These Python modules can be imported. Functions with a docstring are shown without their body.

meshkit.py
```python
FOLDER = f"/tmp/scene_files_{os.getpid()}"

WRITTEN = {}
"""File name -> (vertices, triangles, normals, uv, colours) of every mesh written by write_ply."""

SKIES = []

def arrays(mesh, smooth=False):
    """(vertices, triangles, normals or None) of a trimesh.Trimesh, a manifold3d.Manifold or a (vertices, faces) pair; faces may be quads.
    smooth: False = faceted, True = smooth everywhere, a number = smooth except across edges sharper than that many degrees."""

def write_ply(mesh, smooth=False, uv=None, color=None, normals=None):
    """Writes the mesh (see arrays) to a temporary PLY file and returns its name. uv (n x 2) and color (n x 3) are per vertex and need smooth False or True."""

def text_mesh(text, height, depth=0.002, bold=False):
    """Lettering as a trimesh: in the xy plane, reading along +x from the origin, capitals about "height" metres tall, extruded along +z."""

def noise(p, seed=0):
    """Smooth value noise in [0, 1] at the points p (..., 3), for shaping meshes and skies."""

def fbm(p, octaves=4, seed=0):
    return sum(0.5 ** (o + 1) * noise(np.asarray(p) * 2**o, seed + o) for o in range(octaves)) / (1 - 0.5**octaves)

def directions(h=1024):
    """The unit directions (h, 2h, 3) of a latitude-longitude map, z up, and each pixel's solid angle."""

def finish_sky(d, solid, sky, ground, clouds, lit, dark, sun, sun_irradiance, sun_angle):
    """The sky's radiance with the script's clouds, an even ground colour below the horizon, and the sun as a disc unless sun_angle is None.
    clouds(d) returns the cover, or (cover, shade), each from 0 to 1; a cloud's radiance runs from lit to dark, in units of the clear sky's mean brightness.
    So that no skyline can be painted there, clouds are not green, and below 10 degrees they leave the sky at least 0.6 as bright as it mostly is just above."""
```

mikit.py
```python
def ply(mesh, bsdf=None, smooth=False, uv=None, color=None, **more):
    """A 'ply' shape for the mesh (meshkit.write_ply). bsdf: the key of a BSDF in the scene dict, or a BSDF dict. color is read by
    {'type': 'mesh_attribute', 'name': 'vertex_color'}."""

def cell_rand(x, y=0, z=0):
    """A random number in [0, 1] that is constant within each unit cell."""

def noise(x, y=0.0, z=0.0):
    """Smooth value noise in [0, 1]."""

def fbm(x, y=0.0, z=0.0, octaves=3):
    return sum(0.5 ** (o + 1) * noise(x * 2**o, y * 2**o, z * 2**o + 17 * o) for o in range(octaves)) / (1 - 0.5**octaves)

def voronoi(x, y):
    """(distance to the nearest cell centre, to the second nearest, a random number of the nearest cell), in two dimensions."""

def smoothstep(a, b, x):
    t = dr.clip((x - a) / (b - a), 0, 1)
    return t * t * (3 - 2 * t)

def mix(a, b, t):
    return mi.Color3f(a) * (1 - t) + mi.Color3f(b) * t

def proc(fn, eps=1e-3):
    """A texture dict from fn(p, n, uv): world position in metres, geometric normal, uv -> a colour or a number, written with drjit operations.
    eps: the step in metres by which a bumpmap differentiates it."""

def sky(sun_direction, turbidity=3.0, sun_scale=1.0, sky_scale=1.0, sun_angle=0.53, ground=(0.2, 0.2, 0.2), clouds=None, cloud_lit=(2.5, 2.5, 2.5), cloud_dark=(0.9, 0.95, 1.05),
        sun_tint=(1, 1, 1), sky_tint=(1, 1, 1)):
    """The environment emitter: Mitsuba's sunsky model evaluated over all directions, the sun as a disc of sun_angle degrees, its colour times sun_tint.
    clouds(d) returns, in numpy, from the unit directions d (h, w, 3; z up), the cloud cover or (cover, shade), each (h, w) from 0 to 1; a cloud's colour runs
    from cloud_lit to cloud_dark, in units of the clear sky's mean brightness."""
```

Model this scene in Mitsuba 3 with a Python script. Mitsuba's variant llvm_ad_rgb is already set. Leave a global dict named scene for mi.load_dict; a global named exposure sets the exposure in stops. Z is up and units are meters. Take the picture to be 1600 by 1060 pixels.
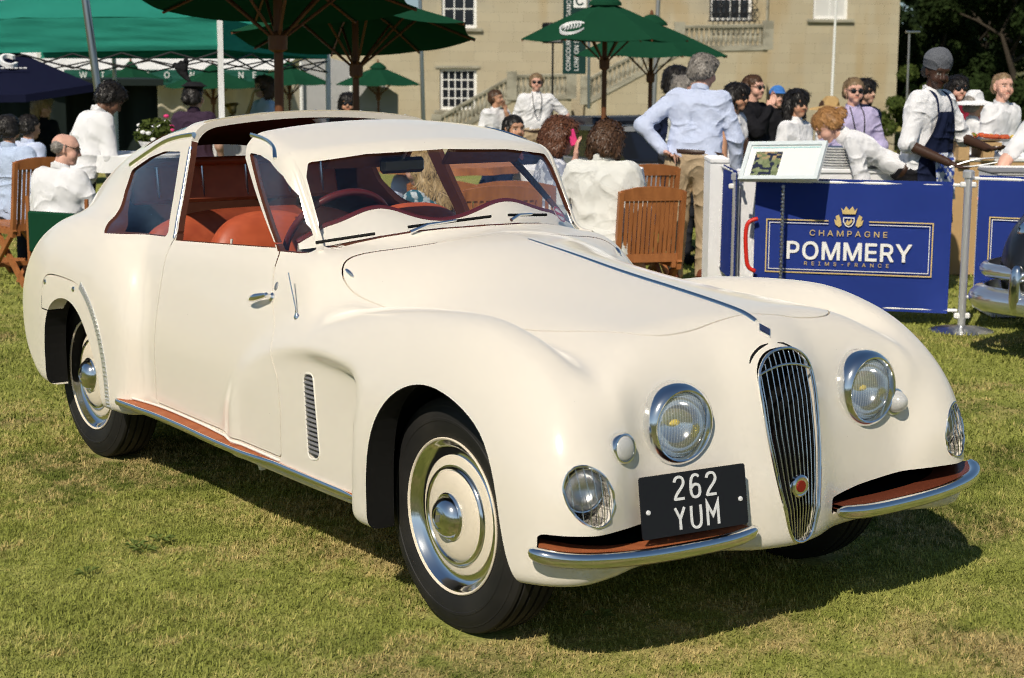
import math, random, os
import numpy as np, trimesh, mitsuba as mi, drjit as dr
import manifold3d as m3
import mikit, meshkit
from scipy import ndimage
from scipy.interpolate import PchipInterpolator
from shapely.geometry import Polygon, LineString, Point
from shapely import affinity
from mikit import noise, fbm, smoothstep, mix, proc, cell_rand, voronoi

T = mi.ScalarTransform4f
scene, labels = {}, {}

# ------------------------------------------------------------------ camera, sky, exposure
CAM = np.array([3.9368, -3.3533, 1.6435])
YAW, PITCH, ROLL = 2.51630518, -0.165666538, 0.00535697892
FPX = 2675.6            # focal length in pixels of a 1600 px wide frame
_F = np.array([math.cos(YAW) * math.cos(PITCH), math.sin(YAW) * math.cos(PITCH), math.sin(PITCH)])
_R = np.cross(_F, [0, 0, 1]); _R /= np.linalg.norm(_R)
_U = np.cross(_R, _F)
_up = -math.sin(ROLL) * _R + math.cos(ROLL) * _U
scene['camera'] = {'type': 'thinlens', 'fov': 2 * math.degrees(math.atan(800 / FPX)), 'fov_axis': 'x', 'near_clip': 0.1, 'far_clip': 600.0,
                   'aperture_radius': 0.0042, 'focus_distance': 5.6,
                   'to_world': T().look_at(CAM.tolist(), (CAM + _F).tolist(), _up.tolist())}
SUN = np.array([0.65, -0.90, 1.0])
scene['sky'] = mikit.sky(SUN.tolist(), turbidity=3.0, sky_scale=.85, sun_scale=1.08, sun_tint=(.90, 1.0, 1.16), ground=(0.14, 0.14, 0.07))
exposure = 1.42

# ------------------------------------------------------------------ helpers
def ref(k): return {'type': 'ref', 'id': k}

def rgb(c): return {'type': 'rgb', 'value': [float(x) for x in c]}

def bsdf(key, **kw):
    scene[key] = kw
    return key

def diffuse(key, c, rough=0.8, spec=0.3, two=True, **kw):
    c = rgb(c) if isinstance(c, (tuple, list)) else c
    b = {'type': 'principled', 'base_color': c, 'roughness': rough, 'specular': spec, **kw}
    scene[key] = {'type': 'twosided', 'b': b} if two else b
    return key

_count = {}
def newkey(name):
    n = _count.get(name, 0); _count[name] = n + 1
    return name if n == 0 else f'{name}_{n:03d}'

def label(key, text=None, cat=None, group=None, kind=None):
    d = labels.setdefault(key, {})
    for k, v in (('label', text), ('category', cat), ('group', group), ('kind', kind)):
        if v: d[k] = v
    return key

def add(name, mesh, mat, parent=None, smooth=30, M=None, raw=None, **lab):
    """one entry of the scene; parent + '__' + name, numbered when taken"""
    key = newkey(name if parent is None else parent + '__' + name)
    sh = raw or mikit.ply(mesh, mat, smooth=smooth)
    if M is not None: sh = {**sh, 'to_world': T(np.asarray(M, float).tolist())}
    scene[key] = sh
    if lab: label(key, **lab)
    return key

def thing(name, text, cat, group=None, kind=None):
    return label(newkey(name), text, cat, group, kind)

def vn(v):
    v = np.asarray(v, float); return v / np.linalg.norm(v)

def frame(z, x=None):
    """rotation (3x3) whose third column is z"""
    z = vn(z)
    x = np.array([1, 0, 0.]) if x is None else np.asarray(x, float)
    if abs(x @ z) > .98: x = np.array([0, 1, 0.])
    x = vn(x - z * (x @ z))
    return np.stack([x, np.cross(z, x), z], 1)

def M4(R=None, t=(0, 0, 0), s=1.0):
    m = np.eye(4); m[:3, :3] = (np.eye(3) if R is None else R) * s; m[:3, 3] = t; return m

def rotz(a):
    c, s = math.cos(a), math.sin(a); return np.array([[c, -s, 0], [s, c, 0], [0, 0, 1.]])
def roty(a):
    c, s = math.cos(a), math.sin(a); return np.array([[c, 0, s], [0, 1, 0], [-s, 0, c]])
def rotx(a):
    c, s = math.cos(a), math.sin(a); return np.array([[1, 0, 0], [0, c, -s], [0, s, c]])

def tmesh(v, f):
    f = np.asarray(f, int)
    if f.shape[1] == 4: f = np.vstack([f[:, [0, 1, 2]], f[:, [0, 2, 3]]])
    return trimesh.Trimesh(np.asarray(v, float), f, process=False)

def xf(m, R=None, t=(0, 0, 0), s=1.0):
    m = m.copy(); v = m.vertices * s
    if R is not None: v = v @ np.asarray(R).T
    m.vertices = v + np.asarray(t, float); 
    if R is not None and np.linalg.det(R) < 0: m.invert()
    return m

def cat(ms): return trimesh.util.concatenate([m for m in ms if m is not None])

def man(m):
    return m3.Manifold(m3.Mesh(np.asarray(m.vertices, np.float32), np.asarray(m.faces, np.uint32)))

def unman(M):
    m = M.to_mesh(); return trimesh.Trimesh(np.asarray(m.vert_properties[:, :3], float), np.asarray(m.tri_verts), process=False)

def box(sx, sy, sz, c=(0, 0, 0), bevel=0.0):
    if bevel <= 0:
        m = trimesh.creation.box((sx, sy, sz))
    else:
        b = min(bevel, sx * .49, sy * .49, sz * .49); pts = []
        for i in (-1, 1):
            for j in (-1, 1):
                for k in (-1, 1):
                    for e in ((b, 0, 0), (0, b, 0), (0, 0, b)):
                        q = np.array([sx / 2, sy / 2, sz / 2]) - b + np.array(e); pts.append(q * (i, j, k))
        m = trimesh.convex.convex_hull(np.array(pts))
    m.vertices += np.asarray(c, float); return m

def lathe(prof, n=32, close=False):
    """profile of (r, h) revolved about z"""
    p = np.asarray(prof, float); a = np.arange(n) * 2 * np.pi / n
    v = np.stack([p[:, None, 0] * np.cos(a), p[:, None, 0] * np.sin(a), np.broadcast_to(p[:, None, 1], (len(p), n))], -1).reshape(-1, 3)
    f = []
    m = len(p)
    for i in range(m if close else m - 1):
        k = (i + 1) % m
        for j in range(n):
            q = (j + 1) % n; f.append([i * n + j, i * n + q, k * n + q, k * n + j])
    return tmesh(v, f)

def spline(pts, n=40, closed=False):
    p = np.asarray(pts, float)
    if closed: p = np.vstack([p, p[:1]])
    d = np.r_[0, np.cumsum(np.linalg.norm(np.diff(p, axis=0), axis=1) ** .5 + 1e-9)]
    from scipy.interpolate import CubicSpline
    cs = CubicSpline(d, p, bc_type='periodic' if closed else 'natural')
    t = np.linspace(0, d[-1], n + (1 if closed else 0))
    return cs(t)[:-1] if closed else cs(t)

def sweep(path, prof, up=(0, 0, 1), closed=False, caps=True, scale=None):
    """prof: (k,2) closed section (side, up) swept along path (n,3)"""
    path = np.asarray(path, float); n = len(path); prof = np.asarray(prof, float); k = len(prof)
    t = np.roll(path, -1, 0) - np.roll(path, 1, 0)
    if not closed: t[0] = path[1] - path[0]; t[-1] = path[-1] - path[-2]
    t /= np.linalg.norm(t, axis=1, keepdims=True) + 1e-12
    up = np.broadcast_to(np.asarray(up, float), (n, 3))
    s = np.cross(t, up); s /= np.linalg.norm(s, axis=1, keepdims=True) + 1e-12
    u = np.cross(s, t)
    sc = np.ones(n) if scale is None else np.asarray(scale, float)
    v = path[:, None] + s[:, None] * prof[None, :, :1] * sc[:, None, None] + u[:, None] * prof[None, :, 1:] * sc[:, None, None]
    f = []
    for i in range(n if closed else n - 1):
        a, b = i * k, ((i + 1) % n) * k
        for j in range(k):
            q = (j + 1) % k; f.append([a + j, a + q, b + q, b + j])
    m = tmesh(v.reshape(-1, 3), f)
    if caps and not closed:
        tri = np.array([[0, i, i + 1] for i in range(1, k - 1)])
        f2 = np.vstack([m.faces, tri[:, ::-1], tri + (n - 1) * k])
        m = trimesh.Trimesh(m.vertices, f2, process=False)
    m.fix_normals() if len(m.faces) < 3000 else None
    return m

def circ(r, n=10, sx=1.0, sy=1.0):
    a = np.arange(n) * 2 * np.pi / n; return np.stack([r * sx * np.cos(a), r * sy * np.sin(a)], 1)

def tube(pts, r, n=8, closed=False, smooth=None):
    p = np.asarray(pts, float)
    if smooth: p = spline(p, smooth, closed)
    t = p[-1] - p[0]
    up = (0, 0, 1) if np.ptp(p[:, 2]) < .9 * np.linalg.norm(np.ptp(p, axis=0)) else (1, .13, 0)
    rr = np.ones(len(p)) * r if np.isscalar(r) else np.interp(np.linspace(0, 1, len(p)), np.linspace(0, 1, len(r)), r)
    return sweep(p, circ(1.0, n), up, closed, True, rr)

def prism(poly, z0, z1):
    """poly: (n,2) points -> extruded along z"""
    P = poly if isinstance(poly, Polygon) else Polygon(poly)
    if not P.is_valid: P = P.buffer(0)
    m = trimesh.creation.extrude_polygon(P, z1 - z0, engine='earcut'); m.vertices[:, 2] += z0
    return m

def prism_y(xz, y0, y1):
    """outline in (x, z) extruded along y"""
    m = prism(xz, 0, 1); v = m.vertices
    m.vertices = np.stack([v[:, 0], y0 + (y1 - y0) * v[:, 2], v[:, 1]], 1); m.fix_normals(); return m

def prism_x(yz, x0, x1):
    m = prism(yz, 0, 1); v = m.vertices
    m.vertices = np.stack([x0 + (x1 - x0) * v[:, 2], v[:, 0], v[:, 1]], 1); m.fix_normals(); return m

def ellipsoid(rx, ry, rz, c=(0, 0, 0), sub=3):
    m = trimesh.creation.icosphere(subdivisions=sub); m.vertices = m.vertices * (rx, ry, rz) + np.asarray(c, float); return m

def smin(a, b, k):
    h = np.maximum(k - np.abs(a - b), 0) / k; return np.minimum(a, b) - h * h * k * .25
def smax(a, b, k): return -smin(-a, -b, k)

def surface_nets(F, o, h):
    """zero level of F (nx,ny,nz; negative inside) -> vertices, quads"""
    s = F < 0; nx, ny, nz = F.shape
    c = [s[i:nx - 1 + i, j:ny - 1 + j, k:nz - 1 + k] for i in (0, 1) for j in (0, 1) for k in (0, 1)]
    tot = sum(x.astype(np.int8) for x in c); act = (tot > 0) & (tot < 8)
    idx = np.full(act.shape, -1, np.int64); ii = np.argwhere(act); idx[act] = np.arange(len(ii))
    acc = np.zeros((len(ii), 3)); cnt = np.zeros(len(ii))
    corners = np.array([[i, j, k] for i in (0, 1) for j in (0, 1) for k in (0, 1)])
    val = np.stack([F[ii[:, 0] + a, ii[:, 1] + b, ii[:, 2] + c2] for a, b, c2 in corners], 1)
    for a in range(8):
        for b in range(a + 1, 8):
            if np.abs(corners[a] - corners[b]).sum() != 1: continue
            x = (val[:, a] < 0) != (val[:, b] < 0)
            t = np.where(x, val[:, a] / np.where(x, val[:, a] - val[:, b], 1), 0)
            acc += np.where(x[:, None], corners[a] + t[:, None] * (corners[b] - corners[a]), 0); cnt += x
    v = (ii + acc / cnt[:, None]) * h + np.asarray(o, float)
    faces = []
    for ax in range(3):
        sl0 = [slice(1, None)] * 3; 
        a = [slice(None)] * 3; b = [slice(None)] * 3; a[ax] = slice(0, -1); b[ax] = slice(1, None)
        d = s[tuple(a)].astype(np.int8) - s[tuple(b)].astype(np.int8)
        o1, o2 = [x for x in range(3) if x != ax]
        g = np.argwhere(d != 0); g = g[(g[:, o1] > 0) & (g[:, o2] > 0) & (g[:, o1] < F.shape[o1] - 1) & (g[:, o2] < F.shape[o2] - 1)]
        sg = d[tuple(g.T)]
        def cell(p, q):
            e = g.copy(); e[:, o1] += p; e[:, o2] += q; return idx[tuple(e.T)]
        q = np.stack([cell(-1, -1), cell(0, -1), cell(0, 0), cell(-1, 0)], 1)
        flip = (sg < 0) ^ (ax == 1)
        q[flip] = q[flip][:, ::-1]; faces.append(q)
    return v, np.vstack(faces)

def spot(px, d, z=None):
    """ground point seen in photo column px at distance d (metres along the view axis, horizontal)"""
    f2 = vn([_F[0], _F[1], 0]); k = (px - 800) / FPX
    p = CAM[:2] + d * (f2[:2] + _R[:2] * k * math.cos(PITCH) * 1.0)
    return np.array([p[0], p[1], gz(p[0], p[1]) if z is None else z])

def gz(x, y):
    """the lawn falls away gently beyond the car"""
    f2 = vn([_F[0], _F[1], 0]); d = (x - CAM[0]) * f2[0] + (y - CAM[1]) * f2[1]
    t = np.clip((d - 6.5) / 18.0, 0, 1); s = np.clip((d - 24.0) / 46.0, 0, 1); return -0.45 * t * t * (3 - 2 * t) - 2.2 * s * s * (3 - 2 * s)

VIEW = math.atan2(_F[1], _F[0])   # compass angle of the view axis
# ------------------------------------------------------------------ shared materials
scene['cream_paint'] = {'type': 'principled', 'base_color': rgb((.75, .695, .605)), 'roughness': .11, 'specular': .55, 'clearcoat': .6, 'clearcoat_gloss': .98}
scene['cream_matt'] = {'type': 'twosided', 'b': {'type': 'principled', 'base_color': rgb((.78, .74, .66)), 'roughness': .5}}
scene['chrome'] = {'type': 'twosided', 'b': {'type': 'roughconductor', 'material': 'Cr', 'alpha': .05, 'specular_reflectance': rgb((1.25, 1.25, 1.25))}}
scene['chrome']['b'] = {'type': 'principled', 'base_color': rgb((.86, .87, .88)), 'metallic': 1.0, 'roughness': .10}
scene['steel'] = {'type': 'twosided', 'b': {'type': 'principled', 'base_color': rgb((.55, .56, .57)), 'metallic': 1.0, 'roughness': .28}}
scene['dull_metal'] = {'type': 'twosided', 'b': {'type': 'principled', 'base_color': rgb((.42, .42, .42)), 'metallic': .8, 'roughness': .42}}
def _rub(p, n, uv):
    a = fbm(p.x * 9, p.y * 9, p.z * 9)
    return mix((.012, .012, .012), (.035, .032, .028), a * a)
diffuse('rubber', proc(_rub), .62, .35)
diffuse('black', (.006, .006, .006), .7, .2)
diffuse('black_gloss', (.012, .012, .014), .2, .5)
def _lea(p, n, uv):
    a = fbm(p.x * 25, p.y * 25, p.z * 25)
    return mix((.36, .060, .022), (.50, .105, .040), a)
diffuse('red_leather', proc(_lea), .42, .45)
def _lea2(p, n, uv): return mix((.50, .10, .035), (.64, .16, .06), fbm(p.x * 25, p.y * 25, p.z * 25))
diffuse('trim_leather', proc(_lea2), .42, .45)
diffuse('dark_red', (.10, .012, .014), .35, .5)
def _rust(p, n, uv):
    a = fbm(p.x * 30, p.y * 30, p.z * 30)
    return mix((.26, .07, .026), (.38, .12, .045), a)
diffuse('terracotta_rubber', proc(_rust), .6, .3)
scene['glass'] = {'type': 'thindielectric', 'int_ior': 1.5}
scene['lens_glass'] = {'type': 'thindielectric', 'int_ior': 1.45}
scene['plexi'] = {'type': 'thindielectric', 'int_ior': 1.5, 'specular_transmittance': rgb((.55, .58, .70))}
# ------------------------------------------------------------------ the car: body fields (x forward, y left, z up, origin under the front axle)
CAR = thing('vintage_coupe', 'cream vintage coupe with narrow chrome grille and open roof parked on the lawn', 'car')
WB, TRK, WR = 2.64, .72, .345
def table(xs, ys, Z, gx, gy, s=3.0):
    """smooth interpolation of a table: rows xs, columns ys"""
    A = PchipInterpolator(ys, np.asarray(Z, float), axis=1, extrapolate=True)(np.clip(gy, ys[0], ys[-1]))
    o = np.argsort(xs)
    B = PchipInterpolator(np.asarray(xs)[o], A[o], axis=0)(np.clip(gx, min(xs), max(xs)))
    return ndimage.gaussian_filter(B, s, mode='nearest')
def curve(xs, v, g, s=3.0):
    o = np.argsort(xs); return ndimage.gaussian_filter1d(PchipInterpolator(np.asarray(xs, float)[o], np.asarray(v, float)[o])(np.clip(g, min(xs), max(xs))), s, mode='nearest')

def car_fields(h):
    gx, gy, gzz = np.arange(-3.96, .84, h), np.arange(0, .98, h), np.arange(.17, 1.50, h)
    X, Y, Z = gx[:, None, None], gy[None, :, None], gzz[None, None, :]
    s = .04 / h
    # hull -----------------------------------------------------------
    Th = table([-3.96, -3.6, -3.2, -2.7, -2.3, -1.2, -.95, -.75, -.45, -.1, .2, .42, .55, .84], [0, .1, .25, .42, .55, .70, .85],
               [[.60, .60, .58, .55, .50, .4, .3], [.76, .76, .74, .70, .66, .6, .5], [.86, .86, .85, .84, .82, .8, .8], [.92, .92, .92, .92, .91, .9, .9], [.945, .945, .945, .945, .945, .945, .945],
                [1.0, 1.0, 1.0, 1.0, 1.0, .99, .98], [1.05, 1.045, 1.03, 1.015, 1.0, .97, .93], [1.045, 1.038, 1.015, .955, .885, .77, .68], [1.018, 1.005, .965, .882, .775, .66, .60],
                [.975, .965, .935, .883, .785, .68, .60], [.945, .938, .918, .888, .795, .70, .62], [.918, .912, .905, .880, .81, .72, .64], [.888, .880, .872, .856, .83, .78, .70], [.80, .79, .78, .76, .74, .7, .6]], gx, gy, s)
    Wh = table([-3.96, -3.7, -3.4, -2.9, -2.4, -1.9, -1.4, -1.0, -.6, 0., .84], [.17, .35, .55, .75, .95, 1.05],
               [[.05, .16, .20, .16, .08, .05], [.20, .30, .34, .30, .26, .22], [.36, .46, .50, .48, .44, .42], [.70, .74, .74, .72, .66, .62], [.755, .765, .770, .745, .69, .66], [.75, .768, .772, .742, .695, .68],
                [.75, .768, .770, .738, .685, .665], [.75, .764, .760, .725, .66, .63], [.745, .75, .73, .69, .64, .60], [.66, .66, .65, .64, .60, .56], [.60, .60, .60, .60, .56, .54]], gx, gzz, s)
    f = smax(np.broadcast_to(Y - Wh[:, None, :], (len(gx), len(gy), len(gzz))), Z - Th[:, :, None], .10)
    # front wing -----------------------------------------------------
    xs = [-1.42, -1.28, -1.163, -.853, -.278, .053, .294, .436, .56, .63, .70]
    C = curve(xs, [.46, .590, .668, .806, .912, .930, .888, .822, .718, .62, .48], gx, s)[:, None, None]
    O = curve([-1.42, -1.25, -1.05, -.85, -.3, .1, .3, .42, .52, .60, .70], [.762, .800, .834, .853, .860, .860, .855, .845, .825, .795, .66], gx, s)[:, None, None]
    yc, zc = .60, .40
    g = (np.maximum(Y - yc, 0) / np.maximum(O - yc, .02)) ** 2.3 + (np.maximum(Z - zc, 0) / np.maximum(C - .0 - zc, .02)) ** 2.3
    g = (g + 1e-9) ** (1 / 2.3) - 1
    pod = g * .30
    inn = np.maximum(.635 - Y, 0)
    pod = smax(pod, Z - (C - 2.6 * inn ** 1.5), .03)
    pod = smax(pod, .30 - Y, .1)
    pod = smax(pod, -1.33 - X, .18)
    # scoop behind the front wheel
    sx = np.where(X < -.33, (X + .72) / .50, 9.0)
    scoop = smax(smax(-(X + 1.225), X + .352, .10), Z - (.702 - .09 * ((X + .62) / .6) ** 2), .10)
    scoop = smax(scoop, -(Y - .768), .03)
    pod = smax(pod, -scoop, .045)
    f = smin(f, pod, .075)
    # the front face -------------------------------------------------
    Fz = table([.17, .28, .4, .55, .7, .83, .95, 1.5], [0, .09, .2, .36, .48, .60, .72, .86],
               [[.658, .635, .58, .56, .56, .58, .60, .56], [.672, .654, .612, .588, .586, .606, .624, .59], [.672, .656, .617, .596, .592, .624, .640, .605], [.648, .632, .597, .576, .568, .622, .648, .610],
                [.620, .602, .558, .542, .540, .602, .636, .60], [.574, .552, .510, .503, .512, .556, .592, .55], [.52, .49, .455, .45, .455, .49, .51, .47], [.1] * 8], gzz, gy, .024 / h).T
    f = smax(f, np.broadcast_to(X - Fz[None], f.shape), .13)
    # rear wing ------------------------------------------------------
    Cr = curve([-3.55, -3.47, -3.39, -3.28, -3.08, -2.82, -2.58, -2.34, -2.20, -2.09, -2.00], [.25, .43, .63, .80, .922, .992, 1.012, 1.004, .962, .87, .60], gx, s * .6)[:, None, None]
    Or = curve([-3.58, -3.45, -3.3, -3.08, -2.75, -2.35, -2.2, -2.1, -2.03, -1.97], [.60, .70, .765, .822, .858, .861, .850, .835, .800, .72], gx, s * .4)[:, None, None]
    yr, zr = .56, .45
    g = (np.maximum(Y - yr, 0) / np.maximum(Or - yr, .02)) ** 3.1 + (np.maximum(Z - zr, 0) / np.maximum(Cr - zr, .02)) ** 3.1
    rp = ((g + 1e-9) ** (1 / 3.1) - 1) * .28
    rp = smax(rp, .30 - Y, .1)
    rp = smax(rp, X + 2.03 + .04 * (Z - .5) ** 2, .04); xb = curve([.17, .28, .37, .47, .64, .8, 1.0], [-2.80, -2.93, -3.13, -3.27, -3.355, -3.355, -3.26], gzz, 2)[None, None, :]
    rp = smax(rp, xb - X, .10)
    f = smin(f, rp, .032)
    # greenhouse and fastback tail ------------------------------------
    Tc = curve([-3.96, -3.86, -3.78, -3.68, -3.57, -3.39, -3.16, -2.94, -2.6, -2.34, -2.05, -1.8, -1.5, -1.3, -1.1, -.8], [.2, .4, .58, .73, .86, 1.02, 1.16, 1.262, 1.362, 1.40, 1.413, 1.408, 1.388, 1.355, 1.33, 1.30], gx, s)[:, None, None]
    Wc = table([-3.96, -3.7, -3.4, -3.0, -2.6, -2.2, -1.5, -1.2, -1.0, -.7], [.17, .6, .95, 1.1, 1.2, 1.3, 1.5],
               [[.1, .14, .10, .08, .06, .05, .05], [.32, .33, .22, .15, .1, .08, .05], [.48, .48, .40, .32, .25, .17, .1], [.60, .60, .55, .485, .42, .33, .2], [.655, .65, .638, .585, .545, .48, .38], [.67, .67, .668, .617, .583, .548, .47],
                [.65, .65, .657, .614, .583, .550, .48], [.63, .63, .640, .607, .588, .572, .54], [.61, .61, .612, .590, .58, .57, .54], [.58, .58, .58, .56, .55, .54, .5]], gx, gzz, s)
    crown = (.15 + .26 * np.clip((-2.1 - X) / .5, 0, 1)) * Y ** 2.0
    cab = smax(Y - Wc[:, None, :], Z - (Tc - crown), .065)
    Fw = (-.835 - 1.15 * (Z - 1.05)) - (.92 - 1.75 * np.clip(Z - 1.0, -.1, .35)) * Y ** 2
    cab = smax(cab, (X - Fw) * .7, .035)
    cab = np.maximum(cab, .5 - Z)
    k = np.clip((-2.3 - gx) / .5, 0, 1)[:, None, None] * .07 + .03
    f = smin(f, cab, k)
    # underside, tail ---------------------------------------------------
    zb = curve([-3.96, -3.5, -3.1, -2.9, -2.2, -1.5, -.3, .3, .45, .84], [.40, .36, .31, .285, .275, .268, .262, .265, .275, .29], gx, s)[:, None, None]
    zb = zb + .008 * np.clip((X - .3) / .2, 0, 1) * np.clip((.60 - Y) / .08, 0, 1) * np.clip((Y - .13) / .08, 0, 1)
    f = smax(f, zb - Z, .045)
    f = smax(f, -3.44 - X, .1)
    f = ndimage.gaussian_filter(f, .012 / h, mode='nearest')
    F = np.concatenate([f[:, :0:-1], f], 1)
    return F, np.array([gx[0], -gy[-1], gzz[0]]), h

_F3, _O3, _H3 = car_fields(.0135)
_C3 = ndimage.spline_filter(_F3, order=3)
def fld(p, c=None):
    return ndimage.map_coordinates(_C3, ((np.asarray(p) - _O3) / _H3).T, order=3, prefilter=False, mode='nearest')
def grad(p, e=.004):
    p = np.asarray(p, float)
    return np.stack([(fld(p + e * np.eye(3)[i]) - fld(p - e * np.eye(3)[i])) / (2 * e) for i in range(3)], 1)
def newton(p, n=3, off=0.0):
    p = np.asarray(p, float).copy()
    for _ in range(n):
        g = grad(p); p -= ((fld(p) - off) / np.maximum((g * g).sum(1), .05))[:, None] * g
    return p
def normal(p):
    g = grad(np.atleast_2d(p)); return g / np.linalg.norm(g, axis=1, keepdims=True)
def shoot(p, d, reach=.6):
    """first point of the body surface from outside along d"""
    p, d = np.asarray(p, float), vn(d); t = np.linspace(0, reach, 400); q = p + t[:, None] * d
    v = fld(q); i = int(np.argmax(v < 0)); 
    return q[i]
def on_side(x, z, s=-1):  return shoot((x, s * .97, z), (0, -s, 0))
def on_top(x, y):         return shoot((x, y, 1.49), (0, 0, -1), 1.3)
def on_front(y, z):       return shoot((.83, y, z), (-1, 0, 0), 1.8)

_v, _q = surface_nets(_F3, _O3, _H3)
_v = newton(_v, 3)
body = tmesh(_v, _q)
if body.volume < 0: body.invert()
BODY = man(body)
# ------------------------------------------------------------------ the car: cutting the body and fitting its parts
def both(fn): return [fn(s) for s in (-1, 1)]
def rounded(pts, r, n=6):
    p = Polygon(pts).buffer(-r, join_style=2).buffer(r, quad_segs=n)
    if p.is_empty or p.geom_type != 'Polygon': p = Polygon(pts)
    return np.array(p.exterior.coords)[:-1]
def side_cut(xz, y0=.30, y1=1.0, r=0):
    q = rounded(xz, r) if r else xz
    return [man(prism_y(q, s * y0, s * y1)) for s in (-1, 1)]

_x = np.arange(0, _F3.shape[0]) * _H3 + _O3[0]
_Xg = _x[:, None, None]; _Yg = (np.arange(_F3.shape[1]) * _H3 + _O3[1])[None, :, None]; _Zg = (np.arange(_F3.shape[2]) * _H3 + _O3[2])[None, None, :]
_In = np.maximum(_F3 + .024, np.maximum(np.maximum(_Xg + .79, -3.3 - _Xg), .40 - _Zg))
_In = np.maximum(_In, np.abs(_Yg) - .70)
_In = np.maximum(_In, np.where((_Xg < -2.2) & (_Zg < .8), np.abs(_Yg) - .45, -9))
_iv, _iq = surface_nets(ndimage.gaussian_filter(_In, .8), _O3, _H3)
INNER = tmesh(_iv, _iq)
if INNER.volume < 0: INNER.invert()
INNER = man(INNER)

def mirror_y(pts):
    p = np.asarray(pts, float); return np.vstack([p, p[::-1] * [-1, 1]])

_wl = [(-.158, 1.057), (-.266, 1.049), (-.368, 1.034), (-.446, 1.018), (-.502, 1.005), (-.560, .990), (-.545, 1.03), (-.529, 1.074), (-.525, 1.167), (-.522, 1.225), (-.502, 1.272), (-.30, 1.297)]
WS = rounded([(0, 1.0605)] + _wl + [(0, 1.307)] + [(-a_, b_) for a_, b_ in _wl[::-1]], .020)
QL = rounded([(-1.535, 1.290), (-1.45, 1.287), (-1.356, 1.270), (-1.240, 1.228), (-1.165, 1.165), (-1.112, 1.074), (-1.020, .988), (-1.067, .982), (-1.172, .981)], .006)
DW = [(-1.585, 1.33), (-1.550, 1.27), (-1.188, .990), (-1.50, .974), (-1.905, .952), (-1.955, 1.13), (-2.00, 1.29), (-2.01, 1.33)]
RW = rounded([(-1.985, .957), (-2.04, 1.12), (-2.085, 1.268), (-2.22, 1.262), (-2.36, 1.232), (-2.535, 1.172), (-2.525, 1.09), (-2.46, 1.01), (-2.36, .945)], .02)
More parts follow.
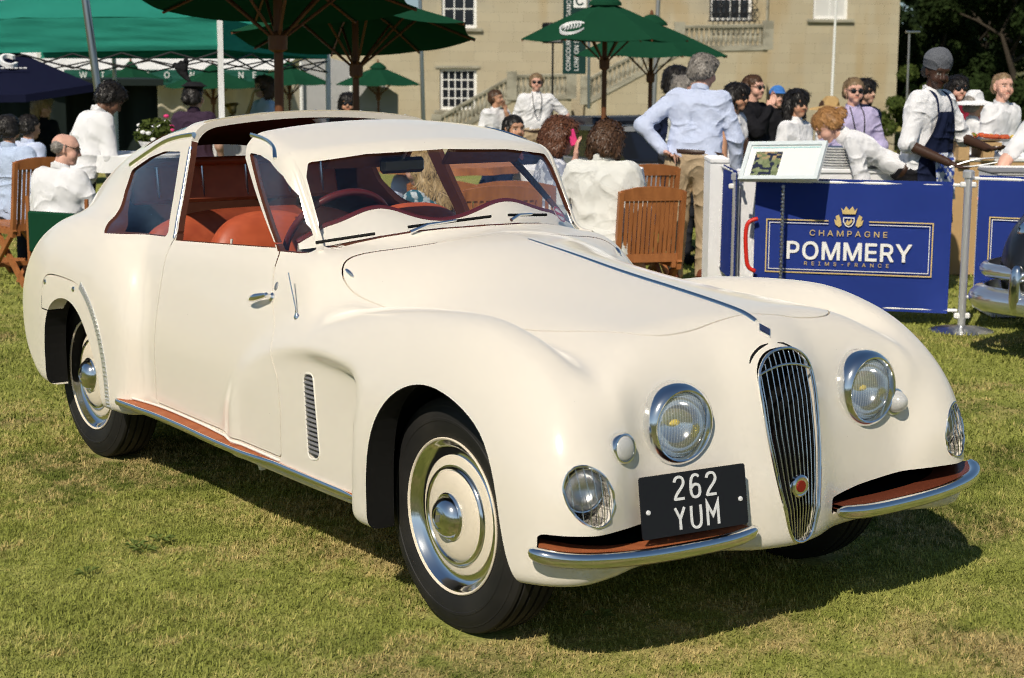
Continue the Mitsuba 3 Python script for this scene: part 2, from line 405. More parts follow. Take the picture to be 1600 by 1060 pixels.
ROOFGAP = [(-1.995, 1.265), (-2.02, 1.31), (-2.03, 1.6), (-1.60, 1.6), (-1.575, 1.31), (-1.57, 1.275)]
FA = spline([(-.238, .05), (-.238, .30), (-.238, .46), (-.208, .600), (-.128, .690), (-.02, .729), (.095, .727), (.220, .692), (.318, .630), (.390, .509), (.432, .361), (.475, .26), (.52, .05)], 48)
RA = spline([(-2.775, .05), (-2.79, .30), (-2.795, .48), (-2.745, .605), (-2.61, .668), (-2.457, .650), (-2.335, .562), (-2.253, .423), (-2.225, .277), (-2.215, .05)], 40)
def disc(cx, cz, r, n=48):
    a = np.arange(n) * 2 * np.pi / n; return np.stack([cx + r * np.cos(a), cz + r * np.sin(a)], 1)
GR = spline([(0, .836), (.055, .826), (.096, .788), (.106, .72), (.100, .60), (.080, .46), (.052, .35), (.030, .312), (0, .302),
             (-.030, .312), (-.052, .35), (-.080, .46), (-.100, .60), (-.106, .72), (-.096, .788), (-.055, .826)], 64, True) + [.010, 0]
SLOT = rounded([(.165, .346), (.165, .396), (.30, .410), (.50, .422), (.62, .426), (.73, .428), (.815, .430), (.815, .372), (.73, .362), (.5, .350), (.30, .345)], .012)
FOGC = [(s * .702, .530) for s in (-1, 1)]
def fog_outline(s):
    a = np.linspace(0, 2 * np.pi, 40, endpoint=False)
    return np.stack([s * .704 + .062 * np.cos(a) + s * .012 * np.sin(a), .526 + .078 * np.sin(a)], 1)
LOU = rounded([(-.766, .640), (-.704, .648), (-.650, .385), (-.722, .368)], .024)

shell = BODY - INNER
cuts = side_cut(QL) + side_cut(DW, .25) + side_cut(RW)
cuts += [man(prism_y(ROOFGAP, -1, 1)), man(prism_x(WS, -1.36, -.5))]
cuts += side_cut(FA, .60) + side_cut(RA, .60)
cuts += [man(prism_y(disc(.03, .345, .392), s * .46, s * .765)) for s in (-1, 1)] + [man(prism_y(disc(-2.62, .345, .365), s * .46, s * .765)) for s in (-1, 1)]
cuts += [man(prism_x(GR, .45, 1)), man(prism_x(SLOT, .40, 1)), man(prism_x(SLOT * [-1, 1], .40, 1))]
cuts += [man(prism_x(fog_outline(s), .50, 1)) for s in (-1, 1)]
cuts += [man(prism_y(LOU, s * .742, s * 1)) for s in (-1, 1)]
_bk = rounded([(-3.30, -.26), (-3.30, .26), (-2.93, .36), (-2.93, -.36)], .05)
cuts += [man(prism(_bk, 1.0, 1.5))]
# glass above the rear side windows
RG = np.array([(-2.57, -.500, 1.256), (-2.45, -.502, 1.284), (-2.328, -.500, 1.303), (-2.14, -.492, 1.325), (-2.12, -.36, 1.385), (-2.11, -.20, 1.405), (-2.36, -.18, 1.385), (-2.50, -.28, 1.345)])
def roofglass_prism(s):
    P = RG * [1, -s, 1]; R = frame((0, s * .72, .69), (1, 0, 0)); c = P.mean(0); q = (P - c) @ R
    return man(xf(prism(rounded(q[:, :2], .012), -.17, .2), R, c))
cuts += both(roofglass_prism)
HL = [(s * .364, .664 if s < 0 else .680) for s in (-1, 1)]; SL = [(-.580, .628), (.480, .628)]
cuts += [man(prism_x(disc(y, z, .094), .44, 1)) for y, z in HL] + [man(prism_x(disc(y, z, .035), .50, 1)) for y, z in SL]
for c in cuts: shell = shell - c

# panels with real gaps: doors, bonnet, spats
DOOR = rounded([(-1.165, .995), (-1.085, .82), (-.995, .70), (-.925, .60), (-.905, .50), (-.900, .340), (-1.90, .352), (-1.905, .60), (-1.915, .80), (-1.925, .94), (-1.90, 1.03), (-1.3, 1.03)], .015)
BON = spline([(.425, 0), (.428, -.13), (.432, -.25), (.405, -.36), (.31, -.41), (.11, -.455), (-.15, -.47), (-.40, -.485), (-.62, -.530), (-.77, -.578), (-.845, -.580), (-.885, -.535), (-.865, -.40), (-.79, -.22), (-.755, 0),
              (-.79, .22), (-.865, .40), (-.885, .535), (-.845, .580), (-.77, .578), (-.62, .530), (-.40, .485), (-.15, .47), (.11, .455), (.31, .41), (.405, .36), (.432, .25), (.428, .13)], 160, True)
SPAT = np.vstack([spline([(-2.822, .60), (-2.822, .700), (-2.79, .738), (-2.699, .752), (-2.521, .750), (-2.43, .735), (-2.345, .690), (-2.27, .610), (-2.215, .482), (-2.195, .36), (-2.19, .20)], 40), [(-2.22, .2), (-2.5, .3), (-2.7, .6)]])
gap = .0036
panels = []
def split_panel(poly, make):
    global shell
    P = Polygon(poly).buffer(0)
    inner = make(np.array(P.buffer(-gap).exterior.coords)[:-1]); outer = make(np.array(P.buffer(gap * .4).exterior.coords)[:-1])
    pc = shell ^ inner; shell = shell - outer
    return pc
door_r = split_panel(DOOR, lambda q: man(prism_y(q, -1, -.585)))
door_l = split_panel(DOOR, lambda q: man(prism_y(q, .585, 1)))
bonnet = split_panel(BON, lambda q: man(prism(q, .80, 1.2)))
spat_r = split_panel(SPAT, lambda q: man(prism_y(q, -1, -.79)))
spat_l = split_panel(SPAT, lambda q: man(prism_y(q, .79, 1)))

_FAP, _RAP = Polygon(FA).buffer(.006), Polygon(RA).buffer(.006)
import shapely
def ARCH(c):
    w = (np.abs(c[:, 1]) < .85) & (np.abs(c[:, 1]) > .44) & (fld(c) < -.006)
    r = np.zeros(len(c), bool)
    if w.any():
        r[w] = shapely.contains_xy(_FAP, c[w, 0], c[w, 2]) | shapely.contains_xy(_RAP, c[w, 0], c[w, 2]) | (np.hypot(c[w, 0] - .03, c[w, 2] - .345) < .40) | (np.hypot(c[w, 0] + 2.62, c[w, 2] - .345) < .37)
    return r
def shade(M, name, parent=CAR, mat='cream_paint', lining='cabin_lining', **lab):
    """smooth normals from the field where a face lies on the body's skin, flat ones on cut edges; inside faces become the lining"""
    m = unman(M); v, f = m.vertices, m.faces
    val = fld(v); tri = v[f]; fn = np.cross(tri[:, 1] - tri[:, 0], tri[:, 2] - tri[:, 0]); ln = np.linalg.norm(fn, axis=1); ok = ln > 1e-12
    f, fn, tri = f[ok], fn[ok] / ln[ok, None], tri[ok]
    g = normal(v)
    on = (np.abs(val[f]).max(1) < .0022) & ((fn * g[f].mean(1)).sum(1) > .7)
    cen = tri.mean(1)
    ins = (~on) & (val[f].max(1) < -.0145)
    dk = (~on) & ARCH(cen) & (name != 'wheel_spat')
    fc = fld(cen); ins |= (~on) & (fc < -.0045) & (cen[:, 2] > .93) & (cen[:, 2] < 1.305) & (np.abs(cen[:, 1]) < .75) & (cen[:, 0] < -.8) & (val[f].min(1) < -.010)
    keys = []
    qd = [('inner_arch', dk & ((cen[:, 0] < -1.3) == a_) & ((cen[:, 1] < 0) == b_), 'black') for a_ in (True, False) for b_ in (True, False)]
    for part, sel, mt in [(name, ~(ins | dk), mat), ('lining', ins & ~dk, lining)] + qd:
        if not sel.any(): continue
        F, N = f[sel], np.repeat(fn[sel][:, None], 3, 1)
        o = on[sel]; N[o] = g[F[o]]
        V = v[F].reshape(-1, 3); N = N.reshape(-1, 3)
        # weld corners with equal place and normal
        key = np.round(np.hstack([V * 2e4, N * 50])).astype(np.int64)
        _, i0, inv = np.unique(key, axis=0, return_index=True, return_inverse=True)
        path = meshkit.write_ply((V[i0], inv.reshape(-1, 3)), normals=N[i0])
        raw = {'type': 'ply', 'filename': path, 'face_normals': False, 'bsdf': ref(mt)}
        keys.append(add(part, None, None, keys[0] if keys else parent, raw=raw))
    if lab: label(keys[0], **lab)
    return keys[0]

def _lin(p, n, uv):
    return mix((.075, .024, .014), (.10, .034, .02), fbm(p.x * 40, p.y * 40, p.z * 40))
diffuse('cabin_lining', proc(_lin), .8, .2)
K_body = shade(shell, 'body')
K_dr = shade(door_r, 'door'); K_dl = shade(door_l, 'door')
K_bon = shade(bonnet, 'bonnet')
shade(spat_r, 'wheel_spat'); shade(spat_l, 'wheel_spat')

# wheel arch liners, dark
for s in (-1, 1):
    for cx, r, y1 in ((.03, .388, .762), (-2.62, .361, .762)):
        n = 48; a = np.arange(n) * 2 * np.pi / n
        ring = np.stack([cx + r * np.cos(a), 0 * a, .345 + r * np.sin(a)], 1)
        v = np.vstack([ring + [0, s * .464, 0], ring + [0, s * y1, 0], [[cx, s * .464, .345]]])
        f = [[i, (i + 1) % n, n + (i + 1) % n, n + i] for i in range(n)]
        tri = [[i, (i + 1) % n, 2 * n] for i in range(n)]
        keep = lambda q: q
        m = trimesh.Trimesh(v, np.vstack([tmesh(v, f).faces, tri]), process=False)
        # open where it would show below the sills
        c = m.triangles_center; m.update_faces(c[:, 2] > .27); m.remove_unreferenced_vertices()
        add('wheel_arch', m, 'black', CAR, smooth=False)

# ---- glass
def pane(prism_man, name, mat='glass', inset=.007, parent=CAR, **lab):
    m = unman(BODY ^ prism_man); v, f = m.vertices, m.faces
    val = fld(v); keep = (np.abs(val[f]).max(1) < .002)
    m = trimesh.Trimesh(v, f[keep], process=False); m.remove_unreferenced_vertices()
    m.merge_vertices(); g = normal(m.vertices); m.vertices = m.vertices - g * inset
    path = meshkit.write_ply(m, normals=g)
    return add(name, None, None, parent, raw={'type': 'ply', 'filename': path, 'face_normals': False, 'bsdf': ref(mat)}, **lab)
def grow(pts, d): return np.array(Polygon(pts).buffer(d).exterior.coords)[:-1]
pane(man(prism_x(grow(WS, .006), -1.5, -.5)), 'windscreen')
for s in (-1, 1):
    pane(man(prism_y(grow(QL, .004), s * .3, s * 1)), 'quarter_light')
    pane(man(prism_y(grow(RW, .004), s * .3, s * 1)), 'side_window')
    pane(roofglass_prism(s), 'roof_window', 'plexi')
pane(man(prism(grow(_bk, .004), 1.0, 1.5)), 'rear_window')

# ---- seals and bright trim that follow the skin
def on_skin(pts, off=.0):
    return newton(np.asarray(pts, float), 4, off)
def dens(pts, n=60, closed=False): return spline(pts, n, closed)
def skin_strip(pts, w, h, mat, name, parent=CAR, n=60, closed=False, off=0.0, taper=None, proud=.0, **lab):
    p = on_skin(dens(pts, n, closed), off); g = normal(p)
    sec = np.array([(-w / 2, -h * .6), (w / 2, -h * .6), (w / 2, h * .15), (w * .32, h * .7), (0, h), (-w * .32, h * .7), (-w / 2, h * .15)])
    sc = None if taper is None else np.interp(np.linspace(0, 1, len(p)), np.linspace(0, 1, len(taper)), taper)
    return add(name, sweep(p, sec, g, closed, True, sc), mat, parent, smooth=40, **lab)
def lift_x(yz, x=-1.0): return np.array([[x, a, b] for a, b in yz])
def front_ring(yz, x0): 
    return np.array([shoot((x0, a, b), (-1, 0, 0), 1.2) for a, b in yz])
ws3 = front_ring(grow(WS, .001), -.55)
pass
for s in (-1, 1):
    skin_strip([(-2.57, s * .552, 1.190), (-2.46, s * .545, 1.225), (-2.374, s * .541, 1.252), (-2.25, s * .526, 1.284), (-2.104, s * .514, 1.307), (-2.02, s * .51, 1.315)], .022, .012, 'chrome', 'drip_rail')
    skin_strip([(-1.60, s * .487, 1.316), (-1.484, s * .492, 1.302), (-1.387, s * .508, 1.28), (-1.32, s * .525, 1.25)], .016, .012, 'chrome', 'drip_rail')
    # bright posts each side of the door window
    skin_strip([(-1.925, s * .668, .956), (-1.97, s * .61, 1.12), (-2.012, s * .545, 1.285)], .014, .006, 'chrome', 'window_post')
    skin_strip([(-1.29, s * .518, 1.268), (-1.198, s * .540, 1.222), (-1.160, s * .543, 1.177), (-1.122, s * .543, 1.119), (-1.09, s * .545, 1.07), (-1.055, s * .548, 1.022), (-1.00, s * .572, .985)], .026, .004, 'cream_paint', 'windscreen_pillar', n=50)
diffuse('bare_edge', (.42, .36, .25), .6)
_hp = np.array([on_top(-2.044, y) for y in np.linspace(-.475, .475, 40)])
skin_strip(_hp, .030, .004, 'bare_edge', 'roof_edge', n=60)
# studs on the open edge of the roof
for k, y in enumerate(np.linspace(-.42, .42, 9)):
    q = on_top(-2.044, y); g = normal(q)[0]; q = q + g * .004
    add('roof_stud', xf(lathe([(0, .004), (.005, .003), (.006, 0), (.006, -.003)], 10), frame(g), q), 'dull_metal', CAR)

# ---- bonnet strip, badge, vents
xs = np.linspace(-.62, .468, 60); top = np.array([on_top(x, 0) for x in xs])
skin_strip(top, .013, .007, 'chrome', 'bonnet_strip', K_bon, n=80, taper=[.35, .7, 1, 1.1, 1.2])
q = on_top(.502, 0.0); g = normal(q)[0]
for nm, sc, hh, mt in (('badge', 1.0, .004, 'chrome'), ('badge__emblem', .78, .006, 'blue_enamel')):
    pl = np.array([(.028, 0), (0, .021), (-.028, 0), (0, -.021)]) * sc
    add(nm, xf(prism(pl, -.004, hh), frame(g, (1, 0, 0)), q), mt, CAR, smooth=False)
diffuse('blue_enamel', (.03, .04, .09), .25)
for s in (-1, 1):
    q = np.array([on_front(y * s, z) for y, z in ((.018, .846), (.045, .840), (.07, .829), (.088, .816), (.100, .800))])
    skin_strip(q, .008, .0015, 'black', 'vent_slot', n=24, taper=[.4, 1, 1, 1, .4])
    q = on_side(-.835, .935, s); gq = normal(q)[0]
    add('catch', xf(ellipsoid(.022, .007, .007, sub=2), frame(gq, (1, 0, -.15)), q + gq * .004), 'chrome', K_bon)

# ---- grille
GY = .010
def gfront(y, z):
    return on_front(np.clip(y, -.5, .5), z)
rim = np.array([gfront(y * 1.10, (z - .57) * 1.025 + .57) for y, z in GR]); rim = on_skin(rim)
gx_of = lambda z: np.interp(z, [.30, .40, .55, .70, .80, .84], [.662, .664, .640, .610, .580, .562])
add('grille__surround', sweep(np.array([[gx_of(z) + .004 - 1.2 * y * y, y, z] for y, z in GR]), circ(.0042, 8), (1, 0, 0), True), 'chrome', CAR)
P = Polygon(GR).buffer(-.004)
for k in range(11):
    u = (k - 5) / 5.4
    zz = np.linspace(.305, .836, 60); pts = []
    hw = np.interp(zz, [.302, .312, .35, .46, .60, .72, .79, .828, .838], [.0, .028, .050, .078, .098, .106, .096, .053, .0])
    prof = np.interp(zz, [.305, .46, .60, .72, .79, .84], [.40, .075 / .1, .95, 1.0, 1.0, 1.0]) * .104
    for z, w, h in zip(zz, prof, hw):
        y = u * w + GY
        if abs(u * w) < h - .001: pts.append((gx_of(z) + .002 - 1.0 * y * y, y, z))
    if len(pts) > 4: add('grille__bar', tube(pts, .0017, 8), 'chrome', CAR, smooth=True)
# crosswise rib below the top and the emblem low down
add('grille__rib', tube([(gx_of(.782 - .25 * y * y * 10) + .006 - y * y, y, .795 - 2.2 * y * y) for y in np.linspace(-.098, .098, 24)], .0035, 8), 'chrome', CAR, smooth=True)
add('grille__emblem', xf(lathe([(0, .006), (.020, .006), (.026, .008), (.032, .004), (.032, -.006)], 28), roty(math.pi / 2) @ np.eye(3), (gx_of(.455) + .004, 0, .462)), 'chrome', CAR)
diffuse('grey_plastic', (.2, .2, .21), .5)
diffuse('red_enamel', (.22, .018, .012), .25)
add('grille__emblem_disc', xf(lathe([(0, .0), (.016, 0), (.018, -.004)], 24), roty(math.pi / 2), (gx_of(.455) + .0125, 0, .462)), 'red_enamel', CAR)
def _rad(p, n, uv):
    c = dr.abs(p.z * 260 - dr.floor(p.z * 260) - .5)
    red = smoothstep(.60, .42, p.z) * smoothstep(.3, .7, fbm(p.x * 0 + 3, p.y * 40, p.z * 18))
    return mix(mix((.004, .004, .004), (.02, .02, .02), smoothstep(.2, .4, c)), (.16, .03, .015), red)
diffuse('radiator_core', proc(_rad), .6)
gb = prism_x(grow(GR, .002), .455, .462)
add('grille__core', gb, 'radiator_core', CAR, smooth=False)
gv = np.array([(.457, y, z) for y, z in GR]); gw = np.array([(gx_of(z) - .016 - 1.2 * y * y, y, z) for y, z in GR]); n = len(GR)
vv = np.vstack([(gv - [0, 0, .57]) * [1, .985, .995] + [0, 0, .57], (gw - [0, 0, .57]) * [1, .985, .995] + [0, 0, .57]])
add('grille__duct', tmesh(vv, [[i, (i + 1) % n, n + (i + 1) % n, n + i] for i in range(n)]), 'black', CAR, smooth=False)

# ---- lamps
def _refl(p, n, uv):
    return mi.Color3f(.93, .93, .92)
scene['reflector'] = {'type': 'twosided', 'b': {'type': 'principled', 'base_color': rgb((.93, .93, .92)), 'metallic': 1.0, 'roughness': .10}}
scene['frosted_lens'] = {'type': 'twosided', 'b': {'type': 'principled', 'base_color': rgb((.50, .50, .49)), 'roughness': .18, 'specular': .7}}
scene['yellow_bulb'] = {'type': 'principled', 'base_color': rgb((.80, .60, .03)), 'roughness': .15, 'clearcoat': 1.0}
def _flute(p, n, uv):
    a = dr.abs(p.y * 115 - dr.floor(p.y * 115) - .5) * 2; up = smoothstep(.66, .70, p.z)
    return .13 + .30 * a * a * a + .06 * up
scene['lens_fluted'] = {'type': 'blendbsdf', 'weight': proc(_flute), 'a': {'type': 'thindielectric', 'int_ior': 1.5}, 'b': {'type': 'twosided', 'b': {'type': 'principled', 'base_color': rgb((.62, .66, .68)), 'roughness': .2, 'specular': .6}}}
def lamp(base, c, d, r, depth, bezel, bulb=None, dome=.02, flute=0):
    """a round lamp at c facing d; bezel: profile of (r, h)"""
    R = frame(d, (0, 0, 1)); root = newkey(CAR + '__' + base)
    def put(nm, m, mat, smooth=30): return add(nm, xf(m, R, c), mat, root, smooth=smooth)
    scene[root] = mikit.ply(xf(lathe(bezel, 48), R, c), 'chrome', smooth=40)
    t = np.linspace(0, 1, 14)
    bowl = lathe([(max(r * .98 * math.sin(a), 1e-4), -depth * math.cos(a) * 1.0) for a in np.linspace(0, math.pi / 2, 14)], 36)
    put('reflector', bowl, 'steel' if .05 < r < .06 else 'reflector', True)
    lens = lathe([(max(r * math.sin(a), 1e-4), dome * math.cos(a)) for a in np.linspace(0, math.pi / 2, 12)], 40)
    put('lens', lens, 'lens_fluted' if r > .08 else 'frosted_lens' if r < .04 else 'lens_glass', True)
    if bulb: put('bulb', xf(ellipsoid(bulb * .8, bulb * 1.7, bulb * 1.3, sub=2), None, (0, 0, -depth * .42)), 'yellow_bulb', True)
    if flute:
        ms = []
        for y in np.linspace(-r * .92, r * .92, flute):
            w = math.sqrt(max(r * r * .93 - y * y, 1e-5)); zz = np.linspace(-w, w, 10)
            h = [dome * math.sqrt(max(1 - (y * y + q * q) / r / r, 0)) - .0012 for q in zz]
            ms.append(tube([(q, y, hh) for q, hh in zip(zz, h)], .0010, 4))
        put('flute', cat(ms), 'flute_glass'); label(root + '__flute', kind='stuff')
    return root
scene['flute_glass'] = {'type': 'twosided', 'b': {'type': 'principled', 'base_color': rgb((.75, .78, .80)), 'roughness': .12, 'spec_trans': .0, 'specular': .8}}
HB = [(.098, -.085), (.112, -.055), (.115, -.03), (.114, -.008), (.110, .006), (.103, .016), (.0965, .020), (.092, .018), (.090, .010), (.0895, 0)]
for s in (-1, 1):
    lamp('headlight', (.566, s * .364, .664 if s < 0 else .680), (1, s * .03, .02), .0895, .075, HB, .013, .024, 0)
    yz = (-.580, .628) if s < 0 else (.480, .628)
    d = normal(on_front(*yz))[0]; q = on_front(*yz)
    lamp('side_light', q + d * .012, vn(d + [1.2, 0, 0]), .033, .02, [(.043, -.02), (.042, -.004), (.039, .003), (.035, .004), (.033, 0)], None, .012 if s < 0 else .045)
    c = np.array([.578, s * .700, .535])
    root = lamp('fog_light', c, (1, s * .18, 0), .055, .04, [(.058, -.04), (.060, -.01), (.060, .0), (.058, .005), (.055, .004)], None, .016)
    O = fog_outline(s)
    ring = np.array([on_front(a, b) for a, b in O])
    add('surround', sweep(ring + [.002, 0, 0], circ(.0035, 6), (1, 0, 0), True), 'chrome', root)
    hole = prism_x(grow(O, .001), .503, .508)
    add('housing', cat([hole, tmesh(np.vstack([np.c_[np.full(40, .506), O], ring * [1, 1, 1] - [.014, 0, 0]]), [[i, (i + 1) % 40, 40 + (i + 1) % 40, 40 + i] for i in range(40)])]), 'black', root, smooth=False)
    for k in range(6):
        y = s * .704 + (k - 2.5) / 3.3 * .062
        zz = [b for a, b in O]; lo, hi = None, None
        pp = Polygon(O).intersection(LineString([(y, .3), (y, .8)])).bounds
        if pp: add('wire', tube([on_front(y, z) + [.001, 0, 0] for z in np.linspace(pp[1], pp[3], 8)], .0013, 6), 'chrome', root, smooth=True)

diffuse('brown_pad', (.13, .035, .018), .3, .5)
# ---- bumpers in their slots
for s in (-1, 1):
    path = spline([(.660, s * .158, .366), (.672, s * .25, .358), (.674, s * .42, .357), (.668, s * .58, .362), (.648, s * .72, .372), (.618, s * .795, .380), (.578, s * .838, .388), (.548, s * .850, .393)], 50)
    root = add('bumper', sweep(path, np.array([(-.020, -.008), (-.012, -.020), (.004, -.024), (.015, -.016), (.019, .0), (.014, .013), (-.002, .018), (-.018, .010)]) * ([1, 1] if s > 0 else [-1, 1]), (0, 0, 1), False, True,
              np.interp(np.linspace(0, 1, 50), [0, .03, .1, .9, .97, 1], [.35, .85, 1, 1, .8, .3])), 'chrome', CAR, smooth=50)
    inn = path.copy(); inn[:, 0] -= .10; inn[:, 1] -= s * .075 * np.clip((np.abs(path[:, 1]) - .6) / .2, 0, 1)
    a, b = path[2:-4] + [0, 0, .012], inn[2:-4] + [0, 0, .006]; n = len(a)
    a[:, 0] -= .008
    v = np.vstack([a, b, b - [0, 0, .012], a - [0, 0, .012]])
    f = [[i, i + 1, j * n + i + 1 - 0, j * n + i] for i in range(0)]
    f = []
    for r0, r1 in ((0, 1), (1, 2), (2, 3), (3, 0)):
        f += [[r0 * n + i, r0 * n + i + 1, r1 * n + i + 1, r1 * n + i] for i in range(n - 1)]
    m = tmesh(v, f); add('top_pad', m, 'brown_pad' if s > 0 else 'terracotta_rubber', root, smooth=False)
    # dark recess behind
    w = SLOT * [s, 1]
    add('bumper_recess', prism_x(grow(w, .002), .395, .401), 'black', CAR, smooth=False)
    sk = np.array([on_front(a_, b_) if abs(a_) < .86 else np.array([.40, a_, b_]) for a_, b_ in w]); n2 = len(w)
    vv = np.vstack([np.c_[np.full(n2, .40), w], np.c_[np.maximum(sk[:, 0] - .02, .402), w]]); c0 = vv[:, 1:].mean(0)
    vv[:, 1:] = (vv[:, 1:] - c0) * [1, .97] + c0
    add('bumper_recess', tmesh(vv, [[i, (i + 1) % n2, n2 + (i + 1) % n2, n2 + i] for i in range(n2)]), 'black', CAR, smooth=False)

# ---- number plate
pc = np.array([.648, -.382, .474]); pz = vn(np.array([1, -.10, .16])); px_ = vn(np.array([.10, 1, 0.0])); py_ = np.cross(pz, px_); RP = np.stack([px_, py_, pz], 1)
diffuse('plate_black', (.012, .013, .017), .45)
diffuse('plate_silver', (.72, .73, .74), .4)
root = add('number_plate', xf(xf(prism(rounded([(-.172, -.082), (.172, -.082), (.172, .082), (-.172, .082)], .008), 0, .004)), RP, pc), 'plate_black', CAR, smooth=False)
STROKES = {'2': [[(0, .78), (.08, .94), (.25, 1), (.42, .94), (.5, .78), (.47, .62), (.3, .42), (.1, .2), (0, 0), (.52, 0)]],
           '6': [[(.46, .9), (.36, .99), (.22, 1), (.08, .88), (.01, .6), (0, .35), (.04, .12), (.16, 0), (.34, 0), (.47, .1), (.5, .28), (.47, .46), (.34, .56), (.16, .54), (.04, .42)]],
           'Y': [[(0, 1), (.26, .48), (.52, 1)], [(.26, .48), (.26, 0)]], 'U': [[(0, 1), (0, .25), (.06, .08), (.18, 0), (.34, 0), (.46, .08), (.52, .25), (.52, 1)]],
           'M': [[(0, 0), (0, 1), (.3, .42), (.6, 1), (.6, 0)]]}
def stroke_text(txt, h, gap_=.38, w=.120):
    out, x = [], 0
    for ch in txt:
        for s_ in STROKES[ch]:
            p = np.array(s_); 
            if ch in '26U' and len(p) > 4: p = spline(p, 40) if ch != '2' else np.vstack([spline(p[:9], 30), p[9:]])
            out.append(affinity.translate(LineString(p).buffer(w / 2, cap_style=2, join_style=2 if ch in 'MY' else 1), x, 0))
        x += (.6 if ch == 'M' else .52) + gap_
    from shapely import union_all
    g = affinity.scale(union_all(out), h, h, origin=(0, 0)); b = g.bounds
    return affinity.translate(g, -(b[0] + b[2]) / 2, 0)
for txt, dy in (('262', .012), ('YUM', -.069)):
    g = stroke_text(txt, .058)
    for part in getattr(g, 'geoms', [g]):
        add('character', xf(prism(part, .003, .0065), RP, pc + RP @ np.array([.004, dy, 0])), 'plate_silver', root, smooth=False)
for sx in (-1, 1):
    add('screw', xf(lathe([(0, .004), (.006, .003), (.007, 0)], 12), RP, pc + RP @ np.array([sx * .150, -.012, .004])), 'plate_silver', root)
add('plate_bracket', xf(box(.28, .03, .02, (0, -.06, -.02)), RP, pc), 'black', CAR, smooth=False)

# ---- wheels
def wheel(x, s, steer=0):
    R = np.stack([[1, 0, 0], [0, 0, s], [0, -1.0, 0]], 1).T if False else np.array([[1, 0, 0], [0, 0, s], [0, 1.0, 0]])
    R = rotz(steer) @ R                                    # lathe axis (z) -> outward
    c = (x, s * .640, WR - .006)
    w, r = .076, WR
    tyre = lathe([(.222, -.070), (.235, -.082), (.27, -.090), (.305, -.088), (.326, -.074), (.337, -.066), (.341, -.060), (.341, -.045), (.334, -.042), (.334, -.036), (.343, -.033), (.344, -.012), (.336, -.010), (.336, -.004),
                  (.345, -.002), (.345, .02), (.337, .022), (.337, .027), (.344, .030), (.342, .050), (.335, .052), (.335, .057), (.340, .060), (.337, .068), (.326, .076), (.321, .0775), (.320, .0800), (.316, .0805), (.314, .0815),
                  (.300, .0895), (.285, .0915), (.283, .0935), (.276, .0935), (.274, .0915), (.262, .0905), (.245, .0865), (.235, .083), (.222, .078)], 72)
    root = add('wheel', xf(tyre, R, c), 'rubber', CAR, smooth=28)
    def put(nm, prof, mat, par=root, n=64): return add(nm, xf(lathe(prof, n), R, c), mat, par, smooth=35)
    put('rim', [(.219, .058), (.226, .078), (.2275, .0835), (.2245, .0865), (.2205, .0840), (.2190, .080)], 'cream_rim')
    put('trim_ring', [(.2195, .081), (.214, .0755), (.205, .063), (.195, .0545), (.184, .051), (.176, .053), (.1735, .058)], 'chrome')
    put('rim_band', [(.1740, .0575), (.171, .060), (.158, .063), (.1465, .066)], 'cream_rim')
    put('disc_ring', [(.1475, .0655), (.1455, .072), (.1405, .0765), (.135, .0755), (.1305, .0700)], 'chrome')
    put('wheel_disc', [(.1315, .0695), (.127, .074), (.115, .0800), (.095, .0850), (.078, .0868), (.05, .0868), (.001, .0868)], 'cream_rim')
    hub = put('hub_cap', [(.0700, .0855), (.0695, .0915), (.0655, .0950), (.0620, .0945), (.0600, .0975), (.057, .106), (.049, .1165), (.038, .1235), (.0305, .1255), (.0290, .1240), (.022, .1265), (.012, .1285), (.001, .129)], 'chrome')
    pl = np.array([(.019, 0), (0, .012), (-.019, 0), (0, -.012)])
    add('emblem', xf(xf(prism(pl, .1265, .1300), rotz(.9)), R, c), 'dull_metal', hub, smooth=False)
    add('axle', xf(lathe([(.20, -.02), (.12, -.0), (.05, .02), (.001, .02)], 24), R, c), 'black', root)
    return root
scene['cream_rim'] = {'type': 'twosided', 'b': {'type': 'principled', 'base_color': rgb((.76, .67, .53)), 'roughness': .35, 'clearcoat': .8, 'clearcoat_gloss': .93}}
for x in (0, -WB):
    for s in (-1, 1): wheel(x, s)
# brake hose cover seen in the front arch
add('steering_arm', ellipsoid(.05, .05, .065, (-.235, -.60, .36)), 'terracotta_rubber', CAR, smooth=True)

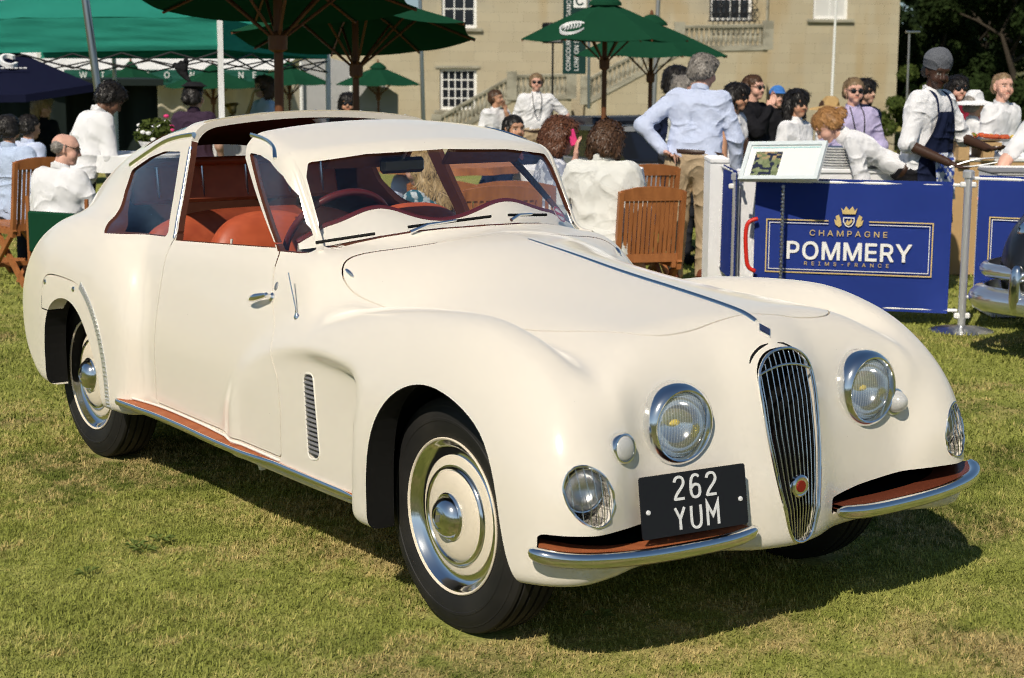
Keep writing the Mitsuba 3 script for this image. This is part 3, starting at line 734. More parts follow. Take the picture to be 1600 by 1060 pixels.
# ---- sides: running boards, louvres, stone guards, handles
for s in (-1, 1):
    x = np.linspace(-2.13, -.42, 60); t = (x + 2.13) / 1.71
    zt = .345 - .030 * t; y_in = np.array([abs(on_side(a, b, s)[1]) for a, b in zip(x, zt)]); y_in = ndimage.gaussian_filter1d(y_in, 5, mode='nearest')
    wd = np.interp(x, [-2.13, -2.08, -1.9, -1.4, -1.1, -.93, -.42], [.004, .045, .062, .055, .036, .012, .008])
    o = y_in + wd; root = newkey(CAR + '__running_board')
    k = 50
    n = len(x); rows = [np.c_[x, s * (y_in - .03), zt], np.c_[x, s * o, zt - .003], np.c_[x, s * o, zt - .018], np.c_[x, s * (y_in - .03), zt - .035]]
    v = np.vstack(rows); f = []
    for r0, r1 in ((0, 1), (1, 2), (2, 3), (3, 0)): f += [[r0 * n + i, r0 * n + i + 1, r1 * n + i + 1, r1 * n + i] for i in range(n - 1)]
    m = tmesh(v, f); m = m if s > 0 else m
    scene[root] = mikit.ply(m, 'terracotta_rubber')
    add('edging', sweep(np.c_[x, s * (o + .003), zt - .008], circ(.011, 10, .55, 1), (0, 0, 1), False, True, np.interp(t, [0, .02, .95, 1], [.3, 1, 1, .3])), 'chrome', root, smooth=50)
    xb = x[(x < -.90) & (x > -2.06)]; 
    add('bead', tube([(a, s * (max(np.interp(a, x, y_in), abs(on_side(a, np.interp(a, x, zt) + .006, s)[1])) + .001), np.interp(a, x, zt) + .005) for a in xb], .0045, 8), 'cream_matt', root, smooth=True)
    # louvre
    bk = prism_y(grow(LOU, .001), s * .743, s * .746)
    root = add('side_vent', bk, 'black', CAR, smooth=False)
    ring = np.array([on_side(a, b, s) for a, b in LOU])
    add('frame', sweep(ring, circ(.0035, 6), (0, s, 0), True), 'cream_matt', root)
    for j in range(18):
        z = .384 + j * .0145; seg = Polygon(LOU).intersection(LineString([(-2, z - .0), (0, z + .02)])).bounds
        if not seg: continue
        y = abs(on_side((seg[0] + seg[2]) / 2, z, s)[1])
        L = seg[2] - seg[0]
        add('slat', xf(box(L - .004, .013, .0022), rotx(-s * .35), ((seg[0] + seg[2]) / 2, s * (y - .004), (seg[1] + seg[3]) / 2)), 'grey_plastic', root, smooth=False)
    scene['bright_trim'] = {'type': 'twosided', 'b': {'type': 'principled', 'base_color': rgb((.72, .73, .75)), 'metallic': .6, 'roughness': .25}}
    # stone guard with its rows of dimples
    gp = spline([(-2.425, s * .83, .738), (-2.345, s * .835, .694), (-2.268, s * .838, .612), (-2.212, s * .838, .482), (-2.192, s * .838, .36), (-2.187, s * .835, .285)], 70)
    gp[:, 0] += .012; p = on_skin(gp); g = normal(p)
    root = add('stone_guard', sweep(p, np.array([(-.014, -.004), (.014, -.004), (.014, .0025), (-.014, .0025)]), g), 'bright_trim', CAR, smooth=False)
    for j in range(2, 68):
        if j % 2: continue
        t_ = vn(p[j + 1] - p[j - 1]); R = np.stack([np.cross(t_, g[j]), t_, g[j]], 1)
        add('rib', xf(box(.022, .0045, .005), R, p[j] + g[j] * .004), 'bright_trim', root, smooth=False)
    for q in ((-2.79, .712), (-2.475, .718)):
        c = on_side(q[0], q[1], s); add('wheel_spat_screw', xf(lathe([(0, .006), (.009, .005), (.011, 0)], 14), frame(normal(c)[0]), c), 'chrome', CAR)
    # handle, lock
    dk = K_dr if s < 0 else K_dl
    c = on_side(-1.095, .838, s); g = normal(c)[0]
    hd = add('handle', xf(lathe([(.016, -.002), (.015, .006), (.008, .012), (.007, .032), (.001, .034)], 16), frame(g), c), 'chrome', dk)
    p0 = c + g * .032; p1 = p0 + np.array([-.105, s * .006, -.030])
    add('lever', tube(spline([p0 + [.012, 0, .004], p0, p0 * .5 + p1 * .5 + g * .006, p1], 16), [.007, .008, .011, .013, .010, .004], 12), 'chrome', hd, smooth=True)
    c = on_side(-1.088, .875, s); g = normal(c)[0]
    add('lock', xf(lathe([(0, .004), (.008, .004), (.012, .002), (.013, -.002)], 16), frame(g) @ np.diag([.8, 1.2, 1]), c), 'dull_metal', dk)
    c = np.array([-1.2, s * .70, .262]); add('jacking_point', xf(lathe([(.018, -.03), (.018, .03), (.012, .03), (.012, -.02)], 16), rotx(.3), c), 'cream_matt', CAR)
c = on_side(-.905, .800, -1); g = normal(c)[0]
ant = add('aerial', xf(lathe([(.013, -.004), (.011, .003), (.006, .008), (.0035, .013), (.003, .02)], 14), frame(g * .4 + np.array([0, 0, 1.])), c), 'chrome', CAR)
add('rod', tube([c, c + np.array([-.055, .0, .135])], .0022, 8), 'chrome', ant)

# ---- wipers
for (y0, z0, y1, z1, arm) in ((-.56, 1.012, -.395, 1.042, 0), (-.29, 1.062, .02, 1.085, 1), (.10, 1.085, .30, 1.072, 1)):
    a, b = shoot((-.6, y0, z0), (-1, 0, 0), .9), shoot((-.6, y1, z1), (-1, 0, 0), .9)
    w = add('wiper', tube([a + [.014, 0, .004], b + [.014, 0, .004]], .005, 8), 'black', CAR)
    if arm:
        m_ = a * .45 + b * .55
        add('arm', tube([a + [.03, -.02 * 0, -.012], a * .8 + b * .2 + [.032, 0, .006], m_ + [.026, 0, .008]], [.007, .005, .004], 8), 'chrome', w)

# ---- cabin
def pad(sx, sy, sz, c, e=.05, R=None, power=3.2, sub=4):
    m = trimesh.creation.icosphere(subdivisions=sub); v = m.vertices; k = (np.abs(v) ** power).sum(1) ** (1 / power)
    m.vertices = v / k[:, None] * np.array([sx, sy, sz]) / 2
    return xf(m, R, c)
for s in (-1, 1):
    seat = add('seat', pad(.50, .50, .18, (-1.50, s * .33, .60)), 'red_leather', CAR, smooth=True)
    add('backrest', pad(.17, .52, .56, (-1.80, s * .33, .775), R=roty(-.22), power=2.6), 'red_leather', seat, smooth=True)
    add('piping', tube([(-1.80 + .075 + .22 * (z - .775), s * .33 - .225 + .0 * z, z) for z in np.linspace(.66, .97, 8)], .005, 6), 'cream_matt', seat, smooth=True)
bs = add('rear_seat', pad(.45, 1.0, .2, (-2.25, 0, .58)), 'black', CAR, smooth=True)
add('backrest', pad(.16, 1.06, .46, (-2.52, 0, .77), R=roty(-.2)), 'red_leather', bs, smooth=True)
pn = add('rear_trim_panel', xf(box(.03, .98, .17, bevel=.012), roty(-.25), (-2.74, 0, 1.095)), 'trim_leather', CAR, smooth=False)
add('roll', tube([(-2.72, y, 1.185) for y in np.linspace(-.5, .5, 9)], .018, 10), 'red_leather', pn, smooth=True)
for y in (-.37, -.165, .04, .245, .41): add('chrome_strip', tube([(-2.715, y, 1.035), (-2.735, y, 1.165)], .006, 8), 'chrome', pn)
hump = lambda y: 1.030 + .060 * np.exp(-((np.abs(y) - .27) / .15) ** 2) + .022 * np.exp(-(y / .12) ** 2) * 0 + .020
ys = np.linspace(-.585, .585, 60)
front = np.array([shoot((-.55, y, np.interp(abs(y), [0, .2, .37, .5, .6], [1.060, 1.055, 1.038, 1.015, .997])), (-1, 0, 0), .9) for y in ys]) - [.045, 0, .012]
rear = np.array([(-1.13, y, hump(y) - .04 * max(abs(y) - .48, 0) / .1) for y in ys]); mid = (front + rear) / 2 + [0, 0, .006]
n = len(ys); v = np.vstack([front, mid, rear, rear + [-.03, 0, -.20], ])
f = [[r * n + i, r * n + i + 1, (r + 1) * n + i + 1, (r + 1) * n + i] for r in range(3) for i in range(n - 1)]
dash = add('dashboard', tmesh(v, f), 'cream_matt', CAR, smooth=40)
add('roll', tube(rear + [-.006, 0, .002], .010, 10), 'dark_red', dash, smooth=True)
# steering wheel
sc_, sd = np.array([-1.33, -.315, .985]), vn([-.86, 0, .5]); RS = frame(sd, (0, 1, 0))
a = np.linspace(0, 2 * np.pi, 60, endpoint=False)
sw = add('steering_wheel', xf(sweep(np.stack([.205 * np.cos(a), .205 * np.sin(a), 0 * a], 1), circ(.0125, 10), (0, 0, 1), True), RS, sc_), 'dark_red', CAR, smooth=True)
add('hub', xf(lathe([(.001, .02), (.03, .018), (.04, 0), (.03, -.05), (.02, -.25)], 20), RS, sc_), 'dark_red', sw)
for k in range(3):
    b = math.pi / 2 + k * 2 * math.pi / 3
    add('spoke', xf(tube([(0, 0, 0), (.2 * math.cos(b), .2 * math.sin(b), 0)], .006, 8), RS, sc_), 'chrome', sw)
mr = add('mirror', xf(box(.03, .20, .055, bevel=.012), rotz(.15), (-1.21, -.12, 1.25)), 'black_gloss', CAR)
add('stem', tube([(-1.21, -.12, 1.27), (-1.18, -.12, 1.305)], .006, 8), 'chrome', mr)
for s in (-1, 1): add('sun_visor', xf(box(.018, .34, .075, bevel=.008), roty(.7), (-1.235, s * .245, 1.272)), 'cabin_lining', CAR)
fl = box(2.5, 1.36, .02, (-2.05, 0, .415)); add('floor', fl, 'black', CAR, smooth=False)
# badge stuck inside the windscreen
diffuse('sticker_white', (.75, .72, .72), .6); diffuse('sticker_red', (.45, .05, .08), .6)
q = shoot((-.6, .435, 1.068), (-1, 0, 0), .9); g = normal(q)[0]
st = add('windscreen_sticker', xf(lathe([(.001, .001), (.034, .001), (.034, 0)], 28), frame(g, (0, 1, 0)), q - g * .010), 'sticker_white', CAR)
add('band', xf(lathe([(.0335, .0022), (.0335, .0026), (.027, .0026), (.027, .0022)], 28, True), frame(g, (0, 1, 0)), q - g * .010), 'sticker_red', st)
add('bar', xf(box(.052, .014, .001, (0, 0, .0024)), frame(g, (0, 1, 0)), q - g * .010), 'sticker_red', st)
# ------------------------------------------------------------------ the setting
F2 = vn([_F[0], _F[1], 0]); R2 = vn([_R[0], _R[1], 0])
_cr, _sr = math.cos(ROLL), math.sin(ROLL)
_RR, _UU = _cr * _R + _sr * _U, -_sr * _R + _cr * _U
def at(px, py, d):
    """the point d metres away (along the ground, in the direction of view) seen at that place of the photograph"""
    q = _F + _RR * (px - 800) / FPX - _UU * (py - 530) / FPX
    return CAM + q * (d / (q @ F2))
def facing(deg):
    """0 towards the camera, 90 to the right of the picture, 180 away from it"""
    a = math.radians(deg); return -F2 * math.cos(a) + R2 * math.sin(a)
def RV(deg=0):
    """local x to the right of the picture, y away, z up (deg turns it about z)"""
    return np.stack([R2, F2, [0, 0, 1]], 1) @ rotz(math.radians(deg))

def _grass_col(p, dryadd=0.0):
    big = fbm(p.x * .55 + 3.1, p.y * .55, 0, 3); mid = fbm(p.x * 2.3, p.y * 2.3, 3.0, 3); fine = fbm(p.x * 11, p.y * 11, 5.0, 2)
    dry = smoothstep(.49, .72, .40 * big + .34 * mid + .26 * fine + dryadd)
    g = mix((.205, .232, .048), (.345, .355, .100), fine)
    g = mix(g, (.135, .165, .036), smoothstep(.52, .74, mid))
    return mix(g, (.44, .34, .155), dry * .85)
def _turf(p, n, uv):
    sp = noise(p.x * 160, p.y * 160); return _grass_col(p) * (.62 + .5 * sp)
def _turf_b(p, n, uv): return fbm(p.x * 90, p.y * 90, 0, 3) * .02
scene['turf'] = {'type': 'twosided', 'b': {'type': 'bumpmap', 'arbitrary': proc(_turf_b), 'scale': 1.0, 'b': {'type': 'principled', 'base_color': proc(_turf), 'roughness': .9, 'specular': .15}}}
gu = np.concatenate([np.linspace(-12, 32, 90), np.array([40, 60, 90, 140, 220, 360])]); gr = np.concatenate([[-300, -150, -80, -40], np.linspace(-25, 25, 60), [40, 80, 150, 300]])
UU, RRg = np.meshgrid(gu, gr, indexing='ij'); xy = CAM[:2] + UU[..., None] * F2[:2] + RRg[..., None] * R2[:2]
zz = gz(xy[..., 0], xy[..., 1]); n1, n2 = UU.shape; ii = np.arange(n1 * n2).reshape(n1, n2)
lawn = tmesh(np.c_[xy.reshape(-1, 2), zz.ravel()], np.stack([ii[:-1, :-1], ii[1:, :-1], ii[1:, 1:], ii[:-1, 1:]], -1).reshape(-1, 4))
if lawn.face_normals[:, 2].mean() < 0: lawn.invert()
add('lawn', lawn, 'turf', smooth=True, kind='structure')

# ---- mansion, some 75 m away, facing us
DB = 75.0; S = DB / FPX * 1.014
def _stone(p, n, uv):
    a = p.x * R2[0] + p.y * R2[1]; z = p.z
    row = dr.floor(z / .42); sh = cell_rand(row, 3) * .9
    u = a / 1.05 + sh; col = dr.floor(u)
    tone = cell_rand(col, row, 1)
    jz = smoothstep(.04, .0, dr.abs(z / .42 - row - .0)); ju = smoothstep(.018, .0, u - col)
    c = mix((.41, .355, .245), (.48, .425, .305), tone * .6 + .4 * fbm(a * 1.3, z * 1.3))
    st = smoothstep(.5, .8, fbm(a * 1.1, z * .22, 4.0)) 
    c = mix(c, (.37, .25, .10), st * .40)
    c = mix(c, (.33, .31, .25), smoothstep(.55, .8, fbm(a * .5, z * .5, 9.0)) * .5)
    return c * (1 - .36 * dr.maximum(jz, ju))
diffuse('ashlar', proc(_stone), .85, .2)
def _bal(p, n, uv):
    return mix((.36, .34, .27), (.24, .225, .175), smoothstep(.4, .7, fbm(p.x * 1.5, p.y * 1.5, p.z * 2.5)))
diffuse('weathered_stone', proc(_bal), .85, .2)
diffuse('white_paint', (.78, .78, .76), .5)
diffuse('window_dark', (.012, .014, .02), .08, .6)
diffuse('blind', (.60, .60, .58), .7)
MAN = thing('mansion', 'pale stone mansion with white sash windows and an outside stair', 'building')
RM = RV()
def fx(px): return at(px, 83, DB)
def mbox(name, x0, x1, y0, y1, d0, d1, mat, parent, bevel=0, smooth=False, raw=False, D=None):
    """box by picture columns/rows at the mansion's distance; d0..d1 in metres towards us (negative) or away"""
    D = D or DB
    a, b = at(x0, y1, D), at(x1, y0, D); c = (a + b) / 2; w = (b - a) @ R2; h = b[2] - a[2]
    m = xf(box(w, abs(d1 - d0), h, bevel=bevel), RM, c + F2 * (d0 + d1) / 2)
    return m if raw else add(name, m, mat, parent, smooth=smooth)
# facade with openings
W_ = [(690, 745, -95, 44), (687, 745, 107, 172), (1270, 1329, -95, 30), (1108, 1178, -95, 33)]
xl, xr = fx(470), fx(1403); wd = (xr - xl) @ R2
zt, zbm = 9.0, -3.5
zlow = float(at(640, 22, DB)[2]); wl_ = (fx(657) - xl) @ R2
outl = Polygon([(0, zbm), (wd, zbm), (wd, zt), (wl_, zt), (wl_, zlow), (0, zlow)])
for (a, b, t_, bt) in W_:
    p0, p1 = at(a, bt, DB), at(b, t_, DB); outl = outl.difference(Polygon([((p0 - xl) @ R2, p0[2]), ((p1 - xl) @ R2, p0[2]), ((p1 - xl) @ R2, p1[2]), ((p0 - xl) @ R2, p1[2])]))
m = prism(outl, 0, .5); v = m.vertices; m.vertices = np.stack([v[:, 0], v[:, 2], v[:, 1]], 1); m.fix_normals()
add('wall', xf(m, RM, np.array([xl[0], xl[1], 0])), 'ashlar', MAN, smooth=False)
add('side_wall', xf(box(.5, 14, zt - zbm, (wd - .25, 7.51, (zt + zbm) / 2)), RM, np.array([xl[0], xl[1], 0])), 'ashlar', MAN, smooth=False)
add('coping', xf(box(wl_, .7, .16, (wl_ / 2, .25, zlow + .08)), RM, np.array([xl[0], xl[1], 0])), 'weathered_stone', MAN, smooth=False)
add('roof', xf(box(wd - wl_ + .6, 15, .5, (wl_ + (wd - wl_) / 2, 7.2, zt + .25)), RM, np.array([xl[0], xl[1], 0])), 'weathered_stone', MAN, smooth=False)
def sash(a, b, t_, bt, cols, rows, dark='window_dark', surround=True):
    w = newkey(MAN + '__window'); p0, p1 = at(a, bt, DB), at(b, t_, DB); W, Hh = (p1 - p0) @ R2, p1[2] - p0[2]; o = p0 + F2 * .16
    def put(nm, m, mat): return add(nm, xf(m, RM, o), mat, w, smooth=False)
    fr = Polygon([(0, 0), (W, 0), (W, Hh), (0, Hh)]); 
    for i in range(cols):
        for j in range(rows):
            bw, bh = .11, .11; cw, ch = (W - 2 * bw) / cols, (Hh - 2 * bh) / rows
            fr = fr.difference(Polygon([(bw + i * cw + .022, bh + j * ch + .022), (bw + (i + 1) * cw - .022, bh + j * ch + .022), (bw + (i + 1) * cw - .022, bh + (j + 1) * ch - .022), (bw + i * cw + .022, bh + (j + 1) * ch - .022)]))
    m = prism(fr, 0, .06); v = m.vertices; m.vertices = np.stack([v[:, 0], v[:, 2], v[:, 1]], 1); m.fix_normals()
    scene[w] = mikit.ply(xf(m, RM, o), 'white_paint')
    for i in range(cols):
        for j in range(rows):
            cw, ch = (W - .22) / cols, (Hh - .22) / rows
            put('pane', box(cw - .03, .012, ch - .03, (.11 + (i + .5) * cw, .045, .11 + (j + .5) * ch)), dark)
    if surround:
        put('sill', box(W + .5, .34, .13, (W / 2, -.16, -.067)), 'weathered_stone')
    return w
sash(690, 745, -95, 44, 3, 5)
sash(687, 745, 107, 172, 5, 4)
sash(1270, 1329, -95, 30, 2, 2, 'blind')
sash(1108, 1178, -95, 33, 4, 4, 'window_dark', False)
mbox('lintel', 680, 750, 103, 106.5, -.09, .1, 'weathered_stone', MAN)
mbox('downpipe', 1196, 1202, -80, 40, -.22, -.02, 'weathered_stone', MAN)
# iron balcony guard before the garden door: scrolls
gm = []
for i in range(9):
    x0 = 1110 + i * 8.2
    a = at(x0, 33, DB - .6); b = at(x0, -6, DB - .6); gm.append(tube([a, b], .022, 5))
    for j in range(3):
        c = at(x0 + 4, 28 - j * 13, DB - .6); t_ = np.linspace(0, 2 * np.pi, 14)
        gm.append(tube([c + R2 * .10 * math.cos(q) + np.array([0, 0, .15 * math.sin(q)]) for q in t_], .016, 4))
gm += [tube([at(1106, -6, DB - .6), at(1182, -6, DB - .6)], .03, 5), tube([at(1106, 33, DB - .6), at(1182, 33, DB - .6)], .03, 5)]
diffuse('wrought_iron', (.02, .02, .022), .5)
k = add('window_guard', cat(gm), 'wrought_iron', MAN, smooth=True); label(k, kind='stuff')

# ---- outside stair with balustrades
STAIR = thing('garden_stair', 'weathered stone garden stair with turned balusters rising along the mansion front', 'stairs')
DS = DB - 3.2
def bal_run(x0, y0, x1, y1, n):
    """balustrade from (x0,y0) to (x1,y1) (rail top, picture coordinates)"""
    a, b = at(x0, y0, DS), at(x1, y1, DS); hgt = .86
    rail = newkey(STAIR + '__balustrade')
    sec = np.array([(-.15, -.13), (.15, -.13), (.18, -.03), (.12, 0), (-.12, 0), (-.18, -.03)])
    scene[rail] = mikit.ply(sweep([a, b], sec), 'weathered_stone')
    add('plinth', sweep([a - [0, 0, hgt], b - [0, 0, hgt]], np.array([(-.16, -.2), (.16, -.2), (.16, .0), (-.16, .0)])), 'weathered_stone', rail, smooth=False)
    prof = [(.075, 0), (.075, .05), (.05, .08), (.095, .22), (.085, .34), (.045, .48), (.05, .60), (.075, .63), (.075, .74)]
    ms = []
    for i in range(n):
        p = a + (b - a) * (i + .5) / n; ms.append(xf(lathe(prof, 8), None, p - [0, 0, hgt]))
    k = add('balusters', cat(ms), 'weathered_stone', rail, smooth=40); label(k, kind='stuff')
    for p in (a, b): add('pier', xf(box(.42, .42, hgt + .32, (0, 0, -hgt / 2 - .02)), RM, p), 'weathered_stone', rail, smooth=False)
    return a, b, hgt
runs = [(682, 184, 800, 117, 18), (800, 117, 893, 115, 13), (915, 124, 1062, 45, 21), (1062, 40, 1200, 38, 18)]
for q in runs: bal_run(*q)
# solid stone below the runs, and steps
for (x0, y0, x1, y1, n) in runs:
    a, b = at(x0, y0, DS), at(x1, y1, DS); a[2] -= 1.05; b[2] -= 1.05
    w = (b - a) @ R2; pl = Polygon([(0, -3.6), (w, -3.6), (w, b[2]), (0, a[2])])
    m = prism(pl, -.1, 2.6); v = m.vertices; m.vertices = np.stack([v[:, 0], v[:, 2], v[:, 1]], 1); m.fix_normals()
    add('side_wall', xf(m, RM, [a[0], a[1], 0]), 'ashlar', STAIR, smooth=False)

# ---- trees at the right
def _leafc(c0, c1):
    def f(p, n, uv):
        a = cell_rand(dr.floor(p.x * 7), dr.floor(p.y * 7), dr.floor(p.z * 7)); b = fbm(p.x * .9, p.y * .9, p.z * .9)
        return mix(c0, c1, a * .5 + b * .5)
    return f
def leafmat(key, c0, c1):
    scene[key] = {'type': 'principledthin', 'base_color': proc(_leafc(c0, c1)), 'roughness': .6, 'spec_trans': 0.0, 'diff_trans': .5, 'eta': 1.35}
leafmat('leaf_dark', (.018, .032, .012), (.045, .070, .022)); leafmat('leaf_mid', (.045, .075, .02), (.12, .15, .04)); leafmat('leaf_far', (.015, .028, .014), (.035, .055, .022))
def _bark(p, n, uv): return mix((.025, .02, .014), (.06, .048, .034), fbm(p.x * 6, p.y * 6, p.z * 1.5))
diffuse('bark', proc(_bark), .9)
def leaves(cs, rs, n, size, seed, squash=.8):
    """leaf faces spread through clumps at cs (k,3) with radii rs"""
    rg = np.random.default_rng(seed); cs, rs = np.asarray(cs), np.asarray(rs); w = rs ** 2.2; k = rg.choice(len(cs), n, p=w / w.sum())
    d = rg.normal(size=(n, 3)); d /= np.linalg.norm(d, axis=1, keepdims=True); rad = rg.uniform(.45, 1, n) ** .5
    c = cs[k] + d * (rs[k] * rad)[:, None] * [1, 1, squash]
    nn = d + rg.normal(size=(n, 3)) * .7; nn /= np.linalg.norm(nn, axis=1, keepdims=True)
    t = np.cross(nn, rg.normal(size=(n, 3))); t /= np.linalg.norm(t, axis=1, keepdims=True); b = np.cross(nn, t)
    s = size * rg.uniform(.6, 1.4, n)[:, None]
    v = np.stack([c - t * s, c - b * s * .45 + nn * s * .12, c + t * s, c + b * s * .45 + nn * s * .12], 1).reshape(-1, 3); i = np.arange(n)[:, None] * 4
    return tmesh(v, np.vstack([i + [0, 1, 2], i + [0, 2, 3]]))
def tree(name, text, base, h, r, seed, mat, n=16000, size=.13, trunk=.28, low=.12, group=None):
    rg = np.random.default_rng(seed); t = thing(name, text, 'tree', group)
    base = np.asarray(base, float); pts = [base + [rg.normal() * .12 * k, rg.normal() * .12 * k, h * .8 * k / 5] for k in range(6)]
    tr = [tube(pts, [trunk, trunk * .75, trunk * .5, trunk * .3, trunk * .15, .03], 10)]
    cs, rs = [], []
    for k in range(26):
        z = h * rg.uniform(low, 1.0); fr = z / h; ww = r * (math.sin(math.pi * min(1, .18 + fr * .80)) ** .7)
        a = rg.uniform(0, 2 * np.pi); q = ww * math.sqrt(rg.uniform(.05, 1)); c = base + [q * math.cos(a), q * math.sin(a), z]
        cs.append(c); rs.append(r * rg.uniform(.22, .42))
        if k < 12: tr.append(tube([base + [0, 0, max(z * .75, h * .1)], (base + [0, 0, z * .8]) * .5 + c * .5, c], [trunk * .35, trunk * .2, .03], 6))
    mm = m3.Manifold()
    for q in tr: mm = mm + man(q) if man(q).status() == m3.Error.NoError else mm
    add('trunk', unman(mm), 'bark', t, smooth=True)
    k = add('crown', leaves(cs, rs, n, size, seed + 1), mat, t, smooth=False)
    return t
def base(px, d): q = at(px, 83, d); return np.array([q[0], q[1], float(gz(q[0], q[1]))])
tree('evergreen_tree', 'tall dark tree just right of the mansion corner', base(1470, 84), 11, 3.6, 11, 'leaf_dark', 20000, .17)
tree('evergreen_tree', 'tall dark tree at the right edge behind the man in white shirt', base(1580, 78), 11, 3.8, 12, 'leaf_dark', 20000, .17)
tree('evergreen_tree', 'dark tree behind the chef and the woman in maroon', base(1530, 92), 12, 4.4, 13, 'leaf_far', 20000, .2, low=.02)
tree('shrub_tree', 'lighter green bushy tree close against the mansion corner', base(1425, 66), 3.6, 1.25, 14, 'leaf_mid', 7000, .10, .1, .05)
tree('evergreen_tree', 'dark tree rising far behind the mansion corner and street lamp', base(1430, 108), 13, 4.5, 15, 'leaf_far', 16000, .22, low=.02)
tree('evergreen_tree', 'dark tree far right behind all the others', base(1640, 104), 13, 5, 16, 'leaf_far', 16000, .22, low=.02)
# a far belt of woodland round the park
rg = np.random.default_rng(77); cs, rs = [], []
for a in np.arange(0, 2 * np.pi, .035):
    d_ = np.array([math.cos(a), math.sin(a), 0]); 
    if d_ @ F2 > .9 and d_ @ R2 < .12: continue
    q = CAM * [1, 1, 0] + d_ * rg.uniform(125, 150)
    for k in range(3): cs.append(q + [rg.normal() * 2, rg.normal() * 2, rg.uniform(1, 10)]); rs.append(rg.uniform(3.5, 5.5))
add('distant_wood', leaves(cs, rs, 42000, .62, 5), 'leaf_far', smooth=False, kind='stuff', text='far belt of dark woodland round the park', cat='woodland')
lp = thing('street_lamp', 'small grey street lamp before the dark trees', 'lamp')
q = base(1421, 62); tp = at(1421, 50, 62)
add('post', tube([q, tp], .035, 8), 'dull_metal', lp); add('head', xf(box(.5, .2, .07, (.12, 0, 0), .02), RM, tp), 'steel', lp, smooth=False)
# ------------------------------------------------------------------ tents, parasols, barriers, chairs, tables
def fabric(key, c, c2=None, tr=0.0, rough=.8):
    c2 = c2 or tuple(x * .82 for x in c)
    def f(p, n, uv, c=c, c2=c2): return mix(c, c2, fbm(p.x * 1.7, p.y * 1.7, p.z * 3.0))
    if tr: scene[key] = {'type': 'principledthin', 'base_color': proc(f), 'roughness': rough, 'diff_trans': tr, 'spec_trans': 0.0, 'eta': 1.3}
    else: diffuse(key, proc(f), rough, .25)
fabric('canvas_green', (.012, .062, .032), tr=.05); fabric('canvas_teal', (.022, .20, .145), (.03, .24, .18), tr=.2); fabric('canvas_navy', (.012, .014, .035), tr=.05)
fabric('canvas_white', (.78, .78, .76), (.70, .70, .69), tr=.35); fabric('drape_cream', (.55, .50, .38)); fabric('drape_grey', (.40, .40, .40)); fabric('banner_green', (.008, .040, .036)); fabric('valance_green', (.010, .085, .06))
fabric('cloth_white', (.80, .80, .80), (.74, .74, .76)); fabric('cloth_dark', (.012, .02, .018))
diffuse('print_white', (.80, .80, .80), .6); diffuse('print_gold', (.62, .47, .20), .45)
def _teak(p, n, uv):
    g = fbm(p.x * 30, p.y * 30, p.z * 6); return mix((.24, .082, .026), (.43, .165, .055), g)
diffuse('teak', proc(_teak), .5, .35)
def _dwood(p, n, uv): return mix((.10, .036, .014), (.19, .075, .03), fbm(p.x * 25, p.y * 25, p.z * 5))
diffuse('dark_wood', proc(_dwood), .5, .35)
def _bluef(p, n, uv):
    return mix((.010, .030, .20), (.014, .038, .25), fbm(p.x * 2, p.y * 2, p.z * 4))
diffuse('banner_blue', proc(_bluef), .7, .25)
diffuse('white_plastic', (.80, .80, .79), .4); diffuse('red_plastic', (.62, .03, .02), .35); diffuse('grey_plastic', (.2, .2, .21), .5)

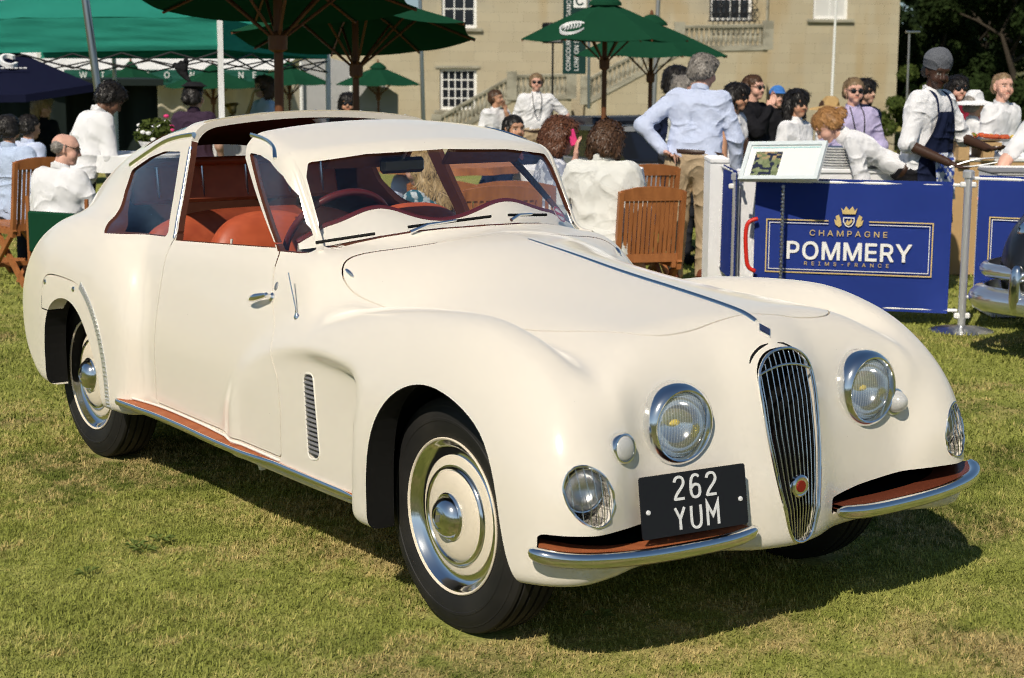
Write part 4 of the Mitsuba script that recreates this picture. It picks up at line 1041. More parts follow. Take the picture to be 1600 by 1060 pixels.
def parasol(px, d, py_edge, dia, text, pole_r=.03, rise=.24, n=8, tilt=0, tilt_dir=0, mat='canvas_green', sag=.05, cap=True, group=None, logo=False, py_edge_of=None, phase=0.39):
    """wooden market parasol: pole at picture column px, canopy edge at picture row py_edge"""
    t = thing('parasol', text, 'parasol', group)
    e = at(px, py_edge, d); b = np.array([e[0], e[1], float(gz(e[0], e[1]))]); H = e[2] - b[2]; r = dia / 2
    R = RV() @ rotz(math.radians(tilt_dir)) @ rotx(math.radians(tilt)) @ rotz(-math.radians(tilt_dir))
    hub = np.array([b[0], b[1], e[2] - .10]); top = rise * r * 1.35
    # canopy: n panels, tight between the ribs, the hem hanging slightly between the tips
    k, m = 7, 9; v = []; 
    for i in range(n):
        for j in range(m):
            f = j / m; a0, a1 = (i + phase) * 2 * np.pi / n, (i + 1 + phase) * 2 * np.pi / n
            for q in range(k + 1):
                s_ = q / k; A = np.array([math.cos(a0), math.sin(a0)]) * r * s_; B = np.array([math.cos(a1), math.sin(a1)]) * r * s_; xy_ = A * (1 - f) + B * f
                pull = 4 * f * (1 - f)
                z = top * (1 - s_ ** 1.15) + .0 - pull * sag * s_ * .55 * r
                v.append([xy_[0] * (1 - pull * .03 * s_), xy_[1] * (1 - pull * .03 * s_), z])
    N = n * m; v = np.array(v); fc = []
    for i in range(N):
        j = (i + 1) % N
        for q in range(k): fc.append([i * (k + 1) + q, j * (k + 1) + q, j * (k + 1) + q + 1, i * (k + 1) + q + 1])
    o = np.array([b[0], b[1], e[2]])
    can = tmesh(v, fc); up = can.copy(); 
    hem = []
    add('canopy', xf(can, R, o), mat, t, smooth=28)
    if cap:
        cv = v.copy(); 
        c = lathe([(.001, top + .10), (r * .05, top + .10), (r * .12, top + .055), (r * .19, top - .01), (r * .20, top - .05)], 16); add('vent_cap', xf(c, R, o), mat, t, smooth=False)
        add('finial', xf(lathe([(.001, .14), (.02, .12), (.028, .08), (.02, .03), (.02, -.05)], 10), R, o + R @ np.array([0, 0, top + .03])), 'dark_wood', t)
    add('pole', cat([tube([b, o + R @ np.array([0, 0, top])], pole_r, 10)]), 'dark_wood', t, smooth=True)
    add('hub', xf(lathe([(pole_r, -.07), (pole_r * 2, -.05), (pole_r * 2.1, .05), (pole_r, .08)], 12), None, b + [0, 0, H - .20 - .1 * r]), 'dark_wood', t)
    hub = o + np.array([0, 0, -.20 - .1 * r])
    for i in range(n):
        a = (i + phase) * 2 * np.pi / n; d_ = np.array([math.cos(a), math.sin(a), 0])
        tip = o + R @ (d_ * r * .99 + [0, 0, -.018]); mid = o + R @ (d_ * r * .52 + [0, 0, top * (1 - .52 ** 1.15) - .02]); c0 = o + R @ np.array([0, 0, top - .03])
        rb = add('rib', tube([c0, mid, tip], .011, 5), 'dark_wood', t, smooth=True)
        add('strut', tube([hub, mid], .012, 5), 'dark_wood', rb, smooth=True)
    return t, o, R, r, top
parasol(433, 12.6, 0, 2.1, 'dark green parasol on the thick brown pole in the left half, nearest of all', .034, .20, 8, tilt=-8, tilt_dir=0, sag=.05)
parasol(556, 15.6, 55, 2.25, 'dark green parasol seen from below with its right tip before the mansion window', .030, .24, 8, tilt=-9, tilt_dir=10)
_, lo, lR, lr, ltop = parasol(945, 21.5, 62, 2.08, 'green parasol with a white ring emblem on its canopy', .032, .33, 6, phase=.0)
parasol(1017, 24.5, 87, 2.30, 'green parasol just right of and behind the one with the emblem', .03, .30, 8)
parasol(591, 42, 132, 2.1, 'small green parasol with thin pole before the mansion wall, left of the sash window', .03, .30, 8)
parasol(452, 40, 131, 2.0, 'small green parasol partly hidden by the thick brown parasol pole', .03, .30, 8)
parasol(205, 36, 127, 1.5, 'small dark green parasol far left below the marquee valance', .03, .30, 8)
parasol(333, 37, 136, 2.1, 'wide dark green parasol behind the woman in the feathered hat', .03, .26, 8)
# the ring emblem lies on the canopy panel that faces us to the left
def on_panel(px, py):
    d = at(px, py, 20.) - CAM; d = vn(d); A = lR.T @ (CAM - lo); D = lR.T @ d
    for s_ in np.linspace(19, 24, 4000):
        q = A + D * s_; rr = math.hypot(q[0], q[1]) / lr
        i = np.floor((math.atan2(q[1], q[0])) / (np.pi / 3)); am = (i + .5) * np.pi / 3; ap = abs(q[0] * math.cos(am) + q[1] * math.sin(am)) / (lr * math.cos(np.pi / 6))
        if ap < 1 and q[2] < ltop * (1 - ap ** 1.15) + .012: return lo + lR @ q
    return None
ring = [on_panel(895 + 20 * math.cos(a), 43.5 + 8 * math.sin(a) - 4.0 * math.cos(a)) for a in np.linspace(.5, 2 * np.pi - .45, 40)]
ring = np.array([q for q in ring if q is not None])
PAR = 'parasol_002'
if len(ring) > 20:
    w = np.interp(np.linspace(0, 1, len(ring)), [0, .3, .7, 1], [.35, 1, 1, .35])
    add('emblem', sweep(ring, np.array([(-.006, -.020), (.006, -.020), (.006, .020), (-.006, .020)]), (0, 0, 1), False, True, w), 'print_white', PAR, smooth=False)
    for j in range(6):
        a, b = on_panel(882 + j * 4.6, 47 - j * .9), on_panel(884 + j * 4.6, 39.5 - j * .9)
        if a is not None and b is not None: add('emblem', tube([a, (a + b) / 2 + R2 * .012, b], .008, 4), 'print_white', PAR)

# ---- green pop-up gazebo, left
GZ = thing('gazebo', 'large green pop-up gazebo on white legs at the left', 'tent')
dg = 17.0
A, B = at(-120, 30, dg), at(343, 27, dg); C_ = at(512, 66, dg + 3.6); D_ = at(60, 66, dg + 4.6); AP = (A + B + C_ + D_) / 4 + [0, 0, .62]
A2, B2, C2, D2 = A - [0, 0, .34], B - [0, 0, .31], C_ - [0, 0, .20], D_ - [0, 0, .20]
def quadgrid(p, n=14, sag=.0, ax=None):
    a, b, c, d = [np.asarray(q) for q in p]; u = np.linspace(0, 1, n); U, V = np.meshgrid(u, u, indexing='ij')
    v = a * ((1 - U) * (1 - V))[..., None] + b * (U * (1 - V))[..., None] + c * (U * V)[..., None] + d * ((1 - U) * V)[..., None]
    if sag: v = v + np.asarray(ax) * (sag * (meshkit.fbm(np.stack([U * 6, V * 3.5, U * 0 + 3], -1), 3) - .5) * 2)[..., None]
    i = np.arange(n * n).reshape(n, n); return tmesh(v.reshape(-1, 3), np.stack([i[:-1, :-1], i[1:, :-1], i[1:, 1:], i[:-1, 1:]], -1).reshape(-1, 4))
rf = cat([quadgrid((A, B, AP, AP), 16, .03, (0, 0, 1)), quadgrid((B, C_, AP, AP), 12, .03, (0, 0, 1)), quadgrid((C_, D_, AP, AP), 8), quadgrid((D_, A, AP, AP), 8)])
rf.merge_vertices(digits_vertex=4); add('roof', rf, 'canvas_teal', GZ, smooth=True)
for (p, q, r_, s_) in ((A, B, B2, A2), (B, C_, C2, B2), (D_, C_, C2, D2)):
    add('valance', quadgrid((p, q, r_, s_), 22, .035, -F2), 'canvas_teal', GZ, smooth=True)
for p in (A, B, C_, D_):
    g = np.array([p[0], p[1], float(gz(p[0], p[1]))]); add('leg', sweep([g, p - [0, 0, .03]], np.array([(-.025, -.025), (.025, -.025), (.025, .025), (-.025, .025)]), (.3, 1, 0)), 'white_plastic', GZ, smooth=False)
for (p, q, n) in ((A2, B2, 6), (B2, C2, 4), (D2, C2, 5)):
    for i in range(n):
        a, b = p + (q - p) * i / n, p + (q - p) * (i + 1) / n
        for z0, z1 in ((-.02, -.16), (-.16, -.02)): add('truss_bar', tube([a + [0, 0, z0], b + [0, 0, z1]], .009, 5), 'wrought_iron', GZ)
lt = at(178, 90, dg + 4.5); add('leg', tube([[lt[0], lt[1], -.5], lt], .03, 6), 'white_plastic', GZ)

# ---- navy parasol-tent with a white C, far left
NV = thing('navy_canopy', 'dark navy canopy with a white letter C at the left edge', 'tent')
dn = 16.5; tip = at(146, 132, dn); apx = at(-70, 40, dn + 1.2); fl_ = at(-150, 150, dn - .4); bk_ = at(60, 120, dn + 2.6)
fl2 = at(40, 148, dn - .5)
cn = cat([quadgrid((fl_, fl2, apx, apx), 10), quadgrid((fl2, tip, apx, apx), 10), quadgrid((tip, bk_, apx, apx), 10)])
cn.merge_vertices(digits_vertex=4); add('roof', cn, 'canvas_navy', NV, smooth=20)
for p, q in ((fl_, fl2), (fl2, tip), (tip, bk_)): add('valance', quadgrid((p, q, q - [0, 0, .07], p - [0, 0, .07]), 6), 'canvas_navy', NV, smooth=False)
g = np.array([apx[0], apx[1], -.1]); add('pole', tube([g, apx], .03, 8), 'steel', NV)
nn = np.cross(fl2 - apx, tip - apx); nn = vn(nn) * (1 if nn[2] > 0 else -1)
ctr = at(14, 103, dn); sd = vn(np.cross(nn, [0, 0, 1])); sd = sd * np.sign(sd @ R2); upv = np.cross(nn, sd); upv = upv * np.sign(upv[2])
t_ = (apx - ctr) @ nn; ray = vn(ctr - CAM); ctr = CAM + ray * (((apx - CAM) @ nn) / (ray @ nn))
a_ = np.linspace(.7, 2 * np.pi - .7, 24)
add('letter', sweep([ctr + nn * .05 + sd * .075 * math.cos(q) + upv * .15 * math.sin(q) for q in a_], np.array([(-.015, -.02), (.015, -.02), (.015, .02), (-.015, .02)]), nn), 'print_white', NV, smooth=False)
add('lettering', xf(cat([box(.03, .018, .008, ((i - 3) * .042, -.22, .05)) for i in range(7)]), np.stack([sd, upv, nn], 1), ctr), 'print_white', NV, smooth=False)
label('navy_canopy__lettering', kind='stuff')

# ---- white marquee behind with green valance, cream drapes and a grey end wall
MQ = thing('marquee', 'long white marquee with green lettered valance and pale drapes in the left background', 'tent')
dm = 44.
a, b = at(20, 112, dm), at(424, 112, dm); a1, b1 = at(40, 66, dm + 4), at(470, 88, dm + 4)
add('roof', quadgrid((a, b, b1, a1), 16, .06, (0, 0, 1)), 'canvas_white', MQ, smooth=True)
a, b = at(-30, 60, dm + 6), at(-30, 8, dm + 9); c, d = at(150, 8, dm + 9), at(150, 84, dm + 6)
add('roof', quadgrid((a, d, c, b), 8, .06, (0, 0, 1)), 'canvas_white', MQ, smooth=True)
a, b = at(100, 109, dm - .1), at(420, 109, dm - .1)
add('valance', quadgrid((a, b, b - [0, 0, .40], a - [0, 0, .40]), 24, .03, -F2), 'valance_green', MQ, smooth=True)
for ch, px in zip('WINDOWSANE', (124, 158, 196, 226, 256, 292, 316, 340, 372, 394)):
    tm = meshkit.text_mesh(ch, .15, .01); c = at(px, 122, dm - .22)
    add('letter', xf(tm, np.stack([R2, [0, 0, 1], -F2], 1), c), 'print_white', MQ, smooth=False)
def drape(x0, x1, y0, y1, d, mat, name='drape', amp=.08, n=None, parent=MQ):
    a, b = at(x0, y0, d), at(x1, y0, d); zb = at(x0, y1, d)[2]; n = n or int((b - a) @ R2 * 14); u = np.linspace(0, 1, n)
    top = a + (b - a) * u[:, None] - F2 * (amp * (np.sin(u * n * .9) + .5 * np.sin(u * n * .37 + 1)))[:, None]; bot = top.copy(); bot[:, 2] = zb
    v = np.vstack([top, bot]); return add(name, tmesh(v, [[i, i + 1, n + i + 1, n + i] for i in range(n - 1)]), mat, parent, smooth=True)
drape(-40, 244, 132, 260, dm + 2.5, 'cloth_dark', 'dark_back')
DS_ = thing('dark_stall', 'dark stall with a black backdrop under the navy canopy at the left', 'stall')
for (x0, x1, dd_) in ((-40, 100, 27.), (100, 246, 28.)): drape(x0, x1, 128, 268, dd_, 'cloth_dark', 'backdrop', parent=DS_)
a, b = at(-40, 128, 26.9), at(246, 128, 27.9); add('roof', sweep([a, b], np.array([(-1.2, -.05), (.6, -.05), (.6, .05), (-1.2, .05)])), 'cloth_dark', DS_, smooth=False)
drape(244, 300, 132, 230, dm + 1, 'drape_cream'); drape(300, 470, 132, 230, dm + 2, 'drape_cream')
pts = [at(470, 230, dm - 1), at(622, 230, dm - 1), at(622, 148, dm - 1), at(548, 100, dm - 1), at(505, 88, dm - 1), at(470, 96, dm - 1)]
o = pts[0]; m = prism([((p - o) @ R2, p[2] - o[2]) for p in pts], 0, .05); v = m.vertices; m.vertices = np.stack([v[:, 0], v[:, 2], v[:, 1]], 1); m.fix_normals()
add('end_wall', xf(m, RV(), o), 'drape_grey', MQ, smooth=False)
for x in (1, 470, 548): 
    p = at(max(x, 20), 96, dm - 1.2); add('tent_pole', tube([[p[0], p[1], -.6], p], .04, 6), 'white_plastic', MQ)

# ---- poles
def pole(px0, py0, px1, py1, d, r, text, mat='steel', name='flagpole', cat_='pole', taper=1.0):
    t = thing(name, text, cat_); a, b = at(px0, py0, d), at(px1, py1, d)
    k = (a[2] - float(gz(*a[:2])) ) / max(b[2] - a[2], 1e-6); g = a - (b - a) * k
    top = b + (b - a) * .25
    add('shaft', tube([g, top], [r, r * taper], 10), mat, t, smooth=True); add('base', xf(lathe([(r * 3, 0), (r * 3, .03), (r * 1.2, .06), (r, .08)], 12), None, g), mat, t)
pole(157, 170, 133, -4, 13.0, .030, 'leaning silver flagpole in front of the green gazebo')
pole(661, 172, 657, 20, 34, .045, 'silver flagpole beside the small green parasol, before the mansion', taper=.8)
pole(1299, 165, 1307, -6, 30, .030, 'thin white flagpole below the right mansion window', 'white_paint', taper=.7)
pole(1027, 40, 1029, -6, 46, .07, 'grey flagpole rising behind the emblem parasol', 'dull_metal', taper=.8)
# ---- vertical banner and loudspeaker on its stand
BN = thing('vertical_banner', 'tall dark green banner with white upright lettering before the mansion stair', 'banner')
d = 34.; a, b = at(879, 116, d), at(917, -30, d); w, h = (b - a) @ R2, b[2] - a[2]
RB = np.stack([R2, [0, 0, 1], -F2], 1)
add('cloth', xf(box(w, h, .012, (w / 2, h / 2, 0)), RB, a), 'banner_green', BN, smooth=False)
for txt, x, s_ in (("CONCOURS D'ELEGANCE", .15, .085), ('LONDON SALON', .31, .085)):
    tm = meshkit.text_mesh(txt, s_, .006); tm = xf(tm, rotz(math.pi / 2), (x, .06, .008)); [add('lettering', xf(q_, RB, a), 'print_white', BN, smooth=False) for q_ in tm.split(only_watertight=False)]
sq = [(.20, 1.28), (.45, 1.28), (.45, 1.53), (.20, 1.53)]
cring = LineString([(.325 + .07 * math.cos(q), 1.405 + .07 * math.sin(q)) for q in np.linspace(.7, 5.6, 20)]).buffer(.018)
add('emblem', xf(prism(Polygon(sq).difference(cring), .006, .012), RB, a), 'print_white', BN, smooth=False)
add('pole', tube([at(920, 170, d + .02), at(920, -30, d + .02)], .03, 8), 'steel', BN)
SP = thing('loudspeaker', 'black loudspeaker on a thin stand left of the dark green banner', 'speaker')
d = 36.; c = at(864, 52, d); add('cabinet', xf(box(.38, .34, .42, bevel=.03), RV(20), c), 'black', SP, smooth=False)
add('grille_cloth', xf(box(.32, .01, .36, (0, -.175, 0)), RV(20), c), 'grey_plastic', SP, smooth=False)
g = c * [1, 1, 0] + [0, 0, -.45]; add('stand', tube([g, c], .022, 8), 'black_gloss', SP)
for k in range(3):
    q = k * 2.09 + .4; add('stand_leg', tube([g + [0, 0, .75], g + [.45 * math.cos(q), .45 * math.sin(q), 0]], .015, 6), 'black_gloss', SP)

# ---- the champagne bar's barriers
def stanchion(px, d, py_top, text, r=.024, base=.20):
    t = thing('barrier_post', text, 'post', 'chrome posts carrying the blue barrier panels'); p = at(px, py_top, d); g = float(gz(p[0], p[1])); H = p[2] - g
    add('post', xf(lathe([(r, 0), (r, H - .05), (r * 1.5, H - .045), (r * 1.5, H - .01), (r * 1.1, H), (.001, H)], 20), None, (p[0], p[1], g)), 'bright_trim', t, smooth=40)
    add('base_dish', xf(lathe([(base, 0), (base, .008), (base * .8, .02), (r * 1.6, .035), (r, .04)], 36), None, (p[0], p[1], g)), 'steel', t)
    for z in (H - .09, .10): add('bracket', xf(box(.10, .03, .035, (0, 0, z), .008), RV(), (p[0], p[1], g)), 'white_plastic', t, smooth=False)
    return t
def wavy(a, b, zt, zb, mat, name, parent, n=24, m=10, amp=.012, seed=0, thick=.0):
    u = np.linspace(0, 1, n); w = np.linspace(0, 1, m); U, V = np.meshgrid(u, w, indexing='ij'); nrm = np.cross(vn(b - a), [0, 0, 1])
    off = amp * (meshkit.fbm(np.stack([U * 5, V * 1.5, U * 0 + seed], -1), 3) - .5) * 2 
    p = a * (1 - U)[..., None] + b * U[..., None]; p[..., 2] = zt + (zb - zt) * V; p = p + nrm * off[..., None]
    i = np.arange(n * m).reshape(n, m); v = p.reshape(-1, 3); f = np.stack([i[:-1, :-1], i[1:, :-1], i[1:, 1:], i[:-1, 1:]], -1).reshape(-1, 4)
    add(name, tmesh(v, f), mat, parent, smooth=True); return nrm
def barrier(x0, x1, py0, py1, d0, d1, text, full=True):
    t = thing('crowd_barrier', text, 'barrier')
    a, b = at(x0, py0, d0), at(x1, py0 + (0 if d0 == d1 else 0), d1); zb0 = at(x0, py1, d0)[2]; zt = (a[2] + b[2]) / 2
    W = np.linalg.norm((b - a)[:2]); H = zt - zb0; X = vn((b - a) * [1, 1, 0]); N = np.cross(X, [0, 0, 1]); N = N * np.sign(N @ -F2); RBn = np.stack([X, [0, 0, 1], N], 1)
    wavy(a, b, zt, zb0, 'banner_blue', 'cloth', t, amp=.009)
    for z in (zt - .02, zb0 + .02): add('rail', tube([np.r_[a[:2], z] - X * .09 - N * .012, np.r_[b[:2], z] + X * .06 - N * .012], .011, 8), 'white_plastic', t)
    org = np.r_[a[:2], zb0] + N * .010
    return t, RBn, org, W, H
bt, RBn, org, BW, BH = barrier(1181, 1490, 281, 478, 11.05, 10.75, 'large blue barrier panel with gold-framed white lettering')
def put(pl, mat, name='print', z=.0): return add(name, xf(prism(pl, z, z + .002), RBn, org), mat, bt, smooth=False)
sx, sy = BW / 309., BH / 198.                    # picture pixels to metres on the cloth
def Q(px, py): return ((px - 1181) * sx, (479 - py) * sy)
def frame_poly(x0, y0, x1, y1, w): 
    p = Polygon([Q(x0, y1), Q(x1, y1), Q(x1, y0), Q(x0, y0)]); return p.difference(p.buffer(-w, join_style=2))
gapb = Polygon([Q(1299, 355), Q(1363, 355), Q(1363, 335), Q(1299, 335)])
put(frame_poly(1200, 343, 1463, 425, .0075).difference(gapb), 'print_gold'); put(frame_poly(1205, 348, 1458, 420, .0045).difference(gapb), 'print_white')
def words(txt, px0, px1, py_base, hpx, mat, bold=False, serif=False, flat=1.0):
    tm = meshkit.text_mesh(txt, hpx * sy, .002, bold); v = tm.vertices; w = v[:, 0].max() - v[:, 0].min(); tw = (px1 - px0) * sx
    v[:, 0] = (v[:, 0] - v[:, 0].min()) * tw / w; o = Q(px0, py_base); tm.vertices = v + [o[0], o[1], 0]
    for part in tm.split(only_watertight=False): add('lettering', xf(part, RBn, org), mat, bt, smooth=False)
def spaced(txt, px0, px1, py_base, hpx, mat, bold=False, wfac=1.0):
    """letters spread evenly"""
    ws = [meshkit.text_mesh(c, hpx * sy, .002, bold) if c != ' ' else None for c in txt]
    wd_ = [m.vertices[:, 0].max() * wfac if m is not None else hpx * sy * .4 for m in ws]; tw = (px1 - px0) * sx; sp = (tw - sum(wd_)) / max(len(txt) - 1, 1); x, y = Q(px0, py_base)
    for m, w in zip(ws, wd_):
        if m is not None:
            m.vertices = m.vertices * [wfac, 1, 1] + [x, y, 0]
            for q_ in m.split(only_watertight=False): add('lettering', xf(q_, RBn, org), mat, bt, smooth=False)
        x += w + sp
spaced('POMMERY', 1231, 1431, 403, 26, 'print_white', True, 1.0)
spaced('CHAMPAGNE', 1269, 1392, 367, 8.5, 'print_gold', False, 1.15)
spaced('REIMS-FRANCE', 1262, 1396, 412.5, 5.5, 'print_gold', False, 1.1)
# crest: crown, shield, two leafy supporters
def PQ(pts): return Polygon([Q(*p) for p in pts])
put(PQ([(1318, 323), (1322, 328), (1326, 321), (1331, 327), (1336, 321), (1340, 328), (1344, 323), (1341, 333), (1321, 333)]), 'print_gold')
sh = PQ([(1322, 338), (1340, 338), (1340, 345), (1336, 351), (1331, 353), (1326, 351), (1322, 345)]); put(sh.difference(sh.buffer(-.006)), 'print_white')
put(PQ([(1325, 348), (1329, 341), (1331, 345), (1335, 340), (1337, 344), (1331, 350)]), 'print_gold')
for s_ in (-1, 1):
    put(PQ([(1331 + s_ * q, w) for q, w in ((11, 350), (13, 341), (16, 334), (21, 337), (19, 344), (23, 341), (21, 349), (15, 353))]), 'print_gold')
b2, RB2, org2, BW2, BH2 = barrier(1530, 1760, 278, 470, 10.55, 10.2, 'blue barrier panel cut by the right edge, behind the black car bumper')
for w_, m_, i_ in ((.0075, 'print_gold', 0), (.0045, 'print_white', .016)):
    P = Polygon([(.075 + i_, .2 + i_), (BW2 - .1, .2 + i_), (BW2 - .1, BH2 - .25 - i_), (.075 + i_, BH2 - .25 - i_)]); add('print', xf(prism(P.difference(P.buffer(-w_, join_style=2)), 0, .002), RB2, org2), m_, b2, smooth=False)
b3, RB3, org3, BW3, BH3 = barrier(1129, 1152, 262, 422, 11.9, 11.2, 'narrow navy side panel seen edge-on at the corner of the bar')
stanchion(1514, 10.55, 266, 'chrome barrier post on a round base between the two blue panels')
stanchion(1151, 11.3, 270, 'chrome barrier post at the left corner beside the white end panel')
# white bar counter end, red hose handle, bar counters behind
def counter(name, text, x0, x1, py_top, d, depth, H, mat='cloth_white', deg=0, cat_='counter'):
    t = thing(name, text, cat_); a, b = at(x0, py_top, d), at(x1, py_top, d); c = (a + b) / 2; W = (b - a) @ R2; g = float(gz(c[0], c[1]))
    add('top', xf(box(W, depth, .035, (0, depth / 2, 0), .008), RV(deg), c), mat, t, smooth=False)
    add('front', xf(box(W * .985, depth * .96, c[2] - g - .03, (0, depth / 2, -(c[2] - g) / 2 - .005)), RV(deg), c), mat, t, smooth=False); return t, c, W
counter('bar_counter', 'white end counter left of the large blue barrier', 1110, 1141, 252, 12.0, .4, .9)
counter('bar_counter', 'white panel beside the red handle at the left of the large blue barrier', 1158, 1190, 272, 11.35, .25, .8)
t = thing('red_handle', 'red curved tube handle at the left edge of the large blue barrier', 'handle')
add('tube', tube(spline([at(1184, 342, 11.0), at(1172, 346, 11.0), at(1166, 358, 11.0), at(1166, 400, 11.0), at(1170, 418, 11.0), at(1180, 424, 11.0)], 30), .014, 8), 'red_plastic', t, smooth=True)
tb, c, W = counter('serving_table', 'long white serving table with plates behind the blue barrier', 1250, 1408, 268, 12.6, .8, .8)
def plates(px, d, py, n, text, r=.13):
    t = thing('plate_stack', text, 'plates'); p = at(px, py, d)
    for k in range(n): add('plate', xf(lathe([(.001, .002), (r * .6, .002), (r, .018), (r * 1.0, .022), (r * .6, .008), (.001, .008)], 24), None, p + [0, 0, k * .020]), 'white_plastic', t, smooth=40)
plates(1308, 12.75, 268, 9, 'tall stack of white plates beside the bending waitress', .15)
plates(1352, 12.8, 268, 4, 'low stack of white plates right of the tall stack', .13); plates(1385, 12.85, 268, 5, 'stack of white plates nearest the chef', .13)
diffuse('food_red', (.50, .09, .03), .4); diffuse('food_green', (.12, .22, .03), .5); diffuse('food_yellow', (.65, .45, .05), .4); diffuse('plywood', (.50, .33, .16), .6)
tb2, c2_, W2 = counter('bar_counter', 'counter with wooden front and food trays behind the chef', 1478, 1640, 250, 14.2, .7, .9)
scene[tb2 + '__front']['bsdf'] = ref('plywood')
t = thing('wooden_riser', 'plywood riser holding a tray of food right of the chef', 'shelf'); a, b = at(1488, 226, 14.3), at(1555, 222, 14.3)
add('shelf', xf(box((b - a) @ R2, .4, .03), RV(), (a + b) / 2), 'plywood', t, smooth=False)
for q in (a + R2 * .05, b - R2 * .10): add('leg', xf(box(.09, .38, q[2] - c2_[2]), RV(), q * [1, 1, .5] + [0, 0, c2_[2] / 2]), 'plywood', t, smooth=False)
rg = np.random.default_rng(5)
t = thing('food_tray', 'silver tray heaped with red shellfish and lemons on the plywood riser', 'tray'); c = (a + b) / 2 + [0, 0, .02]
add('tray', xf(lathe([(.001, .002), (.36, .002), (.40, .02), (.40, .024), (.36, .007), (.001, .007)], 30), RV() @ np.diag([1, .5, 1]), c), 'steel', t)
for k in range(46):
    q = rg.uniform(-.34, .34); add('food_piece', ellipsoid(.035, .025, .02, c + R2 * q + F2 * rg.uniform(-.13, .13) + [0, 0, .03 + .07 * max(0, .3 - abs(q)) * rg.uniform(.4, 1)], 1), ('food_red', 'food_red', 'food_red', 'food_yellow', 'food_green')[k % 5], t, smooth=True)
t = thing('serving_tray', 'dark flat tray at the right edge above the second blue panel', 'tray'); c = at(1600, 267, 10.9)
add('tray', xf(box(.52, .3, .02, bevel=.008), RV(), c), 'grey_plastic', t, smooth=False); 
sv = counter('bar_counter', 'dark-sided service counter cut by the right edge', 1560, 1700, 271, 11.2, .5, .8, 'white_plastic')
# menu board on a chain post
t = thing('menu_board', 'white framed menu board with a small photograph, standing above the blue barrier', 'sign')
a, b, c_, d_ = at(1166, 283, 10.9), at(1290, 283, 10.6), at(1282, 222, 10.8), at(1162, 226, 11.1); ce = (a + b + c_ + d_) / 4; X = vn(b - a); Y = vn((c_ + d_) / 2 - (a + b) / 2); N = np.cross(X, Y); RM_ = np.stack([X, np.cross(N, X), N], 1); W, H = np.linalg.norm(b - a), np.linalg.norm((c_ + d_ - a - b) / 2)
add('panel', xf(box(W, H, .02, bevel=.004), RM_, ce), 'white_plastic', t, smooth=False)
diffuse('frame_white', (.66, .72, .74), .3)
fr = Polygon([(-W / 2, -H / 2), (W / 2, -H / 2), (W / 2, H / 2), (-W / 2, H / 2)]); add('frame', xf(prism(fr.difference(fr.buffer(-.028, join_style=2)), .008, .026), RM_, ce), 'frame_white', t, smooth=False)
diffuse('print_teal', (.35, .60, .62), .5)
add('stripe', xf(box(W * .86, .010, .002, (0, H * .36, .0115)), RM_, ce), 'print_teal', t, smooth=False)
_pc = [float(q) for q in (ce[0], ce[1], ce[2], X[0], X[1])]
def _photo(p, n, uv):
    z = (p.z - _pc[2]); a = (p.x - _pc[0]) * _pc[3] + (p.y - _pc[1]) * _pc[4]; s_ = fbm(a * 60, z * 60, 2.0)
    c = mix((.10, .13, .05), (.30, .34, .20), s_); c = mix(c, (.40, .27, .15), smoothstep(.0, .03, z) * smoothstep(.35, .6, s_)); c = mix(c, (.02, .025, .05), smoothstep(.5, .62, noise(a * 45, z * 70)))
    return mix(c, (.55, .58, .6), smoothstep(.055, .07, z))
diffuse('printed_photo', proc(_photo), .4)
add('photograph', xf(box(W * .34, H * .62, .002, (-W * .20, -H * .06, .0115)), RM_, ce), 'printed_photo', t, smooth=False)
p0 = ce - [0, 0, H * .45] - N * .02; g = float(gz(p0[0], p0[1])); st = add('stand', tube([np.r_[p0[:2] , g], p0 ], .008, 8), 'dull_metal', t)
for k in range(30): add('chain_link', xf(lathe([(.011, -.006), (.013, 0), (.011, .006)], 10), rotx(.5 if k % 2 else -.5), p0 - [0, 0, .02 + k * .024] + N * .012 - X * .0), 'steel', t)

